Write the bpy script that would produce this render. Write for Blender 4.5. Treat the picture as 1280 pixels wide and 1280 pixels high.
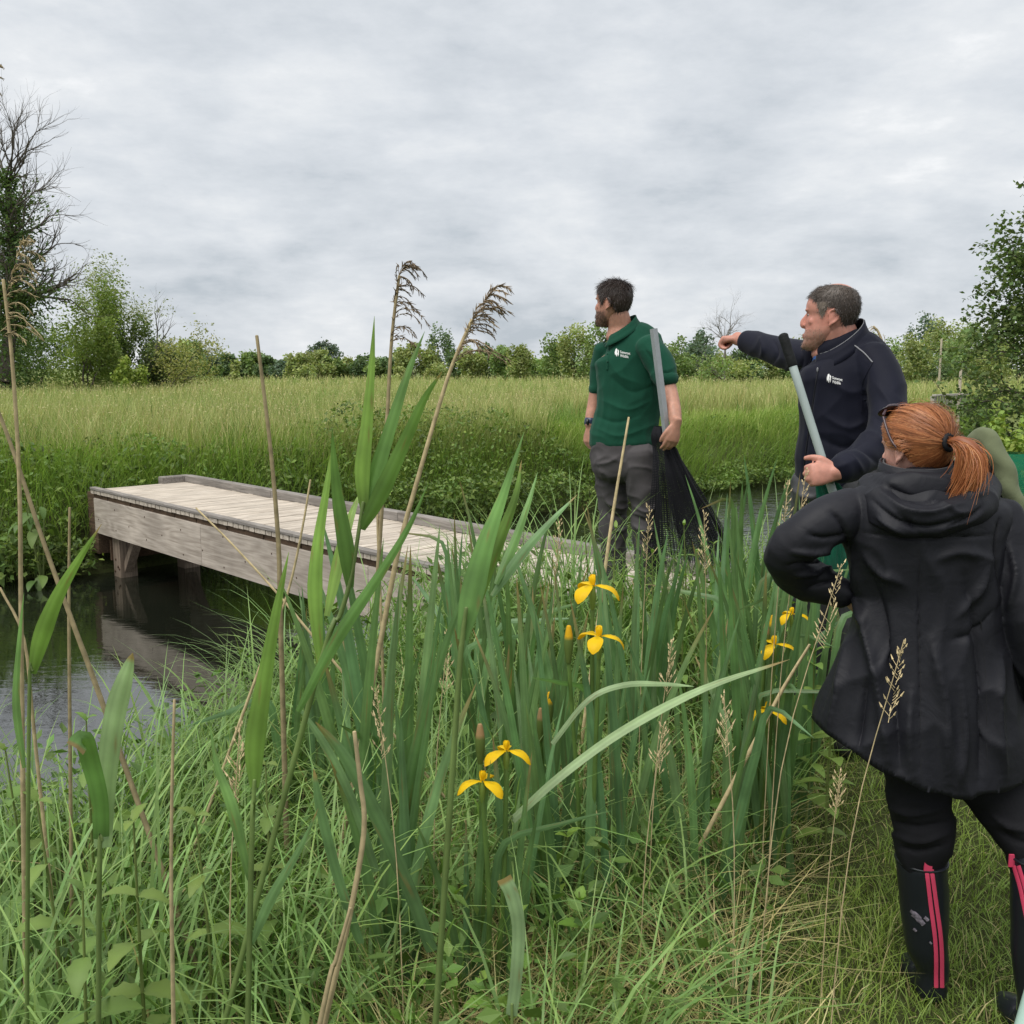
import bpy, math, random
import numpy as np
from mathutils import Vector, Matrix, noise as mnoise
from mathutils.bvhtree import BVHTree

for o in list(bpy.data.objects):
    bpy.data.objects.remove(o)
SC = bpy.context.scene
COL = SC.collection
rad = math.radians
PI = math.pi

# ------------------------------------------------------------------ camera
FPX = 1200.0                     # focal length in photo pixels (photo is 1280 wide)
CAMH = 1.70
PITCH = rad(8.53)
cd = bpy.data.cameras.new('camera')
cam = bpy.data.objects.new('camera', cd)
COL.objects.link(cam)
cam.location = (0, 0, CAMH)
cam.rotation_euler = (PI / 2 - PITCH, 0, 0)
cd.sensor_width = 36
cd.lens = 36 * FPX / 1280
cd.clip_start = 0.05
cd.clip_end = 4000
SC.camera = cam

# ------------------------------------------------------------------ world: overcast sky
SUN_EL, SUN_AZ = 62, -140        # azimuth measured from +Y towards +X
w = bpy.data.worlds.new('World')
SC.world = w
w.use_nodes = True
nt = w.node_tree
nt.nodes.clear()


def N(tree, typ, **kw):
    n = tree.nodes.new(typ)
    for k, v in kw.items():
        if k.startswith('i_'):
            n.inputs[k[2:].replace('_', ' ')].default_value = v
        else:
            setattr(n, k, v)
    return n


def build_sky():
    L = nt.links
    out = N(nt, 'ShaderNodeOutputWorld')
    bg = N(nt, 'ShaderNodeBackground')
    bg.inputs['Strength'].default_value = 0.05
    sky = N(nt, 'ShaderNodeTexSky', sky_type='NISHITA')
    sky.sun_disc = False
    sky.sun_elevation = rad(SUN_EL)
    sky.sun_rotation = rad(SUN_AZ)
    sky.dust_density = 3.0
    tc = N(nt, 'ShaderNodeTexCoord')
    sep = N(nt, 'ShaderNodeSeparateXYZ')
    L.new(tc.outputs['Generated'], sep.inputs[0])
    # cloud deck: direction projected on a flat layer overhead
    zc = N(nt, 'ShaderNodeMath', operation='MAXIMUM')
    zc.inputs[1].default_value = 0.0
    L.new(sep.outputs['Z'], zc.inputs[0])
    za = N(nt, 'ShaderNodeMath', operation='ADD')
    za.inputs[1].default_value = 0.16
    L.new(zc.outputs[0], za.inputs[0])
    dx = N(nt, 'ShaderNodeMath', operation='DIVIDE')
    dy = N(nt, 'ShaderNodeMath', operation='DIVIDE')
    L.new(sep.outputs['X'], dx.inputs[0]); L.new(za.outputs[0], dx.inputs[1])
    L.new(sep.outputs['Y'], dy.inputs[0]); L.new(za.outputs[0], dy.inputs[1])
    cmb = N(nt, 'ShaderNodeCombineXYZ')
    L.new(dx.outputs[0], cmb.inputs[0]); L.new(dy.outputs[0], cmb.inputs[1])
    n1 = N(nt, 'ShaderNodeTexNoise')
    n1.inputs['Scale'].default_value = 1.15
    n1.inputs['Detail'].default_value = 9
    n1.inputs['Roughness'].default_value = 0.60
    n1.inputs['Distortion'].default_value = 0.0
    L.new(cmb.outputs[0], n1.inputs['Vector'])
    n2 = N(nt, 'ShaderNodeTexNoise')
    n2.inputs['Scale'].default_value = 2.6
    n2.inputs['Detail'].default_value = 7
    n2.inputs['Roughness'].default_value = 0.62
    L.new(cmb.outputs[0], n2.inputs['Vector'])
    # heaped clouds lower down: direction space, squashed a little
    mp = N(nt, 'ShaderNodeMapping')
    mp.inputs['Scale'].default_value = (5.2, 5.2, 12.0)
    mp.inputs['Location'].default_value = (1.7, 0.4, 0.3)
    L.new(tc.outputs['Generated'], mp.inputs[0])
    n3 = N(nt, 'ShaderNodeTexNoise')
    n3.inputs['Scale'].default_value = 1.0
    n3.inputs['Detail'].default_value = 8
    n3.inputs['Roughness'].default_value = 0.58
    n3.inputs['Distortion'].default_value = 0.15
    L.new(mp.outputs[0], n3.inputs['Vector'])
    m12 = N(nt, 'ShaderNodeMix', data_type='FLOAT')
    m12.inputs['Factor'].default_value = 0.48
    L.new(n1.outputs['Fac'], m12.inputs['A']); L.new(n2.outputs['Fac'], m12.inputs['B'])
    low = N(nt, 'ShaderNodeMapRange')
    low.inputs['From Min'].default_value = 0.05
    low.inputs['From Max'].default_value = 0.32
    low.inputs['To Min'].default_value = 0.75
    low.inputs['To Max'].default_value = 0.15
    L.new(sep.outputs['Z'], low.inputs['Value'])
    m3 = N(nt, 'ShaderNodeMix', data_type='FLOAT')
    L.new(low.outputs[0], m3.inputs['Factor'])
    L.new(m12.outputs['Result'], m3.inputs['A']); L.new(n3.outputs['Fac'], m3.inputs['B'])
    cr = N(nt, 'ShaderNodeValToRGB')
    e = cr.color_ramp.elements
    e[0].position = 0.36; e[0].color = (4.9, 5.4, 5.9, 1)
    e[1].position = 0.63; e[1].color = (9.4, 9.5, 9.6, 1)
    for p, c in ((0.43, (6.1, 6.5, 6.95, 1)), (0.50, (6.95, 7.3, 7.7, 1)), (0.57, (7.9, 8.15, 8.4, 1))):
        k = e.new(p); k.color = c
    L.new(m3.outputs['Result'], cr.inputs[0])
    mix = N(nt, 'ShaderNodeMix', data_type='RGBA')
    mix.inputs['Factor'].default_value = 0.95
    L.new(sky.outputs[0], mix.inputs['A']); L.new(cr.outputs[0], mix.inputs['B'])
    L.new(mix.outputs['Result'], bg.inputs['Color'])
    L.new(bg.outputs[0], out.inputs[0])


build_sky()
sd = bpy.data.lights.new('sun', 'SUN')
sd.energy = 1.5
sd.angle = rad(50)
sd.color = (1.0, 0.97, 0.92)
sun = bpy.data.objects.new('sun', sd)
COL.objects.link(sun)
_el, _az = rad(SUN_EL), rad(SUN_AZ)
_sd = Vector((math.sin(_az) * math.cos(_el), math.cos(_az) * math.cos(_el), math.sin(_el)))
sun.rotation_euler = _sd.to_track_quat('Z', 'Y').to_euler()
sun.location = (-10, -10, 30)

SC.view_settings.view_transform = 'Standard'
SC.view_settings.look = 'None'
SC.view_settings.exposure = 1.1
SC.view_settings.gamma = 1.0
SC.render.engine = 'CYCLES'
SC.cycles.max_bounces = 8
SC.cycles.transparent_max_bounces = 16

# ------------------------------------------------------------------ helpers
R = np.random.default_rng(7)
random.seed(7)
SP, CP = math.sin(PITCH), math.cos(PITCH)


def P(px, py, d):
    """photo pixel at world distance y = d -> world point"""
    u = (px - 640) / FPX
    v = (py - 640) / FPX
    y = CP - v * SP
    z = -SP - v * CP
    t = d / y
    return np.array([u * t, d, CAMH + z * t])


def project(V):
    V = np.asarray(V)
    q = CAMH - V[:, 2]
    fwd = V[:, 1] * CP + q * SP
    up = -q * CP + V[:, 1] * SP
    return 640 + FPX * V[:, 0] / fwd, 640 - FPX * up / fwd


def link(name, me, mat=None, parent=None):
    o = bpy.data.objects.new(name, me)
    COL.objects.link(o)
    if mat is not None:
        for m in (mat if isinstance(mat, (list, tuple)) else [mat]):
            me.materials.append(m)
    if parent is not None:
        o.parent = parent
    return o


def tag(o, label=None, cat=None, group=None, kind=None):
    if label: o['label'] = label
    if cat: o['category'] = cat
    if group: o['group'] = group
    if kind: o['kind'] = kind
    return o


def empty(name, loc, label=None, cat=None, group=None):
    o = bpy.data.objects.new(name, None)
    o.empty_display_size = 0.1
    COL.objects.link(o)
    o.location = loc
    return tag(o, label, cat, group)


def mesh_np(name, V, quads=None, tris=None, col=None, smooth=True):
    """fast mesh from numpy arrays"""
    me = bpy.data.meshes.new(name)
    V = np.asarray(V, dtype=np.float32)
    nq = 0 if quads is None else len(quads)
    ntr = 0 if tris is None else len(tris)
    me.vertices.add(len(V))
    me.vertices.foreach_set('co', V.ravel())
    me.loops.add(nq * 4 + ntr * 3)
    li = []
    if nq: li.append(np.asarray(quads, dtype=np.int32).ravel())
    if ntr: li.append(np.asarray(tris, dtype=np.int32).ravel())
    me.loops.foreach_set('vertex_index', np.concatenate(li))
    me.polygons.add(nq + ntr)
    ls = np.concatenate([np.arange(nq) * 4, nq * 4 + np.arange(ntr) * 3]).astype(np.int32)
    me.polygons.foreach_set('loop_start', ls)
    me.polygons.foreach_set('use_smooth', np.full(nq + ntr, smooth, dtype=bool))
    if col is not None:
        a = me.color_attributes.new('Col', 'FLOAT_COLOR', 'POINT')
        c = np.ones((len(V), 4), dtype=np.float32)
        c[:, :3] = col
        a.data.foreach_set('color', c.ravel())
    me.update(calc_edges=True)
    me.validate()
    return me


class MB:
    """small mesh collector: arbitrary polygons"""
    def __init__(s):
        s.v, s.f = [], []

    def add(s, V, F):
        n = len(s.v)
        s.v += [tuple(map(float, p)) for p in V]
        s.f += [tuple(int(i) + n for i in f) for f in F]
        return s

    def box(s, lo, hi, bev=0.0):
        x0, y0, z0 = lo; x1, y1, z1 = hi
        if bev <= 0:
            V = [(x0, y0, z0), (x1, y0, z0), (x1, y1, z0), (x0, y1, z0), (x0, y0, z1), (x1, y0, z1), (x1, y1, z1), (x0, y1, z1)]
            F = [(0, 3, 2, 1), (4, 5, 6, 7), (0, 1, 5, 4), (1, 2, 6, 5), (2, 3, 7, 6), (3, 0, 4, 7)]
            return s.add(V, F)
        b = bev
        V = [(x0, y0, z0), (x1, y0, z0), (x1, y1, z0), (x0, y1, z0),
             (x0, y0, z1 - b), (x1, y0, z1 - b), (x1, y1, z1 - b), (x0, y1, z1 - b),
             (x0 + b, y0 + b, z1), (x1 - b, y0 + b, z1), (x1 - b, y1 - b, z1), (x0 + b, y1 - b, z1)]
        F = [(0, 3, 2, 1), (8, 9, 10, 11), (0, 1, 5, 4), (1, 2, 6, 5), (2, 3, 7, 6), (3, 0, 4, 7),
             (4, 5, 9, 8), (5, 6, 10, 9), (6, 7, 11, 10), (7, 4, 8, 11)]
        return s.add(V, F)

    def mesh(s, name, smooth=False):
        me = bpy.data.meshes.new(name)
        me.from_pydata(s.v, [], s.f)
        if smooth:
            me.polygons.foreach_set('use_smooth', [True] * len(me.polygons))
        me.update()
        return me

    def build(s, name, mat, parent=None, smooth=False):
        return link(name, s.mesh(name, smooth), mat, parent)


def cr_spline(pts, n):
    """Catmull-Rom through rows of pts, n samples per span"""
    pts = np.asarray(pts, float)
    if len(pts) < 3:
        t = np.linspace(0, 1, n + 1)[:, None]
        return pts[0] * (1 - t) + pts[1] * t
    ext = np.vstack([2 * pts[0] - pts[1], pts, 2 * pts[-1] - pts[-2]])
    out = []
    for i in range(1, len(ext) - 2):
        p0, p1, p2, p3 = ext[i - 1:i + 3]
        for k in range(n):
            t = k / n
            out.append(0.5 * ((2 * p1) + (-p0 + p2) * t + (2 * p0 - 5 * p1 + 4 * p2 - p3) * t * t + (-p0 + 3 * p1 - 3 * p2 + p3) * t ** 3))
    out.append(ext[-2])
    return np.array(out)


def tube(pts, ra, rb=None, nseg=16, sub=4, view=(0, 1, 0), cap=True, exp=2.0):
    """lofted elliptical tube; a = across the view direction, b = along it"""
    pts = np.asarray(pts, float)
    ra = np.asarray(ra, float) * np.ones(len(pts))
    rb = ra if rb is None else np.asarray(rb, float) * np.ones(len(pts))
    D = np.hstack([pts, ra[:, None], rb[:, None]])
    D = cr_spline(D, sub) if sub > 1 else D
    C, A, B = D[:, :3], np.maximum(D[:, 3], 1e-4), np.maximum(D[:, 4], 1e-4)
    T = np.gradient(C, axis=0)
    T /= np.linalg.norm(T, axis=1)[:, None] + 1e-12
    vw = np.asarray(view, float)
    X = np.cross(T, vw)
    X /= np.linalg.norm(X, axis=1)[:, None] + 1e-12
    Y = np.cross(T, X)
    if cap:
        Cs, As, Bs, Xs, Ys = [], [], [], [], []
        for ang in (80, 55, 25):
            k = math.cos(rad(ang)); h = math.sin(rad(ang))
            m = min(A[0], B[0])
            Cs.append(C[0] - T[0] * m * h * 0.6); As.append(A[0] * k); Bs.append(B[0] * k); Xs.append(X[0]); Ys.append(Y[0])
        for i in range(len(C)):
            Cs.append(C[i]); As.append(A[i]); Bs.append(B[i]); Xs.append(X[i]); Ys.append(Y[i])
        for ang in (25, 55, 80):
            k = math.cos(rad(ang)); h = math.sin(rad(ang))
            m = min(A[-1], B[-1])
            Cs.append(C[-1] + T[-1] * m * h * 0.6); As.append(A[-1] * k); Bs.append(B[-1] * k); Xs.append(X[-1]); Ys.append(Y[-1])
        C, A, B, X, Y = map(np.array, (Cs, As, Bs, Xs, Ys))
    th = np.linspace(0, 2 * PI, nseg, endpoint=False)
    ct, st = np.cos(th), np.sin(th)
    if exp != 2.0:
        ct = np.sign(ct) * np.abs(ct) ** (2 / exp)
        st = np.sign(st) * np.abs(st) ** (2 / exp)
    V = C[:, None, :] + X[:, None, :] * (A[:, None] * ct)[:, :, None] + Y[:, None, :] * (B[:, None] * st)[:, :, None]
    n = len(C)
    V = V.reshape(-1, 3)
    F = []
    for i in range(n - 1):
        for j in range(nseg):
            k = (j + 1) % nseg
            F.append((i * nseg + j, i * nseg + k, (i + 1) * nseg + k, (i + 1) * nseg + j))
    F.append(tuple(range(nseg - 1, -1, -1)))
    F.append(tuple((n - 1) * nseg + j for j in range(nseg)))
    return V, F


def ellipsoid(c, r, M=None, nu=16, nv=10):
    V = [(0, 0, -1)]
    for i in range(1, nv):
        a = -PI / 2 + PI * i / nv
        for j in range(nu):
            b = 2 * PI * j / nu
            V.append((math.cos(a) * math.cos(b), math.cos(a) * math.sin(b), math.sin(a)))
    V.append((0, 0, 1))
    V = np.array(V) * np.asarray(r)
    if M is not None:
        V = V @ np.asarray(M).T
    V = V + np.asarray(c)
    F = []
    for j in range(nu):
        F.append((0, 1 + (j + 1) % nu, 1 + j))
        for i in range(nv - 2):
            a = 1 + i * nu
            F.append((a + j, a + (j + 1) % nu, a + nu + (j + 1) % nu, a + nu + j))
        a = 1 + (nv - 2) * nu
        F.append((a + j, a + (j + 1) % nu, len(V) - 1))
    return V, F


def fuse(parts, voxel, smooth=4, decimate=None):
    """voxel-fuse closed pieces to one continuous skin; returns V, polys, normals"""
    mb = MB()
    for V, F in parts:
        mb.add(V, F)
    me = mb.mesh('tmp')
    o = bpy.data.objects.new('tmp', me)
    COL.objects.link(o)
    m = o.modifiers.new('r', 'REMESH'); m.mode = 'VOXEL'; m.voxel_size = voxel
    if smooth:
        s = o.modifiers.new('s', 'SMOOTH'); s.factor = 0.5; s.iterations = smooth
    if decimate:
        d = o.modifiers.new('d', 'DECIMATE'); d.ratio = decimate
    dg = bpy.context.evaluated_depsgraph_get()
    dg.update()
    m2 = bpy.data.meshes.new_from_object(o.evaluated_get(dg))
    bpy.data.objects.remove(o)
    bpy.data.meshes.remove(me)
    V = np.empty(len(m2.vertices) * 3, dtype=np.float32)
    m2.vertices.foreach_get('co', V)
    V = V.reshape(-1, 3).astype(float)
    F = [tuple(p.vertices) for p in m2.polygons]
    bpy.data.meshes.remove(m2)
    return V, F


def normals(V, F):
    Nn = np.zeros_like(V)
    fa = np.array([(f[0], f[1], f[2], f[3] if len(f) > 3 else f[2]) for f in F])
    n = np.cross(V[fa[:, 2]] - V[fa[:, 0]], V[fa[:, 3]] - V[fa[:, 1]])
    tri = fa[:, 3] == fa[:, 2]
    n[tri] = np.cross(V[fa[tri, 1]] - V[fa[tri, 0]], V[fa[tri, 2]] - V[fa[tri, 0]])
    for k in range(4):
        np.add.at(Nn, fa[:, k], n)
    return Nn / (np.linalg.norm(Nn, axis=1)[:, None] + 1e-12)


def poly_mesh(name, V, F, col=None, smooth=True):
    q = [f for f in F if len(f) == 4]
    t = [f for f in F if len(f) == 3]
    return mesh_np(name, V, q or None, t or None, col, smooth)


def nz(V, scale, off=0.0):
    """perlin noise at rows of V"""
    s = np.asarray(scale, float) * np.ones(3)
    return np.array([mnoise.noise(Vector((p[0] * s[0] + off, p[1] * s[1] + off, p[2] * s[2] - off))) for p in V])


def folds(V, Nn, lines, front=True):
    """displace along normals near fold lines given in photo pixels: (points, width_px, amp_m)"""
    px, py = project(V)
    Q = np.stack([px, py], 1)
    cam_dir = np.array([0, 0, CAMH]) - V
    facing = (Nn * cam_dir).sum(1) > 0
    disp = np.zeros(len(V))
    for pts, wd, amp in lines:
        pts = cr_spline(np.array(pts, float), 5)
        best = np.full(len(V), 1e9)
        tb = np.zeros(len(V))
        m = len(pts) - 1
        for i in range(m):
            a, b = pts[i], pts[i + 1]
            ab = b - a
            t = np.clip(((Q - a) @ ab) / (ab @ ab + 1e-9), 0, 1)
            d = np.linalg.norm(Q - (a + t[:, None] * ab), axis=1)
            u = d < best
            best[u] = d[u]
            tb[u] = (i + t[u]) / m
        prof = np.sin(np.clip(tb, 0.02, 0.98) * PI) ** 0.5
        disp += amp * prof * (.4 * np.exp(-(best / wd) ** 2) + .75 * np.exp(-best / (wd * .55)))
    if front:
        disp *= facing
    return V + Nn * disp[:, None]


# ------------------------------------------------------------------ materials
def newmat(name):
    m = bpy.data.materials.new(name)
    m.use_nodes = True
    t = m.node_tree
    b = t.nodes['Principled BSDF']
    return m, t, b


def veg_mat(name, trans=0.3, rough=0.5, spec=0.25, tint=(1.15, 1.25, 0.55), noise_s=0.0, gain=(1.5, 1.45, 1.25)):
    m, t, b = newmat(name)
    L = t.links
    a = N(t, 'ShaderNodeAttribute', attribute_name='Col')
    gm = N(t, 'ShaderNodeVectorMath', operation='MULTIPLY'); gm.inputs[1].default_value = gain
    L.new(a.outputs['Color'], gm.inputs[0])
    src = gm.outputs[0]
    if noise_s:
        tc = N(t, 'ShaderNodeTexCoord')
        n = N(t, 'ShaderNodeTexNoise'); n.inputs['Scale'].default_value = noise_s; n.inputs['Detail'].default_value = 4
        L.new(tc.outputs['Object'], n.inputs['Vector'])
        mr = N(t, 'ShaderNodeMapRange'); mr.inputs['From Min'].default_value = .3; mr.inputs['From Max'].default_value = .7
        mr.inputs['To Min'].default_value = .72; mr.inputs['To Max'].default_value = 1.2
        L.new(n.outputs['Fac'], mr.inputs['Value'])
        vm = N(t, 'ShaderNodeVectorMath', operation='SCALE')
        L.new(src, vm.inputs[0]); L.new(mr.outputs[0], vm.inputs['Scale'])
        src = vm.outputs[0]
    L.new(src, b.inputs['Base Color'])
    b.inputs['Roughness'].default_value = rough
    b.inputs['Specular IOR Level'].default_value = spec
    tr = N(t, 'ShaderNodeBsdfTranslucent')
    vm = N(t, 'ShaderNodeVectorMath', operation='MULTIPLY')
    vm.inputs[1].default_value = tint
    L.new(src, vm.inputs[0]); L.new(vm.outputs[0], tr.inputs['Color'])
    mx = N(t, 'ShaderNodeMixShader'); mx.inputs[0].default_value = trans
    L.new(b.outputs[0], mx.inputs[1]); L.new(tr.outputs[0], mx.inputs[2])
    L.new(mx.outputs[0], t.nodes['Material Output'].inputs['Surface'])
    return m


def fabric_mat(name, color, rough=0.85, spec=0.2, weave=900, bump=0.15, fold=0.0, sheen=0.0, var=0.12):
    m, t, b = newmat(name)
    L = t.links
    tc = N(t, 'ShaderNodeTexCoord')
    n = N(t, 'ShaderNodeTexNoise'); n.inputs['Scale'].default_value = 7; n.inputs['Detail'].default_value = 6
    L.new(tc.outputs['Object'], n.inputs['Vector'])
    mr = N(t, 'ShaderNodeMapRange'); mr.inputs['From Min'].default_value = .3; mr.inputs['From Max'].default_value = .7
    mr.inputs['To Min'].default_value = 1 - var; mr.inputs['To Max'].default_value = 1 + var
    L.new(n.outputs['Fac'], mr.inputs['Value'])
    vm = N(t, 'ShaderNodeVectorMath', operation='SCALE'); vm.inputs[0].default_value = color
    L.new(mr.outputs[0], vm.inputs['Scale']); L.new(vm.outputs[0], b.inputs['Base Color'])
    b.inputs['Roughness'].default_value = rough
    b.inputs['Specular IOR Level'].default_value = spec
    b.inputs['Sheen Weight'].default_value = sheen
    w1 = N(t, 'ShaderNodeTexNoise'); w1.inputs['Scale'].default_value = weave; w1.inputs['Detail'].default_value = 2
    L.new(tc.outputs['Object'], w1.inputs['Vector'])
    bp = N(t, 'ShaderNodeBump'); bp.inputs['Strength'].default_value = bump; bp.inputs['Distance'].default_value = 0.0008
    L.new(w1.outputs['Fac'], bp.inputs['Height'])
    last = bp
    if fold:
        w2 = N(t, 'ShaderNodeTexNoise'); w2.inputs['Scale'].default_value = 16; w2.inputs['Detail'].default_value = 5
        w2.inputs['Distortion'].default_value = 1.2
        L.new(tc.outputs['Object'], w2.inputs['Vector'])
        b2 = N(t, 'ShaderNodeBump'); b2.inputs['Strength'].default_value = fold; b2.inputs['Distance'].default_value = 0.012
        L.new(w2.outputs['Fac'], b2.inputs['Height']); L.new(bp.outputs[0], b2.inputs['Normal'])
        last = b2
    L.new(last.outputs[0], b.inputs['Normal'])
    return m


def plain_mat(name, color, rough=0.5, spec=0.4, metal=0.0, var=0.0, scale=20, bump=0.0):
    m, t, b = newmat(name)
    L = t.links
    b.inputs['Roughness'].default_value = rough
    b.inputs['Specular IOR Level'].default_value = spec
    b.inputs['Metallic'].default_value = metal
    tc = N(t, 'ShaderNodeTexCoord')
    n = N(t, 'ShaderNodeTexNoise'); n.inputs['Scale'].default_value = scale; n.inputs['Detail'].default_value = 5
    L.new(tc.outputs['Object'], n.inputs['Vector'])
    mr = N(t, 'ShaderNodeMapRange'); mr.inputs['From Min'].default_value = .3; mr.inputs['From Max'].default_value = .7
    mr.inputs['To Min'].default_value = 1 - var; mr.inputs['To Max'].default_value = 1 + var
    L.new(n.outputs['Fac'], mr.inputs['Value'])
    vm = N(t, 'ShaderNodeVectorMath', operation='SCALE'); vm.inputs[0].default_value = color
    L.new(mr.outputs[0], vm.inputs['Scale']); L.new(vm.outputs[0], b.inputs['Base Color'])
    if bump:
        bp = N(t, 'ShaderNodeBump'); bp.inputs['Strength'].default_value = bump; bp.inputs['Distance'].default_value = 0.01
        L.new(n.outputs['Fac'], bp.inputs['Height']); L.new(bp.outputs[0], b.inputs['Normal'])
    return m


def skin_mat(name):
    m, t, b = newmat(name)
    L = t.links
    a = N(t, 'ShaderNodeAttribute', attribute_name='Col')
    tc = N(t, 'ShaderNodeTexCoord')
    n = N(t, 'ShaderNodeTexNoise'); n.inputs['Scale'].default_value = 45; n.inputs['Detail'].default_value = 5
    L.new(tc.outputs['Object'], n.inputs['Vector'])
    mr = N(t, 'ShaderNodeMapRange'); mr.inputs['From Min'].default_value = .3; mr.inputs['From Max'].default_value = .7
    mr.inputs['To Min'].default_value = .86; mr.inputs['To Max'].default_value = 1.12
    L.new(n.outputs['Fac'], mr.inputs['Value'])
    vm = N(t, 'ShaderNodeVectorMath', operation='SCALE')
    L.new(a.outputs['Color'], vm.inputs[0]); L.new(mr.outputs[0], vm.inputs['Scale'])
    L.new(vm.outputs[0], b.inputs['Base Color'])
    b.inputs['Roughness'].default_value = 0.5
    b.inputs['Specular IOR Level'].default_value = 0.35
    b.inputs['Subsurface Weight'].default_value = 0.12
    b.inputs['Subsurface Radius'].default_value = (0.012, 0.005, 0.003)
    bp = N(t, 'ShaderNodeBump'); bp.inputs['Strength'].default_value = 0.12; bp.inputs['Distance'].default_value = 0.003
    L.new(n.outputs['Fac'], bp.inputs['Height']); L.new(bp.outputs[0], b.inputs['Normal'])
    return m


def wood_mat(name, light, dark, along=(1, 14, 14), ring=0.0, rand=True, rough=0.85):
    """weathered timber; grain runs along the axis with the small scale"""
    m, t, b = newmat(name)
    L = t.links
    tc = N(t, 'ShaderNodeTexCoord')
    vec = tc.outputs['Object']
    if rand:
        oi = N(t, 'ShaderNodeObjectInfo')
        ad = N(t, 'ShaderNodeVectorMath', operation='ADD')
        cx = N(t, 'ShaderNodeVectorMath', operation='SCALE'); cx.inputs[0].default_value = (37, 53, 71)
        L.new(oi.outputs['Random'], cx.inputs['Scale'])
        L.new(vec, ad.inputs[0]); L.new(cx.outputs[0], ad.inputs[1])
        vec = ad.outputs[0]
    mp = N(t, 'ShaderNodeMapping'); mp.inputs['Scale'].default_value = along
    L.new(vec, mp.inputs[0])
    n = N(t, 'ShaderNodeTexNoise'); n.inputs['Scale'].default_value = 4.0; n.inputs['Detail'].default_value = 8
    n.inputs['Roughness'].default_value = 0.65
    L.new(mp.outputs[0], n.inputs['Vector'])
    fac = n.outputs['Fac']
    if ring:
        mp2 = N(t, 'ShaderNodeMapping'); mp2.inputs['Scale'].default_value = (0.35, 2.2, 2.6)
        L.new(vec, mp2.inputs[0])
        n2 = N(t, 'ShaderNodeTexNoise'); n2.inputs['Scale'].default_value = 1.6; n2.inputs['Detail'].default_value = 2.5
        L.new(mp2.outputs[0], n2.inputs['Vector'])
        mu = N(t, 'ShaderNodeMath', operation='MULTIPLY'); mu.inputs[1].default_value = 70
        L.new(n2.outputs['Fac'], mu.inputs[0])
        sn = N(t, 'ShaderNodeMath', operation='SINE'); L.new(mu.outputs[0], sn.inputs[0])
        ma = N(t, 'ShaderNodeMapRange'); ma.inputs['From Min'].default_value = -1; ma.inputs['From Max'].default_value = 1
        ma.inputs['To Min'].default_value = 0.28; ma.inputs['To Max'].default_value = 0.62
        L.new(sn.outputs[0], ma.inputs['Value'])
        mx = N(t, 'ShaderNodeMix', data_type='FLOAT'); mx.inputs['Factor'].default_value = ring
        L.new(fac, mx.inputs['A']); L.new(ma.outputs[0], mx.inputs['B'])
        fac = mx.outputs['Result']
    cr = N(t, 'ShaderNodeValToRGB')
    e = cr.color_ramp.elements
    e[0].position = 0.28; e[0].color = (*dark, 1)
    e[1].position = 0.62; e[1].color = (*light, 1)
    L.new(fac, cr.inputs[0])
    src = cr.outputs[0]
    n3 = N(t, 'ShaderNodeTexNoise'); n3.inputs['Scale'].default_value = 2.3; n3.inputs['Detail'].default_value = 4
    L.new(vec, n3.inputs['Vector'])
    mr = N(t, 'ShaderNodeMapRange'); mr.inputs['From Min'].default_value = .3; mr.inputs['From Max'].default_value = .7
    mr.inputs['To Min'].default_value = .78; mr.inputs['To Max'].default_value = 1.12
    L.new(n3.outputs['Fac'], mr.inputs['Value'])
    vm = N(t, 'ShaderNodeVectorMath', operation='SCALE')
    L.new(src, vm.inputs[0]); L.new(mr.outputs[0], vm.inputs['Scale'])
    L.new(vm.outputs[0], b.inputs['Base Color'])
    b.inputs['Roughness'].default_value = rough
    b.inputs['Specular IOR Level'].default_value = 0.2
    bp = N(t, 'ShaderNodeBump'); bp.inputs['Strength'].default_value = 0.35; bp.inputs['Distance'].default_value = 0.004
    L.new(fac, bp.inputs['Height']); L.new(bp.outputs[0], b.inputs['Normal'])
    return m


M = {}
M['grass'] = veg_mat('grass_blades', 0.32, 0.45, 0.35, (1.12, 1.2, .7), gain=(1.62, 1.64, 1.38))
M['meadow'] = veg_mat('meadow_grass', 0.3, 0.6, 0.15, (1.12, 1.15, .7))
M['leaf'] = veg_mat('leaves', 0.28, 0.5, 0.3)
M['treeleaf'] = veg_mat('tree_leaves', 0.3, 0.6, 0.15, gain=(2.15, 1.95, 2.0))
M['reedleaf'] = veg_mat('reed_leaf', 0.3, 0.42, 0.35, noise_s=9)
M['dry'] = veg_mat('dry_straw', 0.1, 0.75, 0.15, (1, .9, .7), noise_s=40, gain=(1.1, 1.1, 1.0))
M['petal'] = veg_mat('iris_petal', 0.3, 0.5, 0.2, (1, .8, .3), gain=(1, 1, 1))
M['skin'] = skin_mat('skin')
M['farleaf'] = veg_mat('far_leaves_hazed', 0.3, 0.7, 0.1, gain=(2.35, 2.25, 2.6))  # lighter and bluer: distance haze put into the leaf colour

# ------------------------------------------------------------------ terrain
WATER = -0.64
RD = np.array([0.757, 0.655]); RD /= np.linalg.norm(RD)     # river direction
RN = np.array([RD[1], -RD[0]])                              # towards the near bank
NEAR0 = np.array([-1.2, 6.8])
FAR0 = np.array([-4.8, 11.0])


def sstep(a, b, x):
    t = np.clip((x - a) / (b - a), 0, 1)
    return t * t * (3 - 2 * t)


def wav(x, y, k=1.0, s=0.0):
    return (np.sin(x * 1.7 * k + s) * np.cos(y * 2.1 * k + s * 1.3) + 0.6 * np.sin(x * 3.9 * k - y * 2.7 * k + s * 2.1)
            + 0.35 * np.sin(x * 7.3 * k + y * 6.1 * k + s)) / 1.6


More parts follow.
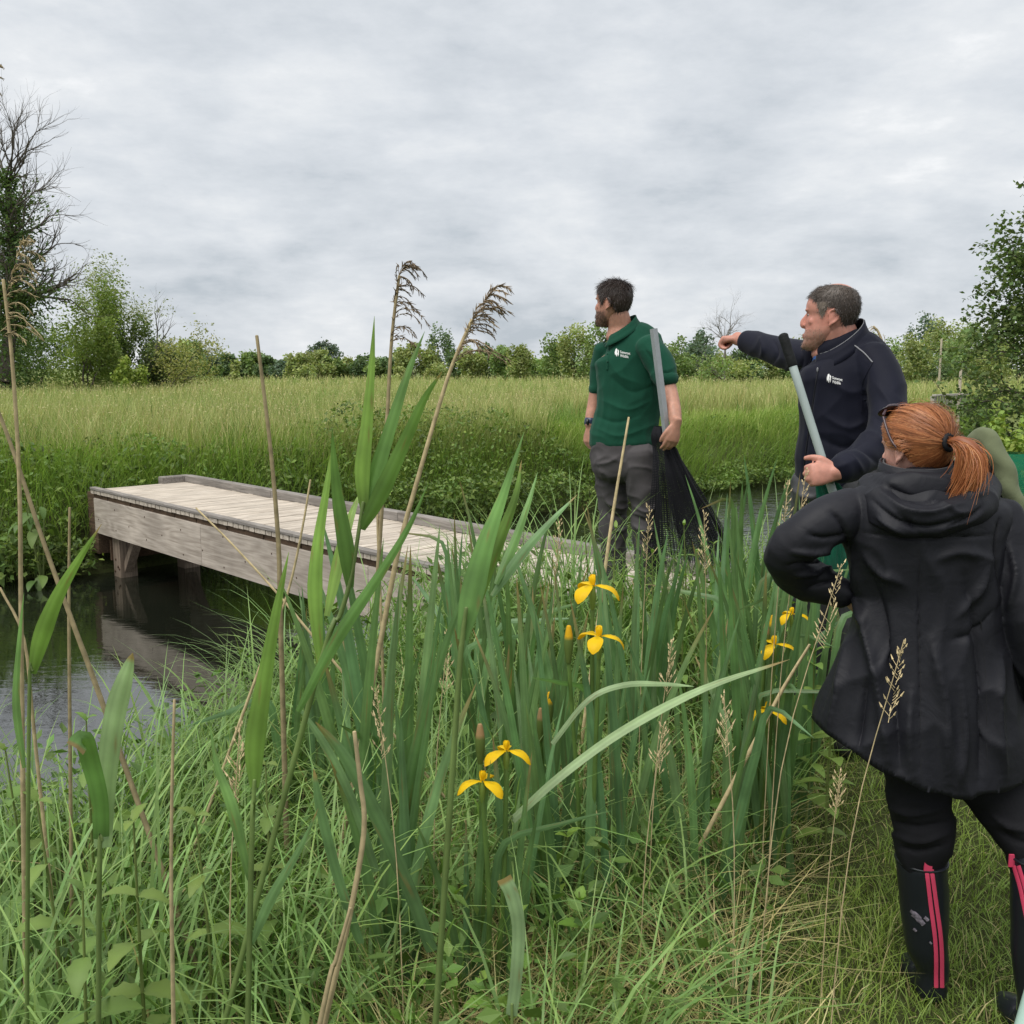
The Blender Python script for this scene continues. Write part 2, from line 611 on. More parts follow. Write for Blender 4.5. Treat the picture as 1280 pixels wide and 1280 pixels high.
def s_near(x, y):
    a = (x - NEAR0[0]) * RD[0] + (y - NEAR0[1]) * RD[1]
    return (x - NEAR0[0]) * RN[0] + (y - NEAR0[1]) * RN[1] + 0.12 * np.sin(a * 1.3 + 1) + 0.08 * np.sin(a * 3.1) - 1.15 * sstep(.9, -1.6, x) - 1.3 * sstep(.7, 1.9, x)


def s_far(x, y):
    a = (x - FAR0[0]) * RD[0] + (y - FAR0[1]) * RD[1]
    return -((x - FAR0[0]) * RN[0] + (y - FAR0[1]) * RN[1]) + 0.22 * np.sin(a * 0.9) + 0.12 * np.sin(a * 2.3 + 2)


def ground(x, y):
    x = np.asarray(x, float); y = np.asarray(y, float)
    sn, sf = s_near(x, y), s_far(x, y)
    h_near = 0.30 * sstep(2.6, 5.0, y) + 0.03 * wav(x, y, 0.8)
    zn = -1.15 + (h_near + 1.15) * sstep(-0.9, 1.35, sn)
    h_far = 0.26 + 0.05 * wav(x, y, 0.25) + 0.0 * x
    zf = -1.15 + (h_far + 1.15) * sstep(-0.8, 1.0, sf)
    along = np.abs((x - FAR0[0]) * RD[0] + (y - FAR0[1]) * RD[1])
    z = np.maximum(zn, zf)
    k = sstep(55, 75, along)
    return z * (1 - k) + h_far * k


def axis(lo, hi, fine_lo, fine_hi, step, grow=1.18):
    a = list(np.arange(fine_lo, fine_hi + 1e-6, step))
    s = step
    while a[-1] < hi:
        s *= grow; a.append(a[-1] + s)
    s = step
    b = []
    c = fine_lo
    while c > lo:
        s *= grow; c -= s; b.append(c)
    return np.array(b[::-1] + a)


def build_ground():
    xs = axis(-700, 700, -14, 16, 0.2)
    ys = axis(-60, 1500, -2, 26, 0.2)
    X, Y = np.meshgrid(xs, ys)
    Z = ground(X, Y)
    V = np.stack([X, Y, Z], -1).reshape(-1, 3)
    nx, ny = len(xs), len(ys)
    i, j = np.meshgrid(np.arange(nx - 1), np.arange(ny - 1))
    a = (j * nx + i).ravel()
    q = np.stack([a, a + 1, a + nx + 1, a + nx], 1)
    m, t, b = newmat('soil_and_thatch')
    L = t.links
    tc = N(t, 'ShaderNodeTexCoord')
    n1 = N(t, 'ShaderNodeTexNoise'); n1.inputs['Scale'].default_value = 0.6; n1.inputs['Detail'].default_value = 8
    n2 = N(t, 'ShaderNodeTexNoise'); n2.inputs['Scale'].default_value = 25; n2.inputs['Detail'].default_value = 6
    L.new(tc.outputs['Object'], n1.inputs['Vector']); L.new(tc.outputs['Object'], n2.inputs['Vector'])
    cr = N(t, 'ShaderNodeValToRGB')
    e = cr.color_ramp.elements
    e[0].position = .3; e[0].color = (.030, .027, .014, 1)
    e[1].position = .66; e[1].color = (.065, .085, .026, 1)
    mx = N(t, 'ShaderNodeMix', data_type='FLOAT'); mx.inputs['Factor'].default_value = .6
    L.new(n1.outputs['Fac'], mx.inputs['A']); L.new(n2.outputs['Fac'], mx.inputs['B'])
    L.new(mx.outputs['Result'], cr.inputs[0])
    # the meadow sward takes over away from the river
    sp = N(t, 'ShaderNodeSeparateXYZ'); L.new(tc.outputs['Object'], sp.inputs[0])
    mr = N(t, 'ShaderNodeMapRange'); mr.inputs['From Min'].default_value = 14; mr.inputs['From Max'].default_value = 30
    L.new(sp.outputs['Y'], mr.inputs['Value'])
    c2 = N(t, 'ShaderNodeValToRGB')
    f = c2.color_ramp.elements
    f[0].position = .35; f[0].color = (.13, .18, .055, 1)
    f[1].position = .65; f[1].color = (.22, .24, .10, 1)
    L.new(n1.outputs['Fac'], c2.inputs[0])
    mm = N(t, 'ShaderNodeMix', data_type='RGBA')
    L.new(mr.outputs[0], mm.inputs['Factor']); L.new(cr.outputs[0], mm.inputs['A']); L.new(c2.outputs[0], mm.inputs['B'])
    L.new(mm.outputs['Result'], b.inputs['Base Color'])
    b.inputs['Roughness'].default_value = .95
    b.inputs['Specular IOR Level'].default_value = .1
    bp = N(t, 'ShaderNodeBump'); bp.inputs['Strength'].default_value = .6; bp.inputs['Distance'].default_value = .03
    L.new(n2.outputs['Fac'], bp.inputs['Height']); L.new(bp.outputs[0], b.inputs['Normal'])
    tag(link('ground', mesh_np('ground', V, q), m), 'grassy river banks and flat wet meadow ground', None, None, 'structure')


build_ground()


def build_water():
    m, t, b = newmat('river_water')
    L = t.links
    b.inputs['Base Color'].default_value = (.010, .012, .008, 1)
    b.inputs['Roughness'].default_value = .02
    b.inputs['IOR'].default_value = 2.4
    b.inputs['Specular IOR Level'].default_value = .5
    tc = N(t, 'ShaderNodeTexCoord')
    mp = N(t, 'ShaderNodeMapping'); mp.inputs['Rotation'].default_value = (0, 0, -0.71); mp.inputs['Scale'].default_value = (1.0, 2.6, 1)
    L.new(tc.outputs['Object'], mp.inputs[0])
    n = N(t, 'ShaderNodeTexNoise'); n.inputs['Scale'].default_value = 3.2; n.inputs['Detail'].default_value = 4; n.inputs['Distortion'].default_value = .8
    L.new(mp.outputs[0], n.inputs['Vector'])
    # livelier current past the bridge, slack pool on the other side
    sp = N(t, 'ShaderNodeSeparateXYZ'); L.new(tc.outputs['Object'], sp.inputs[0])
    mr = N(t, 'ShaderNodeMapRange'); mr.inputs['From Min'].default_value = -1; mr.inputs['From Max'].default_value = 3
    mr.inputs['To Min'].default_value = .035; mr.inputs['To Max'].default_value = .40
    L.new(sp.outputs['X'], mr.inputs['Value'])
    bp = N(t, 'ShaderNodeBump'); bp.inputs['Distance'].default_value = .05
    L.new(mr.outputs[0], bp.inputs['Strength']); L.new(n.outputs['Fac'], bp.inputs['Height'])
    L.new(bp.outputs[0], b.inputs['Normal'])
    mb = MB()
    c0 = (NEAR0 + FAR0) / 2
    pts = []
    for a in np.linspace(-60, 60, 31):
        c = c0 + RD * a
        pts.append((c - RN * 5.2, c + RN * 5.2))
    V = []
    for p, q in pts:
        V += [(p[0], p[1], WATER), (q[0], q[1], WATER)]
    F = [(2 * i, 2 * i + 1, 2 * i + 3, 2 * i + 2) for i in range(30)]
    mb.add(V, F)
    tag(mb.build('river', m), 'dark slow river under the boardwalk', None, None, 'structure')


build_water()

# ------------------------------------------------------------------ boardwalk bridge
BA = np.array([-4.77, 10.79, 0.34])
BX = np.array([0.696, -0.718, 0.0]); BX /= np.linalg.norm(BX)
BY = np.array([-BX[1], BX[0], 0.0])
BL, BW = 7.75, 1.17


def build_bridge():
    root = empty('timber_footbridge', BA, 'long weathered grey timber boardwalk bridge crossing the dark river', 'bridge')
    root.rotation_euler = (0, 0, math.atan2(BX[1], BX[0]))
    deck = wood_mat('deck_timber', (.60, .53, .445), (.34, .285, .225), (9, 0.9, 9))
    trim = wood_mat('trim_timber', (.30, .275, .25), (.13, .115, .10), (.8, 14, 14))
    beam = wood_mat('beam_timber', (.50, .44, .375), (.25, .21, .17), (.7, 16, 16), ring=0.36)
    dark = wood_mat('shaded_timber', (.13, .085, .055), (.045, .03, .02), (.8, 14, 14))  # shade under the deck edge put into a darker timber colour
    post = wood_mat('post_timber', (.30, .235, .18), (.13, .10, .075), (12, 12, .8))
    metal = plain_mat('rusty_bolt', (.10, .065, .045), .6, .4, .6, .3, 60)
    # deck boards, each laid across the bridge
    pitch = 0.094
    variants = []
    for k in range(6):
        mb = MB()
        j = [random.uniform(-.0012, .0012) for _ in range(4)]
        mb.box((0.0, 0.0, -0.04), (pitch - 0.012 + j[0], BW, 0.0), 0.004)
        variants.append(mb.mesh('board'))
    for me in variants:
        me.materials.append(deck)
    nb = int(BL / pitch)
    for i in range(nb):
        o = bpy.data.objects.new('board', variants[i % 6])
        COL.objects.link(o)
        o.parent = root
        o.location = (i * pitch, random.uniform(-.004, .004), random.uniform(-.0025, .0025))
        o.rotation_euler = (random.uniform(-.002, .002), random.uniform(-.01, .01), random.uniform(-.002, .002))
    # edge strips on the near side, butted
    x = 0.0
    for ln in (1.9, 2.4, 2.1, 1.33):
        mb = MB().box((x + .002, -0.012, 0.006), (x + ln - .002, 0.055, 0.030), .004)
        mb.build('edge_strip', trim, root)
        x += ln
    # dark packing blocks seen under the boards
    x = 0.0
    while x < BL - .2:
        ln = random.uniform(.16, .34)
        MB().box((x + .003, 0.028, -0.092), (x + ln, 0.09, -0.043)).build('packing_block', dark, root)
        x += ln + random.choice((.0, .0, .02))
    # main beams in two lengths
    for (a, b) in ((0.03, 2.62), (2.626, 5.3), (5.306, BL)):
        MB().box((a, 0.012, -0.49), (b, 0.085, -0.095), .004).build('side_beam', beam, root)
    for (a, b) in ((0.03, 4.0), (4.006, BL)):
        MB().box((a, BW - .085, -0.45), (b, BW - .012, -0.045), .004).build('side_beam', beam, root)
    # kerb rail on the far edge
    x = 0.05
    for ln in (2.0, 2.2, 2.0, 1.5):
        MB().box((x + .003, BW - 0.075, 0.003), (x + ln - .003, BW + 0.012, 0.085), .008).build('kerb_rail', trim, root)
        x += ln
    MB().box((-.07, BW - 0.35, -0.02), (0.045, BW + 0.01, 0.078), .008).build('kerb_rail', trim, root)
    # joists
    for y in (.45, .75):
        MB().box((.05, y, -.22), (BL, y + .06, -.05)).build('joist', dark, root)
    # bearers, posts and braces over both banks
    for bx in (0.22, 6.35):
        for y in (0.12, BW - .30):
            MB().box((bx, y, -1.75), (bx + .19, y + .19, -.491), .008).build('post', post, root)
            V = []
            for (xx, zz) in ((bx + .19, -.95), (bx + .19, -.83), (bx + .44, -.51), (bx + .52, -.51)):
                V.append((xx, zz))
            a0, a1, a2, a3 = V
            vv = [(a0[0] - .02, y + .04, a0[1]), (a1[0] - .02, y + .04, a1[1]), (a2[0], y + .04, a2[1]), (a3[0], y + .04, a3[1])]
            vv += [(p[0], y + .14, p[2]) for p in vv]
            MB().add(vv, [(0, 3, 2, 1), (4, 5, 6, 7), (0, 1, 5, 4), (1, 2, 6, 5), (2, 3, 7, 6), (3, 0, 4, 7)]).build('brace', post, root)
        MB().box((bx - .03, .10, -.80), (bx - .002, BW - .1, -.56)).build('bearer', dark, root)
        for (dx, dz) in ((.07, -.78), (.13, -.86), (.16, -.88), (.04, -.92)):
            V, F = ellipsoid((bx + dx, .118, dz), (.016, .012, .016), None, 8, 6)
            MB().add(V, F).build('bolt', metal, root, True)
    # nail and bolt heads in the side beam
    for i in range(20):
        x = .18 + i * .41
        for z in ((-.17, -.42) if i % 2 else (-.33,)):
            V, F = ellipsoid((x + random.uniform(-.05, .05), .011, z + random.uniform(-.03, .03)), (.009, .004, .009), None, 8, 5)
            MB().add(V, F).build('bolt', metal, root, True)
    # sole plate in the far bank
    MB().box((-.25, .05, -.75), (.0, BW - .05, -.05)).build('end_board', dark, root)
    return root


build_bridge()

# ------------------------------------------------------------------ vegetation toolkit
def blades(base, h, w, az, lean, curl, c0, c1, segs=4, twist=0.6, tipw=0.06, rng=R):
    """many grass blades as arrays; c0 -> c1 colour from root to tip"""
    n = len(base)
    h = h * np.ones(n); w = w * np.ones(n); lean = lean * np.ones(n); curl = curl * np.ones(n)
    side_a = az + PI / 2 + rng.uniform(-twist, twist, n)
    S = np.stack([np.cos(side_a), np.sin(side_a), np.zeros(n)], 1)
    t = np.linspace(0, 1, segs + 1)
    P0 = base.copy()
    V = np.zeros((n, 2 * segs + 1, 3)); C = np.zeros((n, 2 * segs + 1, 3))
    for k in range(segs + 1):
        if k > 0:
            tm = (t[k] + t[k - 1]) / 2
            th = lean + curl * tm ** 1.6
            D = np.stack([np.sin(th) * np.cos(az), np.sin(th) * np.sin(az), np.cos(th)], 1)
            P0 = P0 + D * (h / segs)[:, None]
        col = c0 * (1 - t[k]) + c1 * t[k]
        if k == segs:
            V[:, 2 * segs] = P0; C[:, 2 * segs] = col
        else:
            ww = w * (0.55 + 0.9 * t[k] if t[k] < 0.35 else (1 - t[k]) ** 0.75 * 1.18 + tipw) * 0.5
            V[:, 2 * k] = P0 - S * ww[:, None]
            V[:, 2 * k + 1] = P0 + S * ww[:, None]
            C[:, 2 * k] = col; C[:, 2 * k + 1] = col
    m = 2 * segs + 1
    off = (np.arange(n) * m)[:, None]
    q = [off + np.array([2 * k, 2 * k + 1, 2 * k + 3, 2 * k + 2]) for k in range(segs - 1)]
    q = np.concatenate(q) if q else np.zeros((0, 4), int)
    tr = off + np.array([2 * segs - 2, 2 * segs - 1, 2 * segs])
    return V.reshape(-1, 3), q, tr, C.reshape(-1, 3)


def join_np(parts):
    Vs, qs, ts, cs = [], [], [], []
    o = 0
    for V, q, t, c in parts:
        Vs.append(V); cs.append(c)
        if len(q): qs.append(q + o)
        if len(t): ts.append(t + o)
        o += len(V)
    return (np.concatenate(Vs), np.concatenate(qs) if qs else None, np.concatenate(ts) if ts else None, np.concatenate(cs))


def leaf_cloud(C, size, col, rng=R, up=0.35, asp=0.5):
    """rhombic leaves at points C"""
    n = len(C)
    size = size * np.ones(n)
    nrm = rng.normal(size=(n, 3)); nrm[:, 2] = np.abs(nrm[:, 2]) + up
    nrm /= np.linalg.norm(nrm, axis=1)[:, None]
    a = np.cross(nrm, rng.normal(size=(n, 3)))
    a /= np.linalg.norm(a, axis=1)[:, None] + 1e-9
    b = np.cross(nrm, a)
    a = a * (size * 0.5)[:, None]
    b = b * (size * 0.5 * asp)[:, None]
    fold = nrm * (size * 0.06)[:, None]
    V = np.stack([C - a, C - b * 1.0 + a * .1 + fold, C + a, C + b * 1.0 + a * .1 + fold], 1).reshape(-1, 3)
    q = (np.arange(n) * 4)[:, None] + np.array([0, 1, 2, 3])
    return V, q, np.zeros((0, 3), int), np.repeat(col, 4, axis=0)


def seg_tubes(segs, ns=5):
    """segments (p0, p1, r0, r1) -> tubes"""
    S = np.array([list(a) + list(b) + [r0, r1] for a, b, r0, r1 in segs])
    p0, p1, r0, r1 = S[:, :3], S[:, 3:6], S[:, 6], S[:, 7]
    T = p1 - p0
    T /= np.linalg.norm(T, axis=1)[:, None] + 1e-9
    ref = np.where(np.abs(T[:, 2:3]) > .9, np.array([[1., 0, 0]]), np.array([[0, 0, 1.]]))
    X = np.cross(T, ref); X /= np.linalg.norm(X, axis=1)[:, None] + 1e-9
    Y = np.cross(T, X)
    th = np.linspace(0, 2 * PI, ns, endpoint=False)
    ring = X[:, None] * np.cos(th)[None, :, None] + Y[:, None] * np.sin(th)[None, :, None]
    V = np.concatenate([p0[:, None] + ring * r0[:, None, None], p1[:, None] + ring * r1[:, None, None]], 1)
    n = len(S)
    off = (np.arange(n) * 2 * ns)[:, None]
    q = np.concatenate([off + np.array([j, (j + 1) % ns, ns + (j + 1) % ns, ns + j]) for j in range(ns)])
    return V.reshape(-1, 3), q


def grow(p, d, length, r, level, rng, out, tips, spread=0.7, kids=(4, 4, 3), wander=0.18, upb=0.05, shrink=0.55, nseg=5):
    d = np.array(d, float); d /= np.linalg.norm(d)
    p = np.array(p, float)
    pts = [p]
    rr = r
    for i in range(nseg):
        d = d + rng.normal(size=3) * wander + np.array([0, 0, upb])
        d /= np.linalg.norm(d)
        q = p + d * length / nseg
        r2 = r * (1 - 0.62 * (i + 1) / nseg)
        out.append((p, q, rr, r2))
        p, rr = q, r2
        pts.append((p, d.copy(), rr))
    tips.append((p, level))
    if level <= 0:
        for k in pts[2:]:
            tips.append((k[0], level))
        return
    nk = kids[min(level - 1, len(kids) - 1)]
    for k in range(nk):
        i = rng.integers(1, len(pts)) if k else len(pts) - 1
        q, dd, r3 = pts[i] if i else (pts[0], d, r)
        ax = rng.normal(size=3); ax -= dd * (ax @ dd); ax /= np.linalg.norm(ax)
        a = spread * rng.uniform(.6, 1.25)
        nd = dd * math.cos(a) + ax * math.sin(a)
        grow(q, nd, length * shrink * rng.uniform(.8, 1.2), r3 * .72, level - 1, rng, out, tips, spread, kids, wander, upb, shrink, nseg)


def bark_mat(name, a, b):
    return plain_mat(name, a, .9, .15, 0, .35, 6, .5)


M['bark'] = bark_mat('bark', (.11, .095, .08), None)
M['deadbark'] = bark_mat('dead_bark', (.17, .155, .135), None)


def vary(base, n, dv=.25, dh=.12, rng=R):
    base = np.asarray(base, float)
    k = 1 + rng.uniform(-dv, dv, (n, 1))
    c = base * k
    c[:, 0] *= 1 + rng.uniform(-dh, dh, n)
    c[:, 2] *= 1 + rng.uniform(-dh, dh, n)
    return np.clip(c, .003, 1)


def crown_points(rx, ry, rz, n, rng, lumps=14, zc=0.0, base_cut=-0.75):
    """points in an uneven crown made of leafy clumps; returns points, clump ids"""
    cs = []
    while len(cs) < lumps:
        v = rng.normal(size=3); v /= np.linalg.norm(v)
        v *= rng.uniform(.45, .88)
        if v[2] < base_cut: continue
        cs.append(v)
    cs = np.array(cs)
    rs = rng.uniform(.24, .44, lumps)
    ids = rng.integers(0, lumps, n)
    v = rng.normal(size=(n, 3)); v /= np.linalg.norm(v, axis=1)[:, None]
    rr = rng.uniform(.35, 1, n) ** .5
    k = rr * rs[ids] * (1 + .22 * rng.normal(size=n))
    p = cs[ids] + v * k[:, None]
    p *= np.array([rx, ry, rz])
    p[:, 2] += zc
    return p, ids


def bush(name, base, rx, h, n, leaf, color, rng, label, cat, group=None, lumps=14, mat='treeleaf', stem_h=.25):
    """shrub or far tree: stem with limbs plus a clumpy leaf crown"""
    root = empty(name, base, label, cat, group)
    segs, tips = [], []
    th = h * stem_h
    for k in range(3):
        a = rng.uniform(0, 2 * PI)
        grow((0.1 * rx * math.cos(a), .1 * rx * math.sin(a), -.1), (.25 * math.cos(a), .25 * math.sin(a), 1), h * .42, .012 * h + .015, 1, rng, segs, tips, .5, (3,), .12, .05, .5, 4)
    V, q = seg_tubes(segs, 5)
    link('trunk', mesh_np('trunk', V, q), M['bark'], root)
    p, ids = crown_points(rx, rx, h * .55, n, rng, lumps, h * .5)
    p[:, 2] = np.maximum(p[:, 2], rng.uniform(0.0, .12 * h, n))
    tone = rng.uniform(.8, 1.2, lumps)[ids]
    col = vary(color, n, .22, .12, rng) * tone[:, None]
    V, q, t, c = leaf_cloud(p, leaf * rng.uniform(.5, 1.3, n), col, rng, .35, .7)
    link('crown', mesh_np('crown', V, q, None, c, False), M[mat], root)
    return root


# ------------------------------------------------------------------ far trees and hedge line
rt = np.random.default_rng(21)
G_OL = (.13, .155, .055)
G_MID = (.095, .135, .045)
G_DK = (.06, .09, .038)
G_YL = (.14, .19, .05)
G_BL = (.07, .10, .06)


def far_tree(px, top, hw, d, color, label, group, lumps=22, n=3400):
    b = P(px, 470, d)
    x, y = b[0], d
    z = float(ground(x, y))
    t = P(px, top, d)[2]
    h = max(t - z, .8)
    h *= float(rt.uniform(.88, 1.32))
    rx = hw * d / FPX * float(rt.uniform(1.0, 1.4))
    if group == 'hedge line across the meadow':
        label = ('tall ' if h > 4.3 else 'low ' if h < 3.1 else 'middling ') + ('broad ' if rx > 1.75 else 'slim ') + label
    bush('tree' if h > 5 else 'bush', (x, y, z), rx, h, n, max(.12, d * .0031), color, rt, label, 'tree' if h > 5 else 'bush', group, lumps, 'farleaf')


OL = 'olive green rounded willow scrub in the hedge line across the meadow'
DK = 'dark green bush in the hedge line across the meadow'
MD = 'mid green leafy tree rising in the hedge line across the meadow'
G1 = 'hedge line across the meadow'
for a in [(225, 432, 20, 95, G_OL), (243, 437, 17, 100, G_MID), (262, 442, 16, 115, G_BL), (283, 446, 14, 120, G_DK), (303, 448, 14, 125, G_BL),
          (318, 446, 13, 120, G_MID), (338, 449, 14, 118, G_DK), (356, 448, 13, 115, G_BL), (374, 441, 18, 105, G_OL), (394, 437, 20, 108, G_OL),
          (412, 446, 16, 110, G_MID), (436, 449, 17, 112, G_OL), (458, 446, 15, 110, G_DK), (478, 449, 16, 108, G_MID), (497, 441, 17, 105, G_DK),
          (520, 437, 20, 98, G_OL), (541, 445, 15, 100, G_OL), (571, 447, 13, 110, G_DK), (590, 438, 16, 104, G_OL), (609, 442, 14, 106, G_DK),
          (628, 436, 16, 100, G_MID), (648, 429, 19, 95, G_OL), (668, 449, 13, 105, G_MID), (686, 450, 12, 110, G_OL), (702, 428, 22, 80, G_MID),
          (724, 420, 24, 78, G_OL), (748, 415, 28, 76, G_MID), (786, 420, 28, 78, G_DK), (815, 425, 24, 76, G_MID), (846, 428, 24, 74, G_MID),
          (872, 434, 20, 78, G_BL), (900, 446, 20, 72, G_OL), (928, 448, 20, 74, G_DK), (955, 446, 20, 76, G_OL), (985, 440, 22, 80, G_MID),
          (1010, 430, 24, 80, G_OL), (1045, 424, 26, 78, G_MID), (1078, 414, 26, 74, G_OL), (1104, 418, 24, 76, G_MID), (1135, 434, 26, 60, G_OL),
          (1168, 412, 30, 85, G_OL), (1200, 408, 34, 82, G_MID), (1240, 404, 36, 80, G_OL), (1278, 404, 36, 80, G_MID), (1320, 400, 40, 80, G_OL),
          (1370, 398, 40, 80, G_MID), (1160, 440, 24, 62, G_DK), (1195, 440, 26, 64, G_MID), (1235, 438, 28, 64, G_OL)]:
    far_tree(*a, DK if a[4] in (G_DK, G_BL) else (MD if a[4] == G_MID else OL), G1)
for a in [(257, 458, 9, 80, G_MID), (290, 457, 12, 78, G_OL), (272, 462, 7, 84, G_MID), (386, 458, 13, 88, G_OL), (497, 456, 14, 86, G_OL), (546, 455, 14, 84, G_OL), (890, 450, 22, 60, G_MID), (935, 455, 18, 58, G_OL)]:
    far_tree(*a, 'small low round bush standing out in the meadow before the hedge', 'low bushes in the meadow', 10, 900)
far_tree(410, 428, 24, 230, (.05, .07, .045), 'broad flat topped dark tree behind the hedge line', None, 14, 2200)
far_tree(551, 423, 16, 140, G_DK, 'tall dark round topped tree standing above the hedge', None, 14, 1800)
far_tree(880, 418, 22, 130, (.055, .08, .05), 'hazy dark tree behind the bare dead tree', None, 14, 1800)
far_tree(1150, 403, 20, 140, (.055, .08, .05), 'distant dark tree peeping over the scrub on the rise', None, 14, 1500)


def bare_tree(px, base_py, d, h, rng, label, lean=(0, 0, 1), levels=3, kids=(4, 4, 5), spread=.62, r=.12, name='dead_tree', mat='deadbark', length=.55):
    b = P(px, base_py, d)
    z = float(ground(b[0], d))
    root = empty(name, (b[0], d, z - .05), label, 'tree')
    segs, tips = [], []
    grow((0, 0, 0), lean, h * length, r, levels, rng, segs, tips, spread, kids, .12, .03, .58, 5)
    V, q = seg_tubes(segs[:5], 9)
    link('trunk', mesh_np('trunk', V, q), M[mat], root)
    V, q = seg_tubes(segs[5:], 5)
    link('branches', mesh_np('branches', V, q), M[mat], root)
    return root, tips, segs


# bare tree behind the pointing hand
bare_tree(906, 470, 62, 5.6, np.random.default_rng(5), 'leafless grey dead tree standing in the scrub beyond the meadow', (0, 0, 1), 4, (4, 4, 5, 6), .66, .13)

# ---- left hand group beside the meadow
GRP = np.random.default_rng(31)


def ivy_tree():
    d = 36
    rng = np.random.default_rng(13)
    b = P(8, 480, d)
    root = empty('ivy_clad_tree', (b[0], d, float(ground(b[0], d)) - .05), 'tall half dead tree with bare twigs and ivy up its trunk', 'tree')
    segs, tips = [], []
    trunk = []
    p = np.array([0, 0, 0.]); r = .30
    for i in range(8):
        q = p + np.array([rng.normal() * .12, rng.normal() * .12, 1.0])
        trunk.append((p, q, r, r * .88)); p, r = q, r * .88
    for i, (a, c, r0, r1) in enumerate(trunk):
        if i < 2: continue
        for k in range(5 if i < 7 else 8):
            ang = rng.uniform(0, 2 * PI)
            el = rng.uniform(.1, .9) + (.5 if i > 6 else 0)
            grow(c, (math.cos(ang), math.sin(ang), el), rng.uniform(2.0, 3.0) * (1.1 - .03 * i), r1 * .42, 2, rng, segs, tips, .5, (7, 6), .15, .05, .55, 5)
    V, q = seg_tubes(trunk, 9)
    link('trunk', mesh_np('trunk', V, q), M['bark'], root)
    V, q = seg_tubes(segs, 4)
    V = np.asarray(V)
    link('branches', mesh_np('branches', V, q), M['bark'], root)
    # ivy around trunk and inner limbs
    pts = []
    for a, c, r0, r1 in trunk:
        n = 900
        t = rng.uniform(0, 1, (n, 1))
        pts.append(a + (c - a) * t + rng.normal(size=(n, 3)) * np.array([.55, .55, .25]))
    for s in segs:
        if s[2] > .045:
            n = 60
            t = rng.uniform(0, 1, (n, 1))
            pts.append(s[0] + (s[1] - s[0]) * t + rng.normal(size=(n, 3)) * .2)
    pts = np.concatenate(pts)
    V, q, t, c = leaf_cloud(pts, rng.uniform(.09, .2, len(pts)), vary((.05, .085, .028), len(pts), .35, .15, rng), rng)
    link('ivy', mesh_np('ivy', V, q, None, c, False), M['treeleaf'], root)


ivy_tree()


def shrub(px, top, hw, d, color, label, n=3500, lumps=18, leaf=.14, base=474):
    b = P(px, base, d)
    z = float(ground(b[0], d))
    h = P(px, top, d)[2] - z
    return bush('shrub', (b[0], d, z), hw * d / FPX, h, n, leaf, color, GRP, label, 'shrub', None, lumps)


shrub(105, 380, 46, 40, (.115, .165, .045), 'bright green bushy shrub beside the ivy clad tree', 9000, 26, .12)
shrub(132, 352, 38, 43, (.105, .155, .04), 'taller green shrub just behind the bright bushy one', 8000, 26, .12)
shrub(40, 392, 60, 44, (.07, .11, .035), 'dull green thicket at the foot of the ivy clad tree', 8000, 24, .13)
shrub(175, 400, 40, 44, (.06, .09, .03), 'dark green thicket under the bare forked tree', 8000, 24, .12)
shrub(203, 428, 30, 42, (.045, .07, .025), 'low dark bush at the thicket end under the spreading branch', 3500)
shrub(166, 447, 22, 38, (.16, .22, .05), 'small yellowish green elder bush in front of the thicket', 2600, 12, .13)
shrub(-60, 380, 60, 40, (.07, .11, .035), 'leafy thicket beyond the ivy clad tree', 4000)
_r, _t, _s = bare_tree(178, 474, 42, 4.9, np.random.default_rng(44), 'bare forked grey tree rising out of the thicket', (.12, 0, 1), 3, (4, 5, 5), .6, .13)


def sparse_tree(px, d, h, lean, label, seed, color, nleaf=2600, leaf=.13, r=.09):
    rng = np.random.default_rng(seed)
    root, tips, segs = bare_tree(px, 474, d, h, rng, label, lean, 3, (4, 4, 4), .62, r, 'sparse_tree', 'bark', .6)
    tp = np.array([t[0] for t in tips if t[1] <= 1])
    i = rng.integers(0, len(tp), nleaf)
    pts = tp[i] + rng.normal(size=(nleaf, 3)) * .22
    V, q, t, c = leaf_cloud(pts, leaf * rng.uniform(.6, 1.2, nleaf), vary(color, nleaf, .3, .12, rng), rng)
    link('crown', mesh_np('crown', V, q, None, c, False), M['treeleaf'], root)


sparse_tree(190, 41, 3.4, (.95, 0, .62), 'thin leaved tree leaning out over the meadow edge', 8, (.15, .17, .06))
sparse_tree(128, 45, 5.2, (-.05, 0, 1), 'thin leaved young tree behind the bright shrubs', 9, (.12, .15, .05), 3000)
sparse_tree(158, 46, 4.9, (.1, 0, 1), 'wispy half bare sapling between the shrubs and bare forked tree', 10, (.12, .15, .06), 1500)


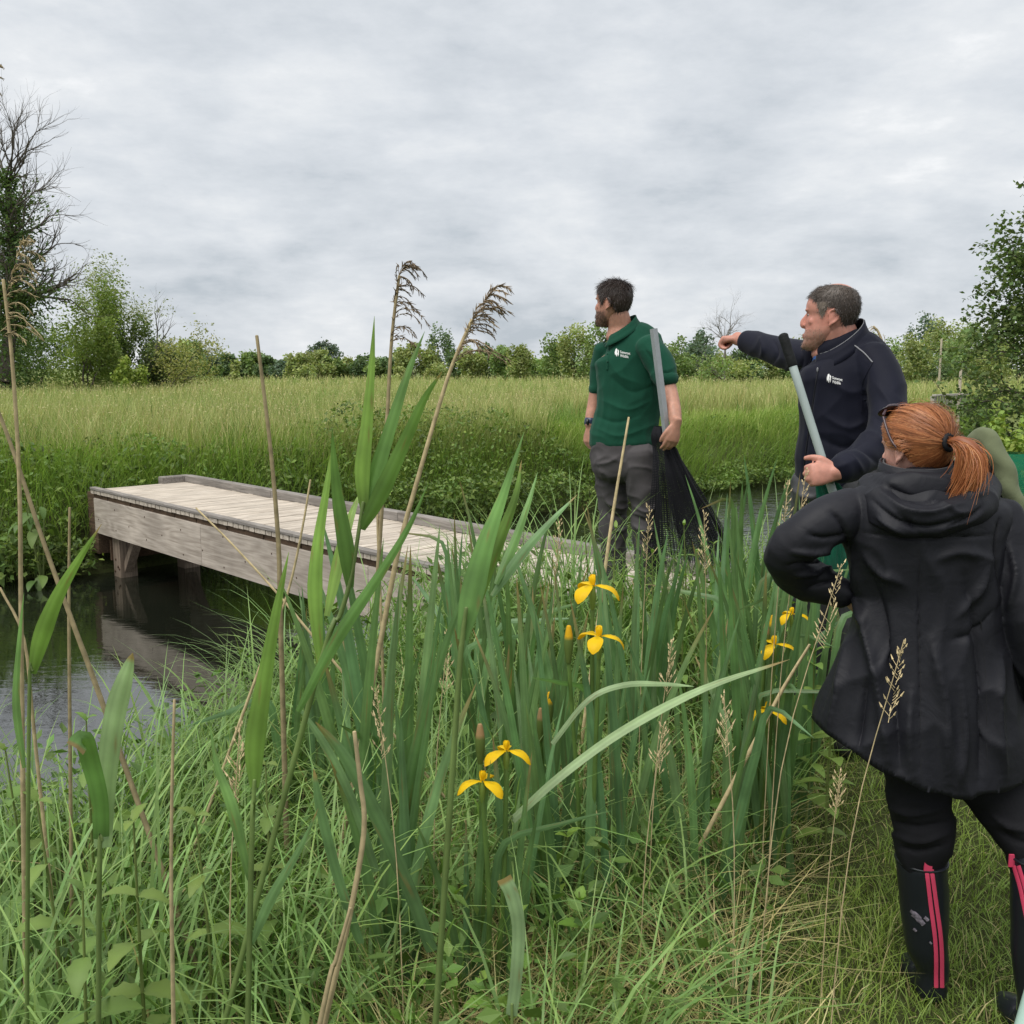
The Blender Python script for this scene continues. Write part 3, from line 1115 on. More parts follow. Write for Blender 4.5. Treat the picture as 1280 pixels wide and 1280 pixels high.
# ---- alder on the right
def alder():
    rng = np.random.default_rng(77)
    d = 10.5
    b = P(1330, 560, d)
    z = float(ground(b[0], d))
    root = empty('alder_tree', (b[0], d, z - .05), 'broad leaved alder tree with dark leaves beside the river bank', 'tree')
    segs, tips = [], []
    p = np.zeros(3); r = .075
    trunk = []
    for i in range(8):
        q = p + np.array([rng.normal() * .03 - .005, rng.normal() * .03, .40])
        trunk.append((p, q, r, r * .86)); p, r = q, r * .86
    for i, (a, c, r0, r1) in enumerate(trunk):
        for k in range(7):
            ang = rng.uniform(0, 2 * PI) if k > 2 else PI + rng.uniform(-.6, .6)
            ln = (1.30 - .105 * i) * rng.uniform(.75, 1.2)
            grow(c, (math.cos(ang), math.sin(ang), rng.uniform(-.15, .5)), ln, r1 * .35, 1, rng, segs, tips, .65, (7,), .16, .02, .5, 6)
    V, q = seg_tubes(trunk, 9)
    link('trunk', mesh_np('trunk', V, q), M['bark'], root)
    V, q = seg_tubes(segs, 4)
    link('branches', mesh_np('branches', V, q), M['bark'], root)
    tp = np.array([t[0] for t in tips])
    n = 22000
    i = rng.integers(0, len(tp), n)
    pts = tp[i] + rng.normal(size=(n, 3)) * np.array([.055, .055, .05])
    tone = rng.uniform(.7, 1.25, len(tp))[i]
    V, q, t, c = leaf_cloud(pts, rng.uniform(.035, .075, n), vary((.06, .095, .032), n, .3, .15, rng) * tone[:, None], rng, .5, .72)
    link('crown', mesh_np('crown', V, q, None, c, False), M['treeleaf'], root)


alder()
for k, (px, top, hw, d, c, lab) in enumerate([(1262, 520, 36, 8.2, (.13, .19, .04), 'yellow green sallow bush under the alder'),
                                              (1243, 524, 24, 9.6, (.10, .15, .05), 'small leafy bush in front of the wooden railing'),
                                              (1300, 500, 40, 9.2, (.09, .14, .045), 'leafy bush at the foot of the alder')]):
    b = P(px, 600, d)
    z = float(ground(b[0], d))
    h = P(px, top, d)[2] - z
    bush('bush', (b[0], d, z), hw * d / FPX, h, 3500, .055, c, GRP, lab, 'bush', None, 18)

# ------------------------------------------------------------------ wooden railing out in the meadow
def far_rail():
    d = 25.6
    wood = wood_mat('pale_rail', (.46, .43, .38), (.26, .24, .2), (.8, 12, 12))
    a, b = P(1168, 493, d), P(1208, 499, d + 1.2)
    z0 = float(ground(a[0], d))
    root = empty('wooden_railing', (a[0], d, z0), 'weathered grey slatted wooden railing standing in the meadow', 'railing')
    v = b - a
    L = float(np.hypot(v[0], v[1]))
    root.rotation_euler = (0, 0, math.atan2(v[1], v[0]))
    H = float(a[2] - z0)
    MB().box((0, -.05, H - .05), (L, .06, H), .006).build('top_rail', wood, root)
    MB().box((0.01, -.02, H - .34), (L, .02, H - .27), .004).build('lower_rail', wood, root)
    n = 13
    for i in range(n):
        x = .04 + i * (L - .12) / (n - 1)
        wd = .10 if i in (0, 6, n - 1) else .035
        MB().box((x, .022, -.1 if wd > .05 else H - .36), (x + wd, .022 + wd, H - .051), .003).build('post' if wd > .05 else 'slat', wood, root)


far_rail()
pm = plain_mat('pale_post', (.42, .37, .28), .9, .1, 0, .2)
for px, py0, py1, d, r_, lab in ((1177, 424, 476, 42, .05, 'tall thin pale post in the meadow before the scrub'),
                                 (1201, 463, 500, 17, .03, 'short grey stake in the meadow beside the alder')):
    a, b = P(px, py0, d), P(px, py1, d)
    z0 = float(ground(a[0], d))
    V, F = tube([(a[0], d, z0 - .1), (a[0] + .01, d, (a[2] + z0) / 2), (a[0], d, a[2])], [r_ * 1.1, r_, r_ * .85], nseg=8, sub=2)
    o = MB().add(V, F).build('stake', pm, None, True)
    tag(o, lab, 'post')

# ------------------------------------------------------------------ meadow grass (stuff)
rm = np.random.default_rng(3)


def meadow():
    n = 240000
    ang = rm.uniform(-rad(38), rad(38), n)
    inv = rm.uniform(1 / 150., 1 / 9.5, n) * .55 + rm.uniform(1 / 150., 1 / 24., n) * .45
    d = 1 / inv
    x, y = d * np.sin(ang), d * np.cos(ang)
    sf = s_far(x, y)
    ok = sf > .55
    x, y, d, sf = x[ok], y[ok], d[ok], sf[ok]
    n = len(x)
    z = ground(x, y) - .03
    patch = wav(x, y, .13) * .6 + wav(x, y, .5, 2) * .4
    strip = (sf < 2.9 + .5 * np.sin(x * .8)) & (x > 0.6)
    h = rm.uniform(.55, 1.0, n) * (1 + .18 * patch)
    h = np.where(strip, h * .62, h)
    h = np.where((sf > 3.0) & (sf < 4.6) & (x > .6), h * 1.12, h)
    wd = np.maximum(.006, d * .00075) * rm.uniform(.6, 1.3, n)
    g1 = np.array([.19, .245, .085]); g2 = np.array([.285, .315, .145]); tan = np.array([.44, .38, .225])
    patch2 = wav(x, y, 1.3, 5) * .5 + wav(x, y, .33, 9) * .6
    h = h * (1 + .16 * patch2)
    k = np.clip(.55 + .45 * patch + .3 * patch2 + rm.normal(size=n) * .35, 0, 1)[:, None]
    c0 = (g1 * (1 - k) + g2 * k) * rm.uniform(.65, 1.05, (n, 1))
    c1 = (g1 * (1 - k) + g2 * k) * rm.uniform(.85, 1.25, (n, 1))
    seed = rm.uniform(0, 1, n) < np.clip(.14 + .2 * wav(x, y, .11, 1.0), .02, .5)
    seed &= ~strip
    c1[seed] = tan * rm.uniform(.7, 1.15, (seed.sum(), 1))
    br = strip[:, None]
    c1 = np.where(br, np.array([.26, .325, .105]) * rm.uniform(.85, 1.2, (n, 1)), c1)
    az = rm.uniform(0, 2 * PI, n)
    base = np.stack([x, y, z], 1)
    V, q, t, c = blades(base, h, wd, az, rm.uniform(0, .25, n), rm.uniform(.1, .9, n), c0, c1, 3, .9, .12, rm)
    # seed heads and darker rush tufts
    i = np.where(seed | (rm.uniform(0, 1, n) < .05))[0]
    i = rm.choice(i, min(len(i), 28000), replace=False)
    m_ = 2 * 3 + 1
    tipp = V.reshape(n, m_, 3)[i, -1]
    sz = np.maximum(.03, d[i] * .0016) * rm.uniform(.7, 1.6, len(i))
    sh = leaf_cloud(tipp, sz, np.array([[.38, .36, .23]]) * rm.uniform(.65, 1.25, (len(i), 1)), rm, 0, .35)
    nt_ = 900
    an = rm.uniform(-rad(38), rad(38), nt_); dd = 1 / rm.uniform(1 / 60., 1 / 12., nt_)
    tx, ty = dd * np.sin(an), dd * np.cos(an)
    ok = s_far(tx, ty) > 1.2
    tx, ty, dd = tx[ok], ty[ok], dd[ok]
    nb = 26
    bx_ = np.repeat(tx, nb) + rm.normal(size=len(tx) * nb) * .16; by_ = np.repeat(ty, nb) + rm.normal(size=len(tx) * nb) * .16
    kk = len(bx_)
    tc_ = np.repeat(np.array([[.105, .165, .05]]) * rm.uniform(.7, 1.4, (len(tx), 1)), nb, 0)
    tf = blades(np.stack([bx_, by_, ground(bx_, by_)], 1), rm.uniform(.6, 1.05, kk), np.maximum(.007, np.repeat(dd, nb) * .0008), rm.uniform(0, 2 * PI, kk), rm.uniform(.02, .3, kk), rm.uniform(.1, .8, kk), tc_ * .9, tc_ * 1.25, 3, .9, .1, rm)
    V, q, t, c = join_np([(V, q, t, c), sh, tf])
    tag(link('meadow_grass', mesh_np('meadow_grass', V, q, t, c, False), M['meadow']), 'tall pale green meadow grass with seed heads across the river', 'grass', None, 'stuff')


meadow()


def far_bank():
    """tangle of broad leaves and grass hanging over the far waterline"""
    n = 84000
    a = rm.uniform(-9, 26, n)
    f = np.where(rm.uniform(0, 1, n) < .3, rm.uniform(-.5, .25, n), rm.uniform(-.35, 1.9, n))
    base = FAR0 + RD * a[:, None] - RN * f[:, None]
    x, y = base[:, 0], base[:, 1]
    keep = ~((np.abs((x - BA[0]) * BY[0] + (y - BA[1]) * BY[1] - BW / 2) < BW / 2 + .02) & ((x - BA[0]) * BX[0] + (y - BA[1]) * BX[1] > -.35))
    keep &= (rm.uniform(0, 1, len(x)) > .72 * sstep(7.4, 8.6, a) * (f > .3))
    x, y, a, f = x[keep], y[keep], a[keep], f[keep]
    n = len(x)
    z = ground(x, y)
    mound = .45 + .30 * wav(a, a * 0 + 1, .55, .4) + .12 * wav(a, f, 1.6)
    mound = np.where(a > 9, mound * .75, mound)
    mound = mound + .42 * np.exp(-((a - 5.2) / 1.7) ** 2) + .25 * np.exp(-((a + 1.2) / 1.2) ** 2)
    hgt = np.clip(mound, .12, 1.1) * np.where(f < 0, .8, 1)
    zz = np.maximum(z, WATER + .05) + rm.uniform(.0, 1, n) ** .7 * hgt
    lift = sstep(-.5, .7, f)
    zz = np.maximum(zz, WATER + .06)
    pts = np.stack([x, y, zz], 1)
    tone = .75 + .35 * wav(a * 1.5, f * 2, 1.1, 3)
    bright = (rm.uniform(0, 1, n) < .25)[:, None]
    col = vary((.11, .175, .05), n, .3, .12, rm) * tone[:, None]
    col = np.where(bright, vary((.13, .19, .05), n, .2, .1, rm), col)
    V, q, t, c = leaf_cloud(pts, rm.uniform(.035, .11, n), col, rm, .4, .5)
    tag(link('bank_foliage', mesh_np('bank_foliage', V, q, None, c, False), M['leaf']), 'dense leafy herbs hanging over the far river bank', 'foliage', None, 'stuff')
    n = 26000
    a = rm.uniform(-9, 26, n)
    f = rm.uniform(.0, 1.6, n)
    base = FAR0 + RD * a[:, None] - RN * f[:, None]
    x, y = base[:, 0], base[:, 1]
    keep = ~((np.abs((x - BA[0]) * BY[0] + (y - BA[1]) * BY[1] - BW / 2) < BW / 2 + .06) & ((x - BA[0]) * BX[0] + (y - BA[1]) * BX[1] > -.25))
    x, y = x[keep], y[keep]
    n = len(x)
    base = np.stack([x, y, ground(x, y) - .02], 1)
    az = np.arctan2(RN[1], RN[0]) + rm.uniform(-1.3, 1.3, n)
    c0 = vary((.12, .18, .045), n, .25, .1, rm)
    c1 = vary((.17, .25, .06), n, .25, .1, rm)
    V, q, t, c = blades(base, rm.uniform(.4, .95, n), rm.uniform(.006, .013, n), az, rm.uniform(.05, .4, n), rm.uniform(.3, 1.7, n), c0, c1, 4, .8, .05, rm)
    tag(link('bank_grass', mesh_np('bank_grass', V, q, t, c, False), M['grass']), 'arching green grass along the far river bank', 'grass', None, 'stuff')


far_bank()

# big leaved comfrey by the bridge end
def comfrey():
    leaf_me = {}
    spots = [(-5.35, 10.55), (-5.75, 10.3), (-5.1, 10.2), (-6.2, 10.0)]
    for k, (x, y) in enumerate(spots):
        z = max(float(ground(x, y)), WATER)
        root = empty('comfrey_plant', (x, y, z), 'broad leaved green comfrey overhanging water beside the bridge end', 'plant', 'comfrey beside the bridge end')
        for i in range(16):
            t = rm.uniform(0, 1)
            zz = .08 + .85 * t
            an = rm.uniform(0, 2 * PI)
            o = link('leaf', leaf_mesh(rm.uniform(.16, .27), .42, vary((.085, .14, .045), 1, .25, .1, rm)[0], .5), M['leaf'], root)
            o.location = (.14 * math.cos(an), .14 * math.sin(an), zz)
            o.rotation_euler = (rm.uniform(-.3, .3), rm.uniform(.1, .8), an)
        segs = []
        for i in range(4):
            segs.append(((0, 0, -.05), (.12 * rm.normal(), .12 * rm.normal(), .9), .012, .006))
        V, q = seg_tubes(segs, 5)
        link('stem', mesh_np('stem', V, q, None, np.tile([[.12, .16, .06]], (len(V), 1))), M['leaf'], root)


def leaf_mesh(ln, asp, col, droop=.4, ns=6, serr=0.0):
    """ovate leaf along +X with a folded midrib, drooping"""
    V, F, C = [], [], []
    p = np.zeros(3); ang = .35
    for i in range(ns + 1):
        t = i / ns
        wd = ln * asp * .5 * (math.sin(PI * min(1, t ** .75)) ** .8) * (1 + serr * (1 if i % 2 else -1))
        if i in (0, ns): wd = .0008
        V += [(p[0], -wd, p[2] + wd * .3), (p[0], 0, p[2]), (p[0], wd, p[2] + wd * .3)]
        C += [col * 1.0, col * 1.12, col * .95]
        ang -= droop * 2 / ns
        p = p + np.array([math.cos(ang), 0, math.sin(ang)]) * ln / ns
    for i in range(ns):
        a = 3 * i
        F += [(a, a + 3, a + 4, a + 1), (a + 1, a + 4, a + 5, a + 2)]
    return mesh_np('leaf', np.array(V), np.array(F), None, np.array(C))


comfrey()


# ------------------------------------------------------------------ near bank grass (stuff)
rg = np.random.default_rng(11)


def path_mask(x, y):
    """1 on the mown path where the woman stands, 0 in the tall growth"""
    e = 0.74 + .10 * np.sin(y * 2.3) + .06 * np.sin(y * 5.1)
    edge = e + np.clip(y - 2.9, 0, 3) * .35
    edge = edge - np.clip(2.2 - y, 0, 2) * .25
    return sstep(-.08, .16, x - edge) * sstep(1.0, 1.6, s_near(x, y))


def on_bridge(x, y, pad=.02):
    u = (x - BA[0]) * BX[0] + (y - BA[1]) * BX[1]
    v = (x - BA[0]) * BY[0] + (y - BA[1]) * BY[1]
    return (u > -.3) & (u < BL + pad) & (v > -pad) & (v < BW + pad)


def scatter(n, x0, x1, y0, y1, rng, dens=None):
    x = rng.uniform(x0, x1, n)
    y = rng.uniform(y0, y1, n)
    if dens is not None:
        k = rng.uniform(0, 1, n) < dens(x, y)
        x, y = x[k], y[k]
    return x, y


def near_grass():
    def dens(x, y):
        dd = np.hypot(x, y)
        inview = np.abs(x) < .72 * y + .5
        return np.clip(1.15 - dd * .075, .25, 1) * inview * (path_mask(x, y) < .5) * (s_near(x, y) > -.35) * ~on_bridge(x, y) * (1 - .55 * sstep(5.2, 6.2, y) * sstep(.5, 1.0, x))
    parts = []
    # fine and medium grass, grown in tussocks
    x, y = scatter(170000, -6.5, 6.5, .75, 10.5, rg, dens)
    n = len(x)
    tus = wav(x, y, 2.2, .7)
    bot = sstep(3.2, 1.2, y)
    az = 2 * PI * (.5 + .5 * wav(x, y, .9, 2.2)) + rg.normal(size=n) * 1.0
    h = rg.uniform(.22, .58, n) * (1 + .25 * tus) * (.42 + .58 * sstep(.2, 1.7, s_near(x, y)))
    rightside = sstep(-.1, .9, x) * sstep(4.5, 2.0, y)
    h *= 1 - .45 * rightside
    h *= 1 - .45 * np.exp(-((x + 1.0) / .9) ** 2 - ((y - 5.4) / 1.2) ** 2)
    h *= 1 - .5 * sstep(4.9, 6.2, y) * sstep(.5, 1.0, x)
    k = np.clip(.5 + .35 * tus + rg.normal(size=n) * .25, 0, 1)[:, None]
    ga, gb = np.array([.085, .15, .042]), np.array([.185, .26, .075])
    c0 = (ga * .8 * (1 - k) + gb * .8 * k)  # shade at the root painted into the blade colour
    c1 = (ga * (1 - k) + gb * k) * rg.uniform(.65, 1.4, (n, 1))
    dry = rg.uniform(0, 1, n) < .05
    c0[dry] = np.array([.30, .235, .13]); c1[dry] = np.array([.46, .38, .23]) * rg.uniform(.7, 1.1, (dry.sum(), 1))
    base = np.stack([x, y, ground(x, y) - .02], 1)
    keep = rg.uniform(0, 1, n) < .45
    b_ = lambda v: v[keep]
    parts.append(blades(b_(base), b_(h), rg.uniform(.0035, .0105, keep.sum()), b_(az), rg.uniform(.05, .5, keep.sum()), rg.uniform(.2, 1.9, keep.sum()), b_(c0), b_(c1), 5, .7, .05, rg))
    # long arching sedge
    x, y = scatter(24000, -6, 2.5, .8, 7.5, rg, dens)
    n = len(x)
    tus = wav(x, y, 1.6, 4)
    az = 2 * PI * wav(x, y, .7, 5.2) + rg.normal(size=n) * .8
    h = rg.uniform(.5, .95, n) * (1 + .15 * tus) * (1 - .45 * sstep(-.1, .9, x) * sstep(4.5, 2.0, y)) * (.40 + .6 * sstep(.2, 1.8, s_near(x, y)))
    c0 = vary((.07, .13, .04), n, .2, .1, rg)
    c1 = vary((.16, .24, .085), n, .35, .12, rg)
    base = np.stack([x, y, ground(x, y) - .02], 1)
    parts.append(blades(base, h, rg.uniform(.005, .0125, n), az, rg.uniform(.05, .55, n), rg.uniform(.6, 2.2, n), c0, c1, 7, .35, .04, rg))
    # pale dead thatch lying low
    x, y = scatter(9000, -.5, 1.6, 1.2, 3.6, rg, dens)
    n = len(x)
    base = np.stack([x, y, ground(x, y) + rg.uniform(0, .12, n)], 1)
    c = vary((.36, .31, .17), n, .35, .08, rg)
    parts.append(blades(base, rg.uniform(.15, .5, n), rg.uniform(.002, .005, n), rg.uniform(0, 2 * PI, n), rg.uniform(.9, 1.6, n), rg.uniform(-.3, .5, n), c * .8, c, 4, 1.2, .1, rg))
    V, q, t, c = join_np(parts)
    tag(link('bank_grass', mesh_np('bank_grass', V, q, t, c, False), M['grass']), 'tangled tall grass and sedge on the near river bank', 'grass', None, 'stuff')
    # mown path
    x, y = scatter(340000, .3, 7.0, 1.2, 7.5, rg, lambda a, b: (path_mask(a, b) > rg.uniform(.2, .7, len(a))) * (np.abs(a) < .75 * b + .4) * np.clip(1.7 - .33 * b, .06, 1))
    n = len(x)
    base = np.stack([x, y, ground(x, y) - .008], 1)
    k = np.clip(.5 + .5 * wav(x, y, 2.5, 1) + rg.normal(size=n) * .25, 0, 1)[:, None]
    c1 = np.array([.13, .20, .045]) * (1 - k) + np.array([.215, .285, .07]) * k
    st = rg.uniform(0, 1, n) < .10
    c1[st] = np.array([.40, .34, .2]) * rg.uniform(.7, 1.1, (st.sum(), 1))
    V, q, t, c = blades(base, rg.uniform(.03, .13, n) * (1 + .4 * wav(x, y, 3, 2)), rg.uniform(.002, .005, n) * (1 + .25 * np.clip(y - 3, 0, 4)), rg.uniform(0, 2 * PI, n), rg.uniform(.1, .9, n), rg.uniform(.1, 1.3, n), c1 * .6, c1, 3, 1.0, .08, rg)  # blade base darkened in colour as painted root shade
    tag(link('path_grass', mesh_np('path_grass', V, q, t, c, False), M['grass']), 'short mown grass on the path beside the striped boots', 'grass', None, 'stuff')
    # low broad leaves filling the bank
    x, y = scatter(26000, -5.5, 2.6, 1.0, 7.6, rg, dens)
    n = len(x)
    pts = np.stack([x, y, ground(x, y) + rg.uniform(.03, .42, n) * (1 - .4 * sstep(0, .9, x)) * np.where(s_near(x, y) < .4, .6, 1)], 1)
    col = vary((.085, .15, .04), n, .3, .12, rg) * (.9 + .25 * wav(x, y, 2))[:, None]
    V, q, t, c = leaf_cloud(pts, rg.uniform(.025, .075, n), col, rg, .8, .55)
    tag(link('bank_herbs', mesh_np('bank_herbs', V, q, None, c, False), M['leaf']), 'small leafy herbs growing through the near bank grass', 'foliage', None, 'stuff')


near_grass()

# ------------------------------------------------------------------ hero plants
def strap_mesh(pts, w, col, prof='reed', twist=0.0, tip=None, sub=4, fold=.22, root_at=(0, 0, 0)):
    """long strap leaf through world points, w = full width in metres at the widest place"""
    C = cr_spline(np.asarray(pts, float), sub)
    n = len(C)
    T = np.gradient(C, axis=0); T /= np.linalg.norm(T, axis=1)[:, None] + 1e-9
    view = C - np.array([0, 0, CAMH]); view /= np.linalg.norm(view, axis=1)[:, None]
    S = np.cross(T, view); S /= np.linalg.norm(S, axis=1)[:, None] + 1e-9
    Nn = np.cross(S, T)
    t = np.linspace(0, 1, n)
    a = twist * np.ones(n) if np.isscalar(twist) else np.interp(t, np.linspace(0, 1, len(twist)), twist)
    S2 = S * np.cos(a)[:, None] + Nn * np.sin(a)[:, None]
    N2 = np.cross(S2, T)
    if prof == 'reed':
        pw = np.where(t < .3, .45 + .55 * np.sin(t / .3 * PI / 2), np.clip((1 - t) / .7, 0, 1) ** .85)
    elif prof == 'iris':
        pw = np.where(t < .62, .85 + .15 * np.sin(t * 3), np.clip((1 - t) / .38, 0, 1) ** .62)
    elif prof == 'cut':
        pw = np.where(t < .9, .8 + .2 * t, 1.0)
    pw = np.maximum(pw, .015) * w * .5
    us = np.array([-1, -.75, -.5, -.25, 0, .25, .5, .75, 1])
    V = np.stack([C + S2 * (pw * u)[:, None] + N2 * (pw * fold * abs(u))[:, None] for u in us], 1).reshape(-1, 3)
    V = V - np.asarray(root_at)
    m_ = len(us)
    i = np.arange(n - 1) * m_
    q = np.concatenate([np.stack([i + j, i + j + 1, i + j + 1 + m_, i + j + m_], 1) for j in range(m_ - 1)])
    col = np.asarray(col, float)
    tipc = col if tip is None else np.asarray(tip, float)
    k = np.clip((t - .82) / .18, 0, 1)[:, None]
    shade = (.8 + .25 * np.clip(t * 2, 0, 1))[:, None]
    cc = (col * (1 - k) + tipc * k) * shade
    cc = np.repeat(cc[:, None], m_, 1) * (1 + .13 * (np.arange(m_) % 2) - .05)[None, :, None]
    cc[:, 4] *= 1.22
    cc *= (1 + .10 * np.sin(t * 23 + col[0] * 300))[:, None, None]
    sp_ = R.uniform(0, 1, (n, m_)) < .02
    cc[sp_] = cc[sp_] * .4 + np.array([.16, .11, .05]) * .6
    if tip is None and R.uniform() < .5:
        cc[-2:] = np.array([.22, .17, .08])
    return mesh_np('leaf', V, q, None, cc.reshape(-1, 3))


IRIS = np.array([.088, .160, .075]); REED = np.array([.10, .19, .062]); BRIGHT = np.array([.145, .245, .058]); PALE = np.array([.22, .32, .19])
DRY = np.array([.40, .32, .21]); BROWN = np.array([.20, .15, .105])
rh = np.random.default_rng(19)


def gz(x, y):
    return float(ground(x, y))


def iris_leaf(root, bx, by, h, az, lean, curl, w, tipc=None, col=None, kink=None):
    """one sword leaf standing from the root position"""
    base = np.array(root.location)
    p = base + np.array([bx, by, -.03])
    pts = [p]
    m = 6
    for i in range(m):
        t = (i + .5) / m
        th = lean + curl * t ** 1.8
        if kink and t > kink[0]: th += kink[1]
        p = p + np.array([math.sin(th) * math.cos(az), math.sin(th) * math.sin(az), math.cos(th)]) * h / m
        pts.append(p)
    c = vary(IRIS if col is None else col, 1, .18, .1, rh)[0]
    tc = tipc if tipc is not None else (c if rh.uniform() < .75 else np.array([.17, .12, .06]))
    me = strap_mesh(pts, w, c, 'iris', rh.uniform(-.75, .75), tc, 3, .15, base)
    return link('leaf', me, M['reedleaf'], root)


def iris_flower(root, pos, size, yaw, fresh=1.0):
    """yellow flag flower: three drooping falls, three small erect crests"""
    base = np.array(root.location)
    fl = bpy.data.objects.new('flower', None)
    COL.objects.link(fl)
    fl.parent = root
    fl.location = np.asarray(pos) - base
    Y = np.array([.88, .60, .010])
    for k in range(3):
        a = yaw + k * 2 * PI / 3 + rh.uniform(-.15, .15)
        droop = rh.uniform(1.75, 2.3)
        V, C = [], []
        p = np.zeros(3)
        ns = 8
        ln = size * .84
        dirv = np.array([math.cos(a), math.sin(a), 0]); sd = np.array([-math.sin(a), math.cos(a), 0])
        ang = .55
        for i in range(ns + 1):
            t = i / ns
            wd = size * (.035 + .155 * math.sin(PI * min(1, max(0, (t - .12) / .92)) ** .9) ** .8) if i < ns else size * .02
            up = np.array([0, 0, 1.]) * math.cos(ang) + dirv * -math.sin(ang)
            cup = wd * .25
            for s_ in (-1, -.5, 0, .5, 1):
                V.append(p + sd * wd * s_ - up * cup * (s_ ** 2) + up * size * .012 * math.sin(t * 9 + s_ * 4))
                C.append(Y * (1 - .25 * (abs(s_) < .3) * (t < .5)) * np.array([1, 1 - .1 * t, 1]))
            ang -= droop * .95 / ns * (.75 + .5 * t)
            p = p + (dirv * math.cos(ang) + np.array([0, 0, math.sin(ang)])) * ln / ns
        F = [(5 * i + j, 5 * i + j + 1, 5 * i + j + 6, 5 * i + j + 5) for i in range(ns) for j in range(4)]
        link('petal', mesh_np('petal', np.array(V), np.array(F), None, np.array(C)), M['petal'], fl)
        a2 = a + rh.uniform(-.2, .2)
        V, C = [], []
        dirv = np.array([math.cos(a2), math.sin(a2), 0]); sd = np.array([-math.sin(a2), math.cos(a2), 0])
        p = np.zeros(3); ang = 1.1
        for i in range(5):
            t = i / 4
            wd = size * .065 * (.6 + .8 * math.sin(PI * t * .8))
            V += [p - sd * wd, p + np.array([0, 0, size * .015]), p + sd * wd]
            C += [Y * 1.05] * 3
            ang += .12 if i < 3 else .7
            p = p + (dirv * math.cos(ang) + np.array([0, 0, math.sin(ang)])) * size * .075
        F = [(3 * i + j, 3 * i + j + 1, 3 * i + j + 4, 3 * i + j + 3) for i in range(4) for j in range(2)]
        link('crest', mesh_np('crest', np.array(V), np.array(F), None, np.array(C)), M['petal'], fl)
    # green ovary and spathe
    V, F = tube([(0, 0, -size * .55), (0, 0, -size * .25), (0, 0, .0)], [size * .05, size * .085, size * .045], nseg=8, sub=3)
    link('spathe', poly_mesh('spathe', V, [f for f in F if len(f) == 4], np.tile(np.array([[.14, .21, .05]]), (len(V), 1))), M['reedleaf'], fl)
    return fl


def stem(root, pts, r, col, name='stem', mat='reedleaf', nseg=7):
    base = np.array(root.location)
    r = np.asarray(r) * np.ones(len(pts))
    V, F = tube(np.asarray(pts) - base, r, nseg=nseg, sub=4)
    q = [f for f in F if len(f) == 4]
    c = np.tile(np.asarray(col)[None], (len(V), 1)) * rh.uniform(.85, 1.12, (len(V), 1))
    return link(name, mesh_np(name, V, np.array(q), None, c), M[mat], root)


def iris_plant(x, y, nleaf, hmin, hmax, spread, label, flowers=(), buds=(), wd=.026, cat='iris', lean=.12):
    root = empty('yellow_iris', (x, y, gz(x, y)), label, cat, 'yellow flag irises on the near bank')
    for i in range(nleaf):
        a = rh.uniform(0, 2 * PI); rr = spread * math.sqrt(rh.uniform())
        kink = (rh.uniform(.6, .85), rh.uniform(.8, 1.6)) if rh.uniform() < .07 else None
        iris_leaf(root, rr * math.cos(a), rr * math.sin(a) * .8, rh.uniform(hmin, hmax) * 1.08, rh.uniform(0, 2 * PI), rh.uniform(0, lean * 1.6), rh.uniform(.0, .35), wd * rh.uniform(.75, 1.2), None, None, kink)
    for (px, py, d, size, yaw) in flowers:
        top = P(px, py, d)
        s0 = np.array([x + (top[0] - x) * .3, y + (top[1] - y) * .3, gz(x, y) - .02])
        mid = (s0 + top) / 2 + np.array([rh.uniform(-.02, .02), 0, 0])
        iris_flower(root, top, size, yaw)
        stem(root, [s0, mid, top - np.array([0, 0, size * .4])], [.008, .007, .006], (.10, .17, .05), 'flower_stem')
    for (px, py, d, c) in buds:
        top = P(px, py, d)
        s0 = np.array([x, y, gz(x, y) - .02])
        stem(root, [s0, (s0 + top) / 2, top - np.array([0, 0, .09])], [.007, .006, .006], (.10, .17, .05), 'flower_stem')
        V, F = tube([top - np.array([0, 0, .10]), top - np.array([0, 0, .05]), top - np.array([0, 0, .015]), top], [.007, .013, .009, .006], nseg=8, sub=3)
        cc = np.tile(np.array([[.14, .20, .05]]), (len(V), 1)); cc[V[:, 2] > top[2] - .03] = c
        link('bud', mesh_np('bud', V - np.array(root.location), np.array([f for f in F if len(f) == 4]), None, cc), M['petal'], root)
    return root


YB = (.78, .47, .02); WB = (.42, .27, .13)
iris_plant(.22, 2.62, 20, .75, 1.22, .17, 'tall yellow iris with two open flowers one above the other and a wilted bud', [(741, 733, 2.55, .115, -.25), (749, 796, 2.5, .11, .12)], [(711, 783, 2.5, YB)])
iris_plant(.12, 2.95, 15, .7, 1.1, .17, 'yellow iris with only a small opening bud among upright leaves', [], [(687, 866, 2.8, YB), (676, 886, 2.75, WB)])
iris_plant(-.07, 2.28, 9, .5, .85, .09, 'short yellow iris with two open flowers low down in the grass', [(603, 977, 2.2, .095, -.65), (633, 939, 2.25, .095, -.35)], [(600, 906, 2.3, WB)])
iris_plant(.80, 3.0, 19, .75, 1.15, .16, 'yellow iris beside the dark jacket with flowers half hidden behind its leaves', [(968, 806, 2.95, .105, -.2), (960, 888, 2.9, .10, -.75)], [(966, 770, 3.05, YB), (958, 780, 3.0, WB)])
iris_plant(.98, 3.35, 14, .8, 1.1, .14, 'yellow iris with one flower just under the bent elbow', [(990, 768, 3.3, .09, -.5)])
iris_plant(-.42, 2.75, 14, .85, 1.25, .10, 'flowerless iris with broad upright leaves fanned from one root', [], [], .032)
iris_plant(-.30, 2.30, 8, .8, 1.15, .06, 'small flowerless iris fan of dark blades in the front grass', [], [], .034)
iris_plant(-.05, 3.3, 16, .8, 1.2, .16, 'flowerless iris clump with green blades before the bridge side', [])
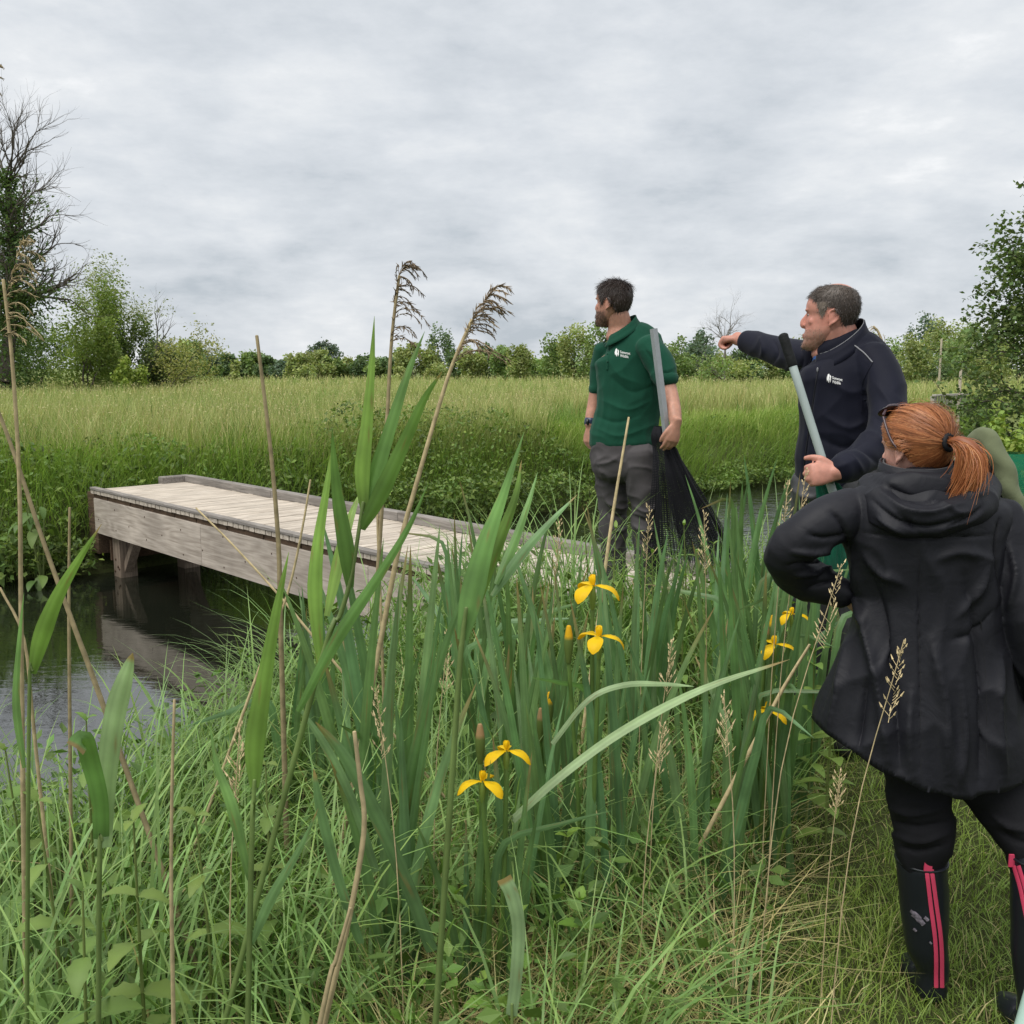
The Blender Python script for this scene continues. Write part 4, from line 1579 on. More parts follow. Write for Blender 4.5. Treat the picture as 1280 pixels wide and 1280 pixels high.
iris_plant(.50, 3.4, 14, .8, 1.1, .18, 'flowerless iris clump between the bridge end and tall flowers', [])
iris_plant(.55, 2.75, 14, .6, 1.0, .14, 'flowerless iris clump beside the long pale arching leaf', [])
iris_plant(.92, 3.75, 14, .8, 1.1, .16, 'flowerless iris clump below the black net', [])
iris_plant(-.2, 3.8, 12, .8, 1.1, .14, 'flowerless iris clump nearest the bridge beam', [])
iris_plant(1.05, 4.2, 14, .8, 1.05, .14, 'flowerless iris clump behind the sleeve by the open water', [])
iris_plant(-.75, 3.2, 8, .7, 1.0, .12, 'thin flowerless iris clump beside the reed shoots', [])


def hero_leaf(root, pix, d, wpx, col, prof='reed', twist=0.0, tip=None, fold=.22):
    """strap leaf traced at distance d (single value or start/end)"""
    d0, d1 = d if isinstance(d, tuple) else (d, d)
    n = len(pix)
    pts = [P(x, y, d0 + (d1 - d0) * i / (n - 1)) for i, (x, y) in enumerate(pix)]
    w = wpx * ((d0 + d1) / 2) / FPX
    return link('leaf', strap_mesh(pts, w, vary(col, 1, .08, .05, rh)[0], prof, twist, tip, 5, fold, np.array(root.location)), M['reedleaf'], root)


def reed(root_px, d, stem_px, stem_w, stem_col, leaves, label, name='reed', cat='reed', stemmat='reedleaf', panicle=None, group=None):
    sp = [P(x, y, d) for x, y in stem_px]
    bx, by = P(*root_px, d)[0], d
    if len(sp) > 1:
        v = sp[0] - sp[1]
        z = gz(sp[0][0], by)
        k = min(max((sp[0][2] - z) / max(-v[2], .02), 0), 6)
        bx = float(sp[0][0] + np.clip(v[0] * k, -.8, .8))
    z = gz(bx, by)
    root = empty(name, (bx, by, z), label, cat, group)
    pts = [np.array([bx, by, z - .04])] + sp
    if np.linalg.norm(pts[0] - pts[1]) < .05: pts = pts[1:]
    r = np.linspace(stem_w * 1.1, stem_w * .6, len(pts)) * d / FPX * .5
    stem(root, pts, r, stem_col, 'stem', stemmat)
    for lf in leaves:
        hero_leaf(root, *lf)
    if panicle:
        top, droop_dir, ln, ncol = panicle
        panicle_mesh(root, [P(x, y, d) for x, y in top], droop_dir, ln, ncol)
    return root


def panicle_mesh(root, axis_pts, droop, ln, col, n=17):
    ks = min(1.4, ln / .11)
    n = max(8, int(n * ks))
    """feathery drooping reed plume"""
    C = cr_spline(np.array(axis_pts), 6)
    base = np.array(root.location)
    dr = np.array(droop, float); dr /= np.linalg.norm(dr)
    segs = []
    bl, ba, bh, bw_, bc = [], [], [], [], []
    Vs = []
    for i in range(n):
        t = i / n
        k = int(t * (len(C) - 1))
        p = C[k].copy()
        d = dr * .55 + np.array([0, 0, .75]) + rh.normal(size=3) * .28
        L = ln * (1 - .55 * t) * rh.uniform(.6, 1.15)
        m = 6
        prev = p
        for j in range(m):
            d = d / np.linalg.norm(d)
            q = prev + d * L / m
            segs.append((prev - base, q - base, .0011, .0009))
            # tiny spikelets
            for s_ in range(3):
                o = rh.normal(size=3) * .3 + d * .7 + np.array([0, 0, -.25])
                o /= np.linalg.norm(o)
                st = prev + (q - prev) * rh.uniform()
                segs.append((st - base, st + o * rh.uniform(.008, .016) * ks - base, .0016 * ks, .0004))
            d = d + np.array([0, 0, rh.uniform(-.5, -.2)]) + dr * .12 + rh.normal(size=3) * .08
            prev = q
    V, q = seg_tubes(segs, 3)
    c = np.tile(np.asarray(col)[None], (len(V), 1)) * np.repeat(rh.uniform(.7, 1.35, (len(segs), 1)), 6, 0)
    o = link('plume', mesh_np('plume', V, q, None, c), M['dry'], root)
    return o


RS = (.13, .19, .07)
reed((385, 1000), 1.75, [(392, 860), (425, 770), (440, 715), (454, 628)], 8, RS, [
    ([(455, 640), (452, 590), (458, 530), (464, 460), (468, 395)], 1.75, 21, BRIGHT * .95, 'reed', .35),
    ([(456, 638), (470, 590), (492, 520), (512, 460), (531, 414)], (1.75, 1.8), 19, REED, 'reed', .2),
    ([(452, 662), (476, 618), (505, 555), (530, 500), (553, 464)], (1.75, 1.68), 22, REED, 'reed', -.25),
    ([(438, 735), (434, 690), (424, 630), (418, 580), (415, 535)], (1.75, 1.7), 22, REED * .95, 'reed', -.3),
    ([(400, 830), (393, 745), (397, 680), (408, 610), (418, 545)], (1.75, 1.8), 20, BRIGHT, 'reed', .3),
    ([(408, 770), (425, 690), (440, 640), (452, 612)], (1.75, 1.85), 18, BRIGHT * 1.05, 'reed', .5),
    ([(372, 890), (420, 800), (470, 725), (510, 660), (535, 605)], (1.7, 1.62), 17, REED * .95, 'reed', .2)],
    'leafy green reed shoot with many broad upswept leaves before the bridge', group='green reed shoots')
reed((560, 1080), 1.7, [(570, 900), (578, 800), (583, 760)], 9, RS, [
    ([(578, 800), (590, 740), (606, 680), (628, 620), (655, 540)], (1.7, 1.75), 31, REED * 1.0, 'reed', [.1, .25, .5]),
    ([(584, 790), (600, 735), (625, 675), (645, 620), (652, 575)], (1.72, 1.85), 24, BRIGHT * .8, 'reed', -.5),
    ([(620, 730), (640, 685), (660, 630), (672, 590)], (1.8, 1.9), 13, REED, 'reed', .2),
    ([(615, 745), (650, 695), (690, 650), (722, 618)], (1.8, 1.85), 14, IRIS * 1.25, 'reed', .3)],
    'reed shoot with one very broad green leaf crossing the deck', group='green reed shoots')
reed((312, 1200), 1.55, [(314, 1080), (317, 1000), (318, 975)], 8, RS, [
    ([(318, 985), (318, 930), (330, 850), (346, 760), (361, 690)], 1.55, 27, BRIGHT * .8, 'reed', .2),
    ([(312, 1100), (290, 1010), (272, 960), (262, 905)], (1.55, 1.6), 16, REED, 'reed', .3),
    ([(314, 1180), (340, 1120), (375, 1060), (398, 1010)], (1.55, 1.5), 15, IRIS * 1.2, 'reed', .2)],
    'reed shoot with a wide bright leaf standing before the dark water', group='green reed shoots')
reed((120, 1150), 1.5, [(124, 1100), (128, 1050)], 8, RS, [
    ([(128, 1060), (132, 980), (142, 900), (155, 850), (166, 816)], 1.5, 27, PALE * .95, 'iris', .15),
    ([(126, 1050), (124, 1000), (112, 950), (104, 925), (95, 935)], (1.5, 1.42), 26, REED, 'cut', .2)],
    'reed shoot with blunt pale leaf and one bent over leaf', group='green reed shoots')
reed((30, 1000), 1.7, [(36, 900), (41, 838)], 6, RS, [
    ([(40, 842), (52, 795), (72, 745), (98, 700), (127, 655)], 1.7, 22, BRIGHT * .8, 'reed', .15),
    ([(30, 960), (20, 880), (24, 800), (30, 740)], (1.7, 1.75), 10, REED, 'reed', .2)],
    'single slanting reed leaf over the dark pool', group='green reed shoots')
reed((640, 1300), 1.6, [(640, 1255)], 7, RS, [
    ([(639, 1270), (645, 1220), (648, 1160), (640, 1120), (630, 1098)], 1.6, 20, PALE * .8, 'cut', .1)],
    'lone blunt pale leaf standing low in the front grass', group=None)
# long arching pale leaves
reed((560, 1180), 2.3, [(600, 1090), (640, 1020)], 5, RS, [
    ([(640, 1025), (700, 970), (780, 912), (880, 860), (988, 824)], (2.3, 2.45), 13, PALE * .85, 'iris', .5),
    ([(690, 930), (735, 875), (780, 856), (830, 855), (868, 858)], (2.35, 2.4), 8, PALE * .85, 'iris', .4)],
    'long pale leaf arching sideways in front of the irises')
reed((470, 1230), 2.0, [(500, 1120)], 6, RS, [
    ([(540, 1190), (510, 1110), (470, 1020), (430, 945), (394, 902)], 2.0, 20, IRIS * .85, 'iris', .3, (.16, .13, .05)),
    ([(470, 1090), (440, 1000), (405, 930), (370, 880)], (2.05, 2.1), 12, IRIS, 'iris', .2),
    ([(450, 1180), (420, 1090), (400, 1010), (392, 960)], (2.0, 2.0), 14, IRIS, 'iris', .3)],
    'dark sword leaf leaning over the front grass towards the water')
# dry stalks and old reeds with plumes
DC = np.array([.33, .265, .165])
reed((352, 900), 2.8, [(351, 790), (348, 680), (338, 560), (321, 420)], 7, DC * .9, [], 'dry brown reed stalk with broken top before the bridge', 'dry_stalk', 'stalk', 'dry')
reed((465, 900), 2.9, [(470, 760), (477, 640), (484, 520), (490, 420), (499, 345)], 6, DC * 1.0, [], 'old reed with dark drooping plume against the sky', 'plumed_reed', 'reed', 'dry',
     ([(488, 430), (493, 380), (499, 345), (508, 330)], (.75, 0, -.55), .14, BROWN * 1.0))
reed((460, 980), 2.7, [(478, 790), (500, 680), (522, 600), (548, 510), (566, 455), (590, 400)], 7, DC * 1.35, [], 'old pale reed leaning away with feathery brown plume', 'plumed_reed', 'reed', 'dry',
     ([(572, 450), (585, 412), (600, 385), (616, 364)], (1, 0, -.15), .16, BROWN * 1.5))
reed((30, 1050), 2.0, [(28, 940), (26, 760), (24, 600), (15, 450), (4, 350)], 6.5, DC * 1.25, [], 'thick dry reed with pale curled plume at the meadow edge', 'plumed_reed', 'reed', 'dry',
     ([(4, 420), (8, 370), (20, 325), (34, 300)], (.8, 0, -.3), .10, DC * 1.3))
reed((150, 960), 2.3, [(130, 885), (95, 790), (55, 680), (15, 560), (-20, 470)], 7, DC * .95, [], 'dry stalk slanting across the dark pool', 'dry_stalk', 'stalk', 'dry')
reed((88, 1000), 2.4, [(87, 880), (86, 740), (87, 635)], 5, DC * 1.1, [], 'thin upright dry stalk over the dark pool', 'dry_stalk', 'stalk', 'dry')
reed((48, 1050), 2.3, [(44, 930), (30, 800), (0, 735)], 5, DC * 1.3, [], 'thin dry stalk bowing outward over the pool', 'dry_stalk', 'stalk', 'dry')
reed((216, 1300), 1.45, [(216, 1230), (214, 1100), (215, 985), (218, 875)], 6, DC * 1.3, [], 'straight pale dry stalk standing in the front grass', 'dry_stalk', 'stalk', 'dry')
reed((395, 1330), 1.4, [(410, 1260), (436, 1150), (455, 1040), (450, 975), (443, 915)], 9, DC * 1.25, [], 'thick pale dry stalk with slight bend in the front grass', 'dry_stalk', 'stalk', 'dry')
reed((390, 1330), 1.38, [(402, 1270), (420, 1200), (438, 1135)], 8, DC * 1.1, [], 'short dry stalk leaning beside the thick pale one', 'dry_stalk', 'stalk', 'dry')
reed((748, 800), 3.4, [(758, 700), (768, 630), (778, 570), (786, 522)], 4.6, DC * 1.9, [], 'pale bamboo coloured cane standing before the green polo', 'cane', 'cane', 'dry')
reed((480, 1000), 2.9, [(476, 760), (472, 640), (478, 540)], 4, DC * 1.4, [], 'thin tan stalk crossing the deck behind the reed shoot', 'dry_stalk', 'stalk', 'dry')
reed((300, 1000), 2.8, [(330, 820), (360, 740), (378, 660), (388, 600)], 4, DC * 1.5, [], 'thin pale grass stem with frayed tip before the deck', 'dry_stalk', 'stalk', 'dry')
reed((930, 1000), 2.7, [(955, 905), (985, 850), (1012, 806)], 6, DC * 1.7, [], 'broken pale straw leaning beside the half hidden iris', 'dry_stalk', 'stalk', 'dry')
reed((420, 900), 3.0, [(395, 800), (345, 740), (290, 680), (245, 635)], 3.5, DC * 1.9, [], 'thin white straw slanting across the bridge beam', 'dry_stalk', 'stalk', 'dry')
reed((-20, 700), 1.35, [(-18, 500), (-16, 300), (-8, 140)], 7, DC, [], 'tall plumed reed rising beside the pool edge', 'plumed_reed', 'reed', 'dry',
     ([(-14, 130), (-10, 110), (-6, 90), (-2, 78)], (.9, 0, .0), .028, DC * .8))
reed((1120, 600), 6.5, [(1115, 470), (1100, 420), (1092, 408)], 4, DC * 1.3, [], 'old reed with pale plume behind the navy jacket shoulder', 'plumed_reed', 'reed', 'dry',
     ([(1112, 452), (1106, 430), (1098, 415), (1092, 407)], (-.8, 0, -.3), .10, DC * 1.2))


# nettles and brambles as whole plants
def herb(x, y, h, npair, lf, asp, label, name, cat, col, group, lean=(0, 0), serr=.12, droop=.5):
    root = empty(name, (x, y, gz(x, y)), label, cat, group)
    top = np.array([x + lean[0], y + lean[1], gz(x, y) + h])
    b = np.array([x, y, gz(x, y) - .03])
    mid = (b + top) / 2 + np.array([rh.normal() * .02, rh.normal() * .02, 0])
    stem(root, [b, mid, top], [.0045, .004, .002], (.13, .17, .06))
    variants = [leaf_mesh(lf * k, asp, vary(col, 1, .15, .1, rh)[0], droop, 8, serr) for k in (.8, 1.0, 1.15)]
    for me in variants: me.materials.append(M['leaf'])
    C = cr_spline(np.array([b, mid, top]), 8)
    for i in range(npair):
        t = .3 + .7 * i / max(npair - 1, 1)
        p = C[min(int(t * (len(C) - 1)), len(C) - 1)] - np.array(root.location)
        yaw = i * PI / 2 + rh.uniform(-.3, .3)
        for s_ in (0, PI):
            o = bpy.data.objects.new('leaf', variants[rh.integers(0, 3)])
            COL.objects.link(o)
            o.parent = root
            o.location = p
            sc = (1.05 - .55 * max(0, t - .6) / .4) * rh.uniform(.85, 1.1)
            o.scale = (sc, sc, sc)
            o.rotation_euler = (rh.uniform(-.2, .2), rh.uniform(-.35, .3) - (t > .9) * .5, yaw + s_ + rh.uniform(-.2, .2))
    return root


NET = np.array([.105, .165, .045]); BRB = np.array([.14, .235, .05])
for k, (px, py, d, h, n_, lean) in enumerate([(180, 1240, 1.75, .62, 6, (0, 0)), (100, 1250, 1.7, .5, 5, (.02, 0)), (250, 1200, 2.0, .5, 5, (0, .02)), (60, 1180, 2.0, .55, 5, (0, 0)),
                                              (330, 1150, 2.3, .5, 5, (.02, 0)), (120, 1080, 2.5, .55, 5, (0, 0)), (20, 1100, 2.4, .5, 5, (0, 0))]):
    b = P(px, py, d)
    herb(b[0], d, h + .2, n_, .10, .5, 'stinging nettle with paired toothed leaves in the front grass', 'nettle', 'nettle', NET, 'nettles in the front grass', lean)
for k, (px, d, h, n_) in enumerate([(780, 4.3, .75, 6), (815, 4.1, .7, 6), (845, 4.4, .72, 6), (740, 4.5, .7, 5), (880, 4.2, .65, 6), (905, 4.5, .6, 5), (800, 4.7, .6, 5), (700, 4.4, .6, 5), (860, 3.8, .7, 6), (770, 3.7, .65, 6)]):
    x = (px - 640) / FPX * d
    herb(x, d, h, n_, .095, .36, 'narrow leaved green bank herb growing at the bridge end', 'bank_herb', 'plant', NET * 1.15, 'herbs at the bridge end', (rh.uniform(-.05, .05), 0), .03, .35)
for k, (px, py, d, h, n_) in enumerate([(520, 1230, 2.05, .25, 3), (600, 1200, 2.05, .3, 4), (725, 1190, 2.3, .36, 4), (700, 1090, 2.5, .4, 3), (480, 1240, 2.0, .2, 3), (560, 1130, 2.3, .35, 3), (770, 1260, 2.1, .18, 3), (640, 1240, 1.95, .22, 3)]):
    b = P(px, py, d)
    herb(b[0], d, h, n_, .085, .75, 'bright green crinkled bramble sprig low in the front grass', 'bramble', 'bramble', BRB, 'bramble sprigs in the front grass', (rh.uniform(-.04, .04), 0), .1, .35)
# big leaved plants beside the jacket
for px, d, h in ((1030, 3.2, .66), (1060, 3.0, .60), (1005, 3.6, .72)):
    x = (px - 640) / FPX * d
    herb(x, d, h + .05, 7, .105, .5, 'broad leaved bright herb below the bent elbow', 'bank_herb', 'plant', NET * 1.25, 'broad herbs below the elbow', (0, 0), .03, .4)


def grass_head(px, py, d, lean, label):
    """flowering grass stem with a loose pale panicle"""
    top = P(px, py, d)
    bx = top[0] - lean
    root = empty('flowering_grass', (bx, d, gz(bx, d)), label, 'grass stem', 'flowering grass stems on the near bank')
    b = np.array([bx, d, gz(bx, d) - .02])
    stem(root, [b, (b * .4 + top * .6) - np.array([lean * .35, 0, 0]), top], [.0018, .0014, .0009], DC * 1.5, 'stem', 'dry', 5)
    segs = []
    for i in range(26):
        t = i / 26
        p = top - (top - b) * .16 * (1 - t) * np.array([1.2, 1, 1])
        a = rh.uniform(0, 2 * PI)
        o = np.array([math.cos(a) * .7, math.sin(a) * .7, .8]) * rh.uniform(.012, .035) * (1.1 - .7 * t)
        segs.append((p - b, p + o - b, .0008, .0006))
        segs.append((p + o - b, p + o * 1.35 + np.array([0, 0, .004]) - b, .0024, .0006))
    V, q = seg_tubes(segs, 4)
    c = np.tile((DC * 1.9)[None], (len(V), 1))
    o = link('seed_head', mesh_np('seed_head', V, q, None, c), M['dry'], root)
    o.location = (0, 0, -.02)


for g in [(1008, 585, 2.6, .06), (1052, 705, 2.2, .16), (812, 632, 3.2, .02), (985, 600, 2.7, .03), (905, 870, 2.2, -.05), (830, 905, 2.3, .05), (300, 905, 1.8, .05), (470, 860, 2.0, -.05),
          (1050, 965, 2.35, .02), (1130, 800, 2.0, .12), (880, 640, 3.0, -.03), (700, 650, 3.2, .04), (560, 790, 2.4, .05), (840, 800, 2.5, .05)]:
    grass_head(*g, 'slender pale flowering grass stem with loose seed head')

# ------------------------------------------------------------------ people
def T(rows, nseg=20, sub=4, view=(0, 1, 0), exp=2.0):
    """tube from rows (px, py, d, a_px, b_px)"""
    pts = [P(r[0], r[1], r[2]) for r in rows]
    a = [r[3] * r[2] / FPX for r in rows]
    b = [(r[4] if len(r) > 4 else r[3]) * r[2] / FPX for r in rows]
    return tube(pts, a, b, nseg, sub, view, True, exp)


def basis(F, roll=0.0, pitch=0.0):
    F = np.array(F, float); F /= np.linalg.norm(F)
    U = np.array([0, 0, 1.])
    F = F * math.cos(pitch) + U * math.sin(pitch)
    Rr = np.cross(F, U); Rr /= np.linalg.norm(Rr)
    U = np.cross(Rr, F)
    if roll:
        Rr, U = Rr * math.cos(roll) + U * math.sin(roll), U * math.cos(roll) - Rr * math.sin(roll)
    return np.stack([Rr, F, U], 1)          # columns: right, forward, up


HEAD = [(-.50, .33, .14, .10), (-.46, .385, .05, .165), (-.40, .405, -.02, .205), (-.34, .385, -.08, .235), (-.29, .395, -.14, .255), (-.24, .385, -.22, .268),
        (-.16, .375, -.33, .288), (-.06, .375, -.41, .305), (.03, .352, -.45, .318), (.10, .385, -.47, .324), (.20, .385, -.475, .326), (.30, .345, -.45, .310),
        (.38, .28, -.39, .272), (.44, .20, -.31, .215), (.48, .10, -.22, .145), (.50, .0, -.12, .06)]


def head_parts(nose=1.0, jaw=1.0):
    D = np.array(HEAD)
    D[:, 1] -= .0
    D[:, 2] *= .84
    D = cr_spline(D, 3)
    ns = 28
    V = []
    for z, fr, bk, wd in D:
        c = (fr + bk) / 2 - .02
        wd = wd * (1 + (jaw - 1) * float(sstep(-.05, -.32, z)))
        for j in range(ns):
            a = 2 * PI * j / ns
            cx, sy = math.sin(a), math.cos(a)
            e = 2.25 if sy > 0 else 2.1
            x = wd * math.copysign(abs(cx) ** (2 / e), cx)
            y = c + (fr - c if sy > 0 else c - bk) * math.copysign(abs(sy) ** (2 / e), sy)
            V.append((x, y, z))
    n = len(D)
    F = [(i * ns + j, i * ns + (j + 1) % ns, (i + 1) * ns + (j + 1) % ns, (i + 1) * ns + j) for i in range(n - 1) for j in range(ns)]
    F = [f[::-1] for f in F]
    F.append(tuple(range(ns))); F.append(tuple((n - 1) * ns + ns - 1 - j for j in range(ns)))
    parts = [(np.array(V), F)]
    k = nose
    parts.append(tube([(0, .345, .08), (0, .372, .01), (0, .395, -.06), (0, .395, -.115), (0, .36, -.145)], [.022, .026, .032, .036, .026], [.022, .040, .066, .068, .035], nseg=12, sub=3))
    for s in (-1, 1):
        parts.append(ellipsoid((s * .036, .385, -.122), (.026, .032, .022), None, 10, 8))
        parts.append(ellipsoid((s * .10, .350, .105), (.085, .040, .026), None, 12, 8))       # brow
        parts.append(ellipsoid((s * .17, .262, -.07), (.085, .055, .07), None, 12, 8))         # cheekbone
        # ear: bowl with rim
        Me = np.array(basis((s * .25, .97, 0)))
        parts.append(ellipsoid((s * .335, -.06, -.015), (.024, .066, .115), np.array([[1, 0, 0], [0, .97, -.22], [0, .22, .97]]), 12, 10))
        parts.append(tube([(s * .330, -.02, -.135), (s * .345, -.04, -.11), (s * .362, -.125, -.05), (s * .374, -.145, .035), (s * .368, -.09, .10), (s * .350, -.025, .085), (s * .33, .0, .02)],
                          [.022, .020, .018, .018, .018, .016, .014], nseg=8, sub=3))
    parts.append(ellipsoid((0, .392, -.265), (.085, .030, .018), None, 12, 8))
    parts.append(ellipsoid((0, .386, -.305), (.075, .032, .020), None, 12, 8))
    parts.append(ellipsoid((0, .365, -.435), (.08, .055, .05), None, 12, 8))
    return parts


def head_mesh(HH, nose=1.0, jaw=1.0):
    V, F = fuse([(v * HH, f) for v, f in head_parts(nose, jaw)], HH * .0135, 3)
    return V / HH, F


def hand_parts(wrist, Y, Z, side, curls, thumb=(.5, .35), s=1.0, spread=.0):
    """palm + five fingers; Y towards fingers, Z out of the back of the hand"""
    wrist = np.array(wrist, float)
    Y = np.array(Y, float); Y /= np.linalg.norm(Y)
    Z = np.array(Z, float); Z -= Y * (Z @ Y); Z /= np.linalg.norm(Z)
    X = np.cross(Y, Z) * side
    parts = []
    parts.append(tube([wrist - Y * .03 * s, wrist + Y * .012 * s, wrist + Y * .05 * s, wrist + Y * .085 * s], np.array([.026, .028, .038, .040]) * s, np.array([.020, .017, .016, .013]) * s, 14, 3, Z))
    xs = (.030, .010, -.010, -.028)
    ls = (.072, .080, .075, .058)
    for i in range(4):
        p = wrist + (Y * (.083 - (.006 if i in (0, 3) else 0)) + X * xs[i]) * s
        m, q, dd = [rad(c) for c in (curls[i] if isinstance(curls[0], (list, tuple)) else curls)]
        a = 0
        pts = [p - Y * .02 * s, p]
        for j, (ang, fl) in enumerate(((m, .45), (q, .32), (dd, .25))):
            a += ang
            d = Y * math.cos(a) - Z * math.sin(a) + X * spread * (1.5 - i) * .5
            p = p + d * ls[i] * fl * s
            pts.append(p)
        r = np.array([.0095, .0098, .0092, .0082, .0066]) * s * (.92 if i == 3 else 1)
        parts.append(tube(pts, r, None, 10, 2, X))
    p = wrist + (Y * .022 + X * .026 - Z * .004) * s
    d = Y * math.cos(thumb[0]) + X * math.sin(thumb[0])
    pts = [p - d * .01 * s, p + d * .032 * s]
    d2 = d * math.cos(thumb[1]) - (Z * .6 + X * .5) * math.sin(thumb[1]) + Y * .15
    d2 /= np.linalg.norm(d2)
    pts.append(pts[-1] + d2 * .032 * s)
    d3 = d2 * math.cos(thumb[1]) - (Z * .5 + X * .5) * math.sin(thumb[1]); d3 /= np.linalg.norm(d3)
    pts.append(pts[-1] + d3 * .024 * s)
    parts.append(tube(pts, np.array([.014, .0125, .0105, .008]) * s, None, 10, 2, Z))
    return parts


def ribbons(Pts, Nrm, w):
    """Pts (n,k,3) strands -> flat ribbons"""
    n, k, _ = Pts.shape
    Tn = np.gradient(Pts, axis=1)
    S = np.cross(Tn, Nrm); S /= np.linalg.norm(S, axis=2)[:, :, None] + 1e-9
    t = np.linspace(0, 1, k)
    ww = (w * np.ones(n))[:, None] * (1 - .75 * t[None] ** 2)
    V = np.stack([Pts - S * ww[:, :, None] * .5, Pts + S * ww[:, :, None] * .5], 2).reshape(-1, 3)
    off = (np.arange(n) * 2 * k)[:, None]
    q = np.concatenate([off + np.array([2 * j, 2 * j + 1, 2 * j + 3, 2 * j + 2]) for j in range(k - 1)])
    return V, q


def hair_mat(name, rough=.45, spec=.4):
    m, t, b = newmat(name)
    a = N(t, 'ShaderNodeAttribute', attribute_name='Col')
    t.links.new(a.outputs['Color'], b.inputs['Base Color'])
    b.inputs['Roughness'].default_value = rough
    b.inputs['Specular IOR Level'].default_value = spec
    return m


def zline(y):
    return np.interp(y, [-.5, -.32, -.22, -.14, -.06, .02, .09, .14, .20, .30, .36, .5], [-.27, -.26, -.17, .02, .125, .13, -.02, .02, .20, .29, .31, .31])


def short_hair(VL, F, HH, M3, c, base, rng, color, length, lift, n, mask_fn, cap=.02, wmm=1.6, dv=.3):
    """cap shell plus strands on a head given in local units; returns V, q, tris, col in world - base"""
    Nl = normals(VL, F)
    mk = mask_fn(VL)
    Vc = VL + Nl * (cap * (1 + .5 * nz(VL, 9)))[:, None]
    Fc = [f for f in F if all(mk[i] for i in f)]
    used = sorted({i for f in Fc for i in f})
    idx = {v: i for i, v in enumerate(used)}
    Vcap = Vc[used]
    Fc = [tuple(idx[i] for i in f) for f in Fc]
    cand = np.where(mk)[0]
    pick = rng.choice(cand, n)
    P0 = VL[pick] + rng.normal(size=(n, 3)) * .008
    N0 = Nl[pick]
    crown = np.array([.03, -.17, .47])
    d = P0 - crown
    d[:, 2] -= .15
    d -= N0 * (d * N0).sum(1)[:, None]
    d /= np.linalg.norm(d, axis=1)[:, None] + 1e-6
    d += rng.normal(size=(n, 3)) * .28
    L = length(P0) * rng.uniform(.6, 1.2, n)
    k = 5
    pts = [P0 + N0 * cap * .3]
    p = pts[0]
    lf = lift(P0)
    for j in range(k - 1):
        t = j / (k - 1)
        dd = d + N0 * (lf * (1 - t) * 1.0)[:, None]
        dd /= np.linalg.norm(dd, axis=1)[:, None]
        p = p + dd * (L / (k - 1))[:, None]
        pts.append(p)
    Pt = np.stack(pts, 1)
    V2, q2 = ribbons(Pt, np.repeat(N0[:, None], k, 1) + rng.normal(size=(n, 1, 3)) * .3, wmm * .001 / HH)
    cc = color(P0) * rng.uniform(1 - dv, 1 + dv, (n, 1))
    c2 = np.repeat(cc, 2 * k, 0)
    c1 = color(VL[used]) * .8
    V = np.concatenate([Vcap, V2])
    col = np.concatenate([c1, c2])
    q = [f for f in Fc if len(f) == 4]
    t = [f for f in Fc if len(f) == 3]
    q = np.concatenate([np.array(q).reshape(-1, 4), q2 + len(Vcap)])
    W = c + HH * (V @ M3.T) - base
    return W, q, (np.array(t) if t else None), np.clip(col, .002, 1)


def garment(name, parts, mat, root, voxel=.006, smooth=5, fold=(), noise_amp=.003, noise_scale=(14, 14, 7), clip=None, ridge=0.0, ridge_scale=(9, 9, 5)):
    V, F = fuse(parts, voxel, smooth)
    Nn = normals(V, F)
    d = noise_amp * nz(V, noise_scale, 3.1)
    if ridge:
        r = nz(V, ridge_scale, 7.7)
        d = d + ridge * (1 - np.abs(r) * 2.4).clip(0, 1) ** 2
    V = V + Nn * d[:, None]
    if fold:
        V = folds(V, normals(V, F), fold)
    if clip is not None:
        keep = clip(V)
        F = [f for f in F if all(keep[i] for i in f)]
        used = sorted({i for f in F for i in f})
        idx = {v: i for i, v in enumerate(used)}
        V = V[used]; F = [tuple(idx[i] for i in f) for f in F]
    bv = BVHTree.FromPolygons([tuple(p) for p in V], F)
    o = link(name, poly_mesh(name, V - np.array(root.location), F), mat, root)
    return o, bv


def hit(bv, px, py, off=.0015):
    p = P(px, py, 3.0)
    o = Vector((0, 0, CAMH))
    d = (Vector(p) - o).normalized()
    h = bv.ray_cast(o, d)
    if h[0] is None: return None
    n = h[1]
    if n.dot(d) > 0: n = -n
    return np.array(h[0] + n * off)


def seam(name, bv, pix, wpx, mat, root, off=.001, sub=6, thick=.0016):
    """narrow strip lying on a garment along a line"""
    pts = cr_spline(np.array(pix, float), sub)
    V, ok = [], []
    Tn = np.gradient(pts, axis=0); Tn /= np.linalg.norm(Tn, axis=1)[:, None] + 1e-9
    S = np.stack([-Tn[:, 1], Tn[:, 0]], 1)
    for p, s in zip(pts, S):
        a, c, b = hit(bv, *(p - s * wpx / 2), off), hit(bv, *p, off + thick), hit(bv, *(p + s * wpx / 2), off)
        if a is None or b is None or c is None: continue
        V += [a, c, b]
    n = len(V) // 3
    if n < 2: return None
    F = []
    for i in range(n - 1):
        F += [(3 * i, 3 * i + 1, 3 * i + 4, 3 * i + 3), (3 * i + 1, 3 * i + 2, 3 * i + 5, 3 * i + 4)]
    return link(name, mesh_np(name, np.array(V) - np.array(root.location), np.array(F)), mat, root)


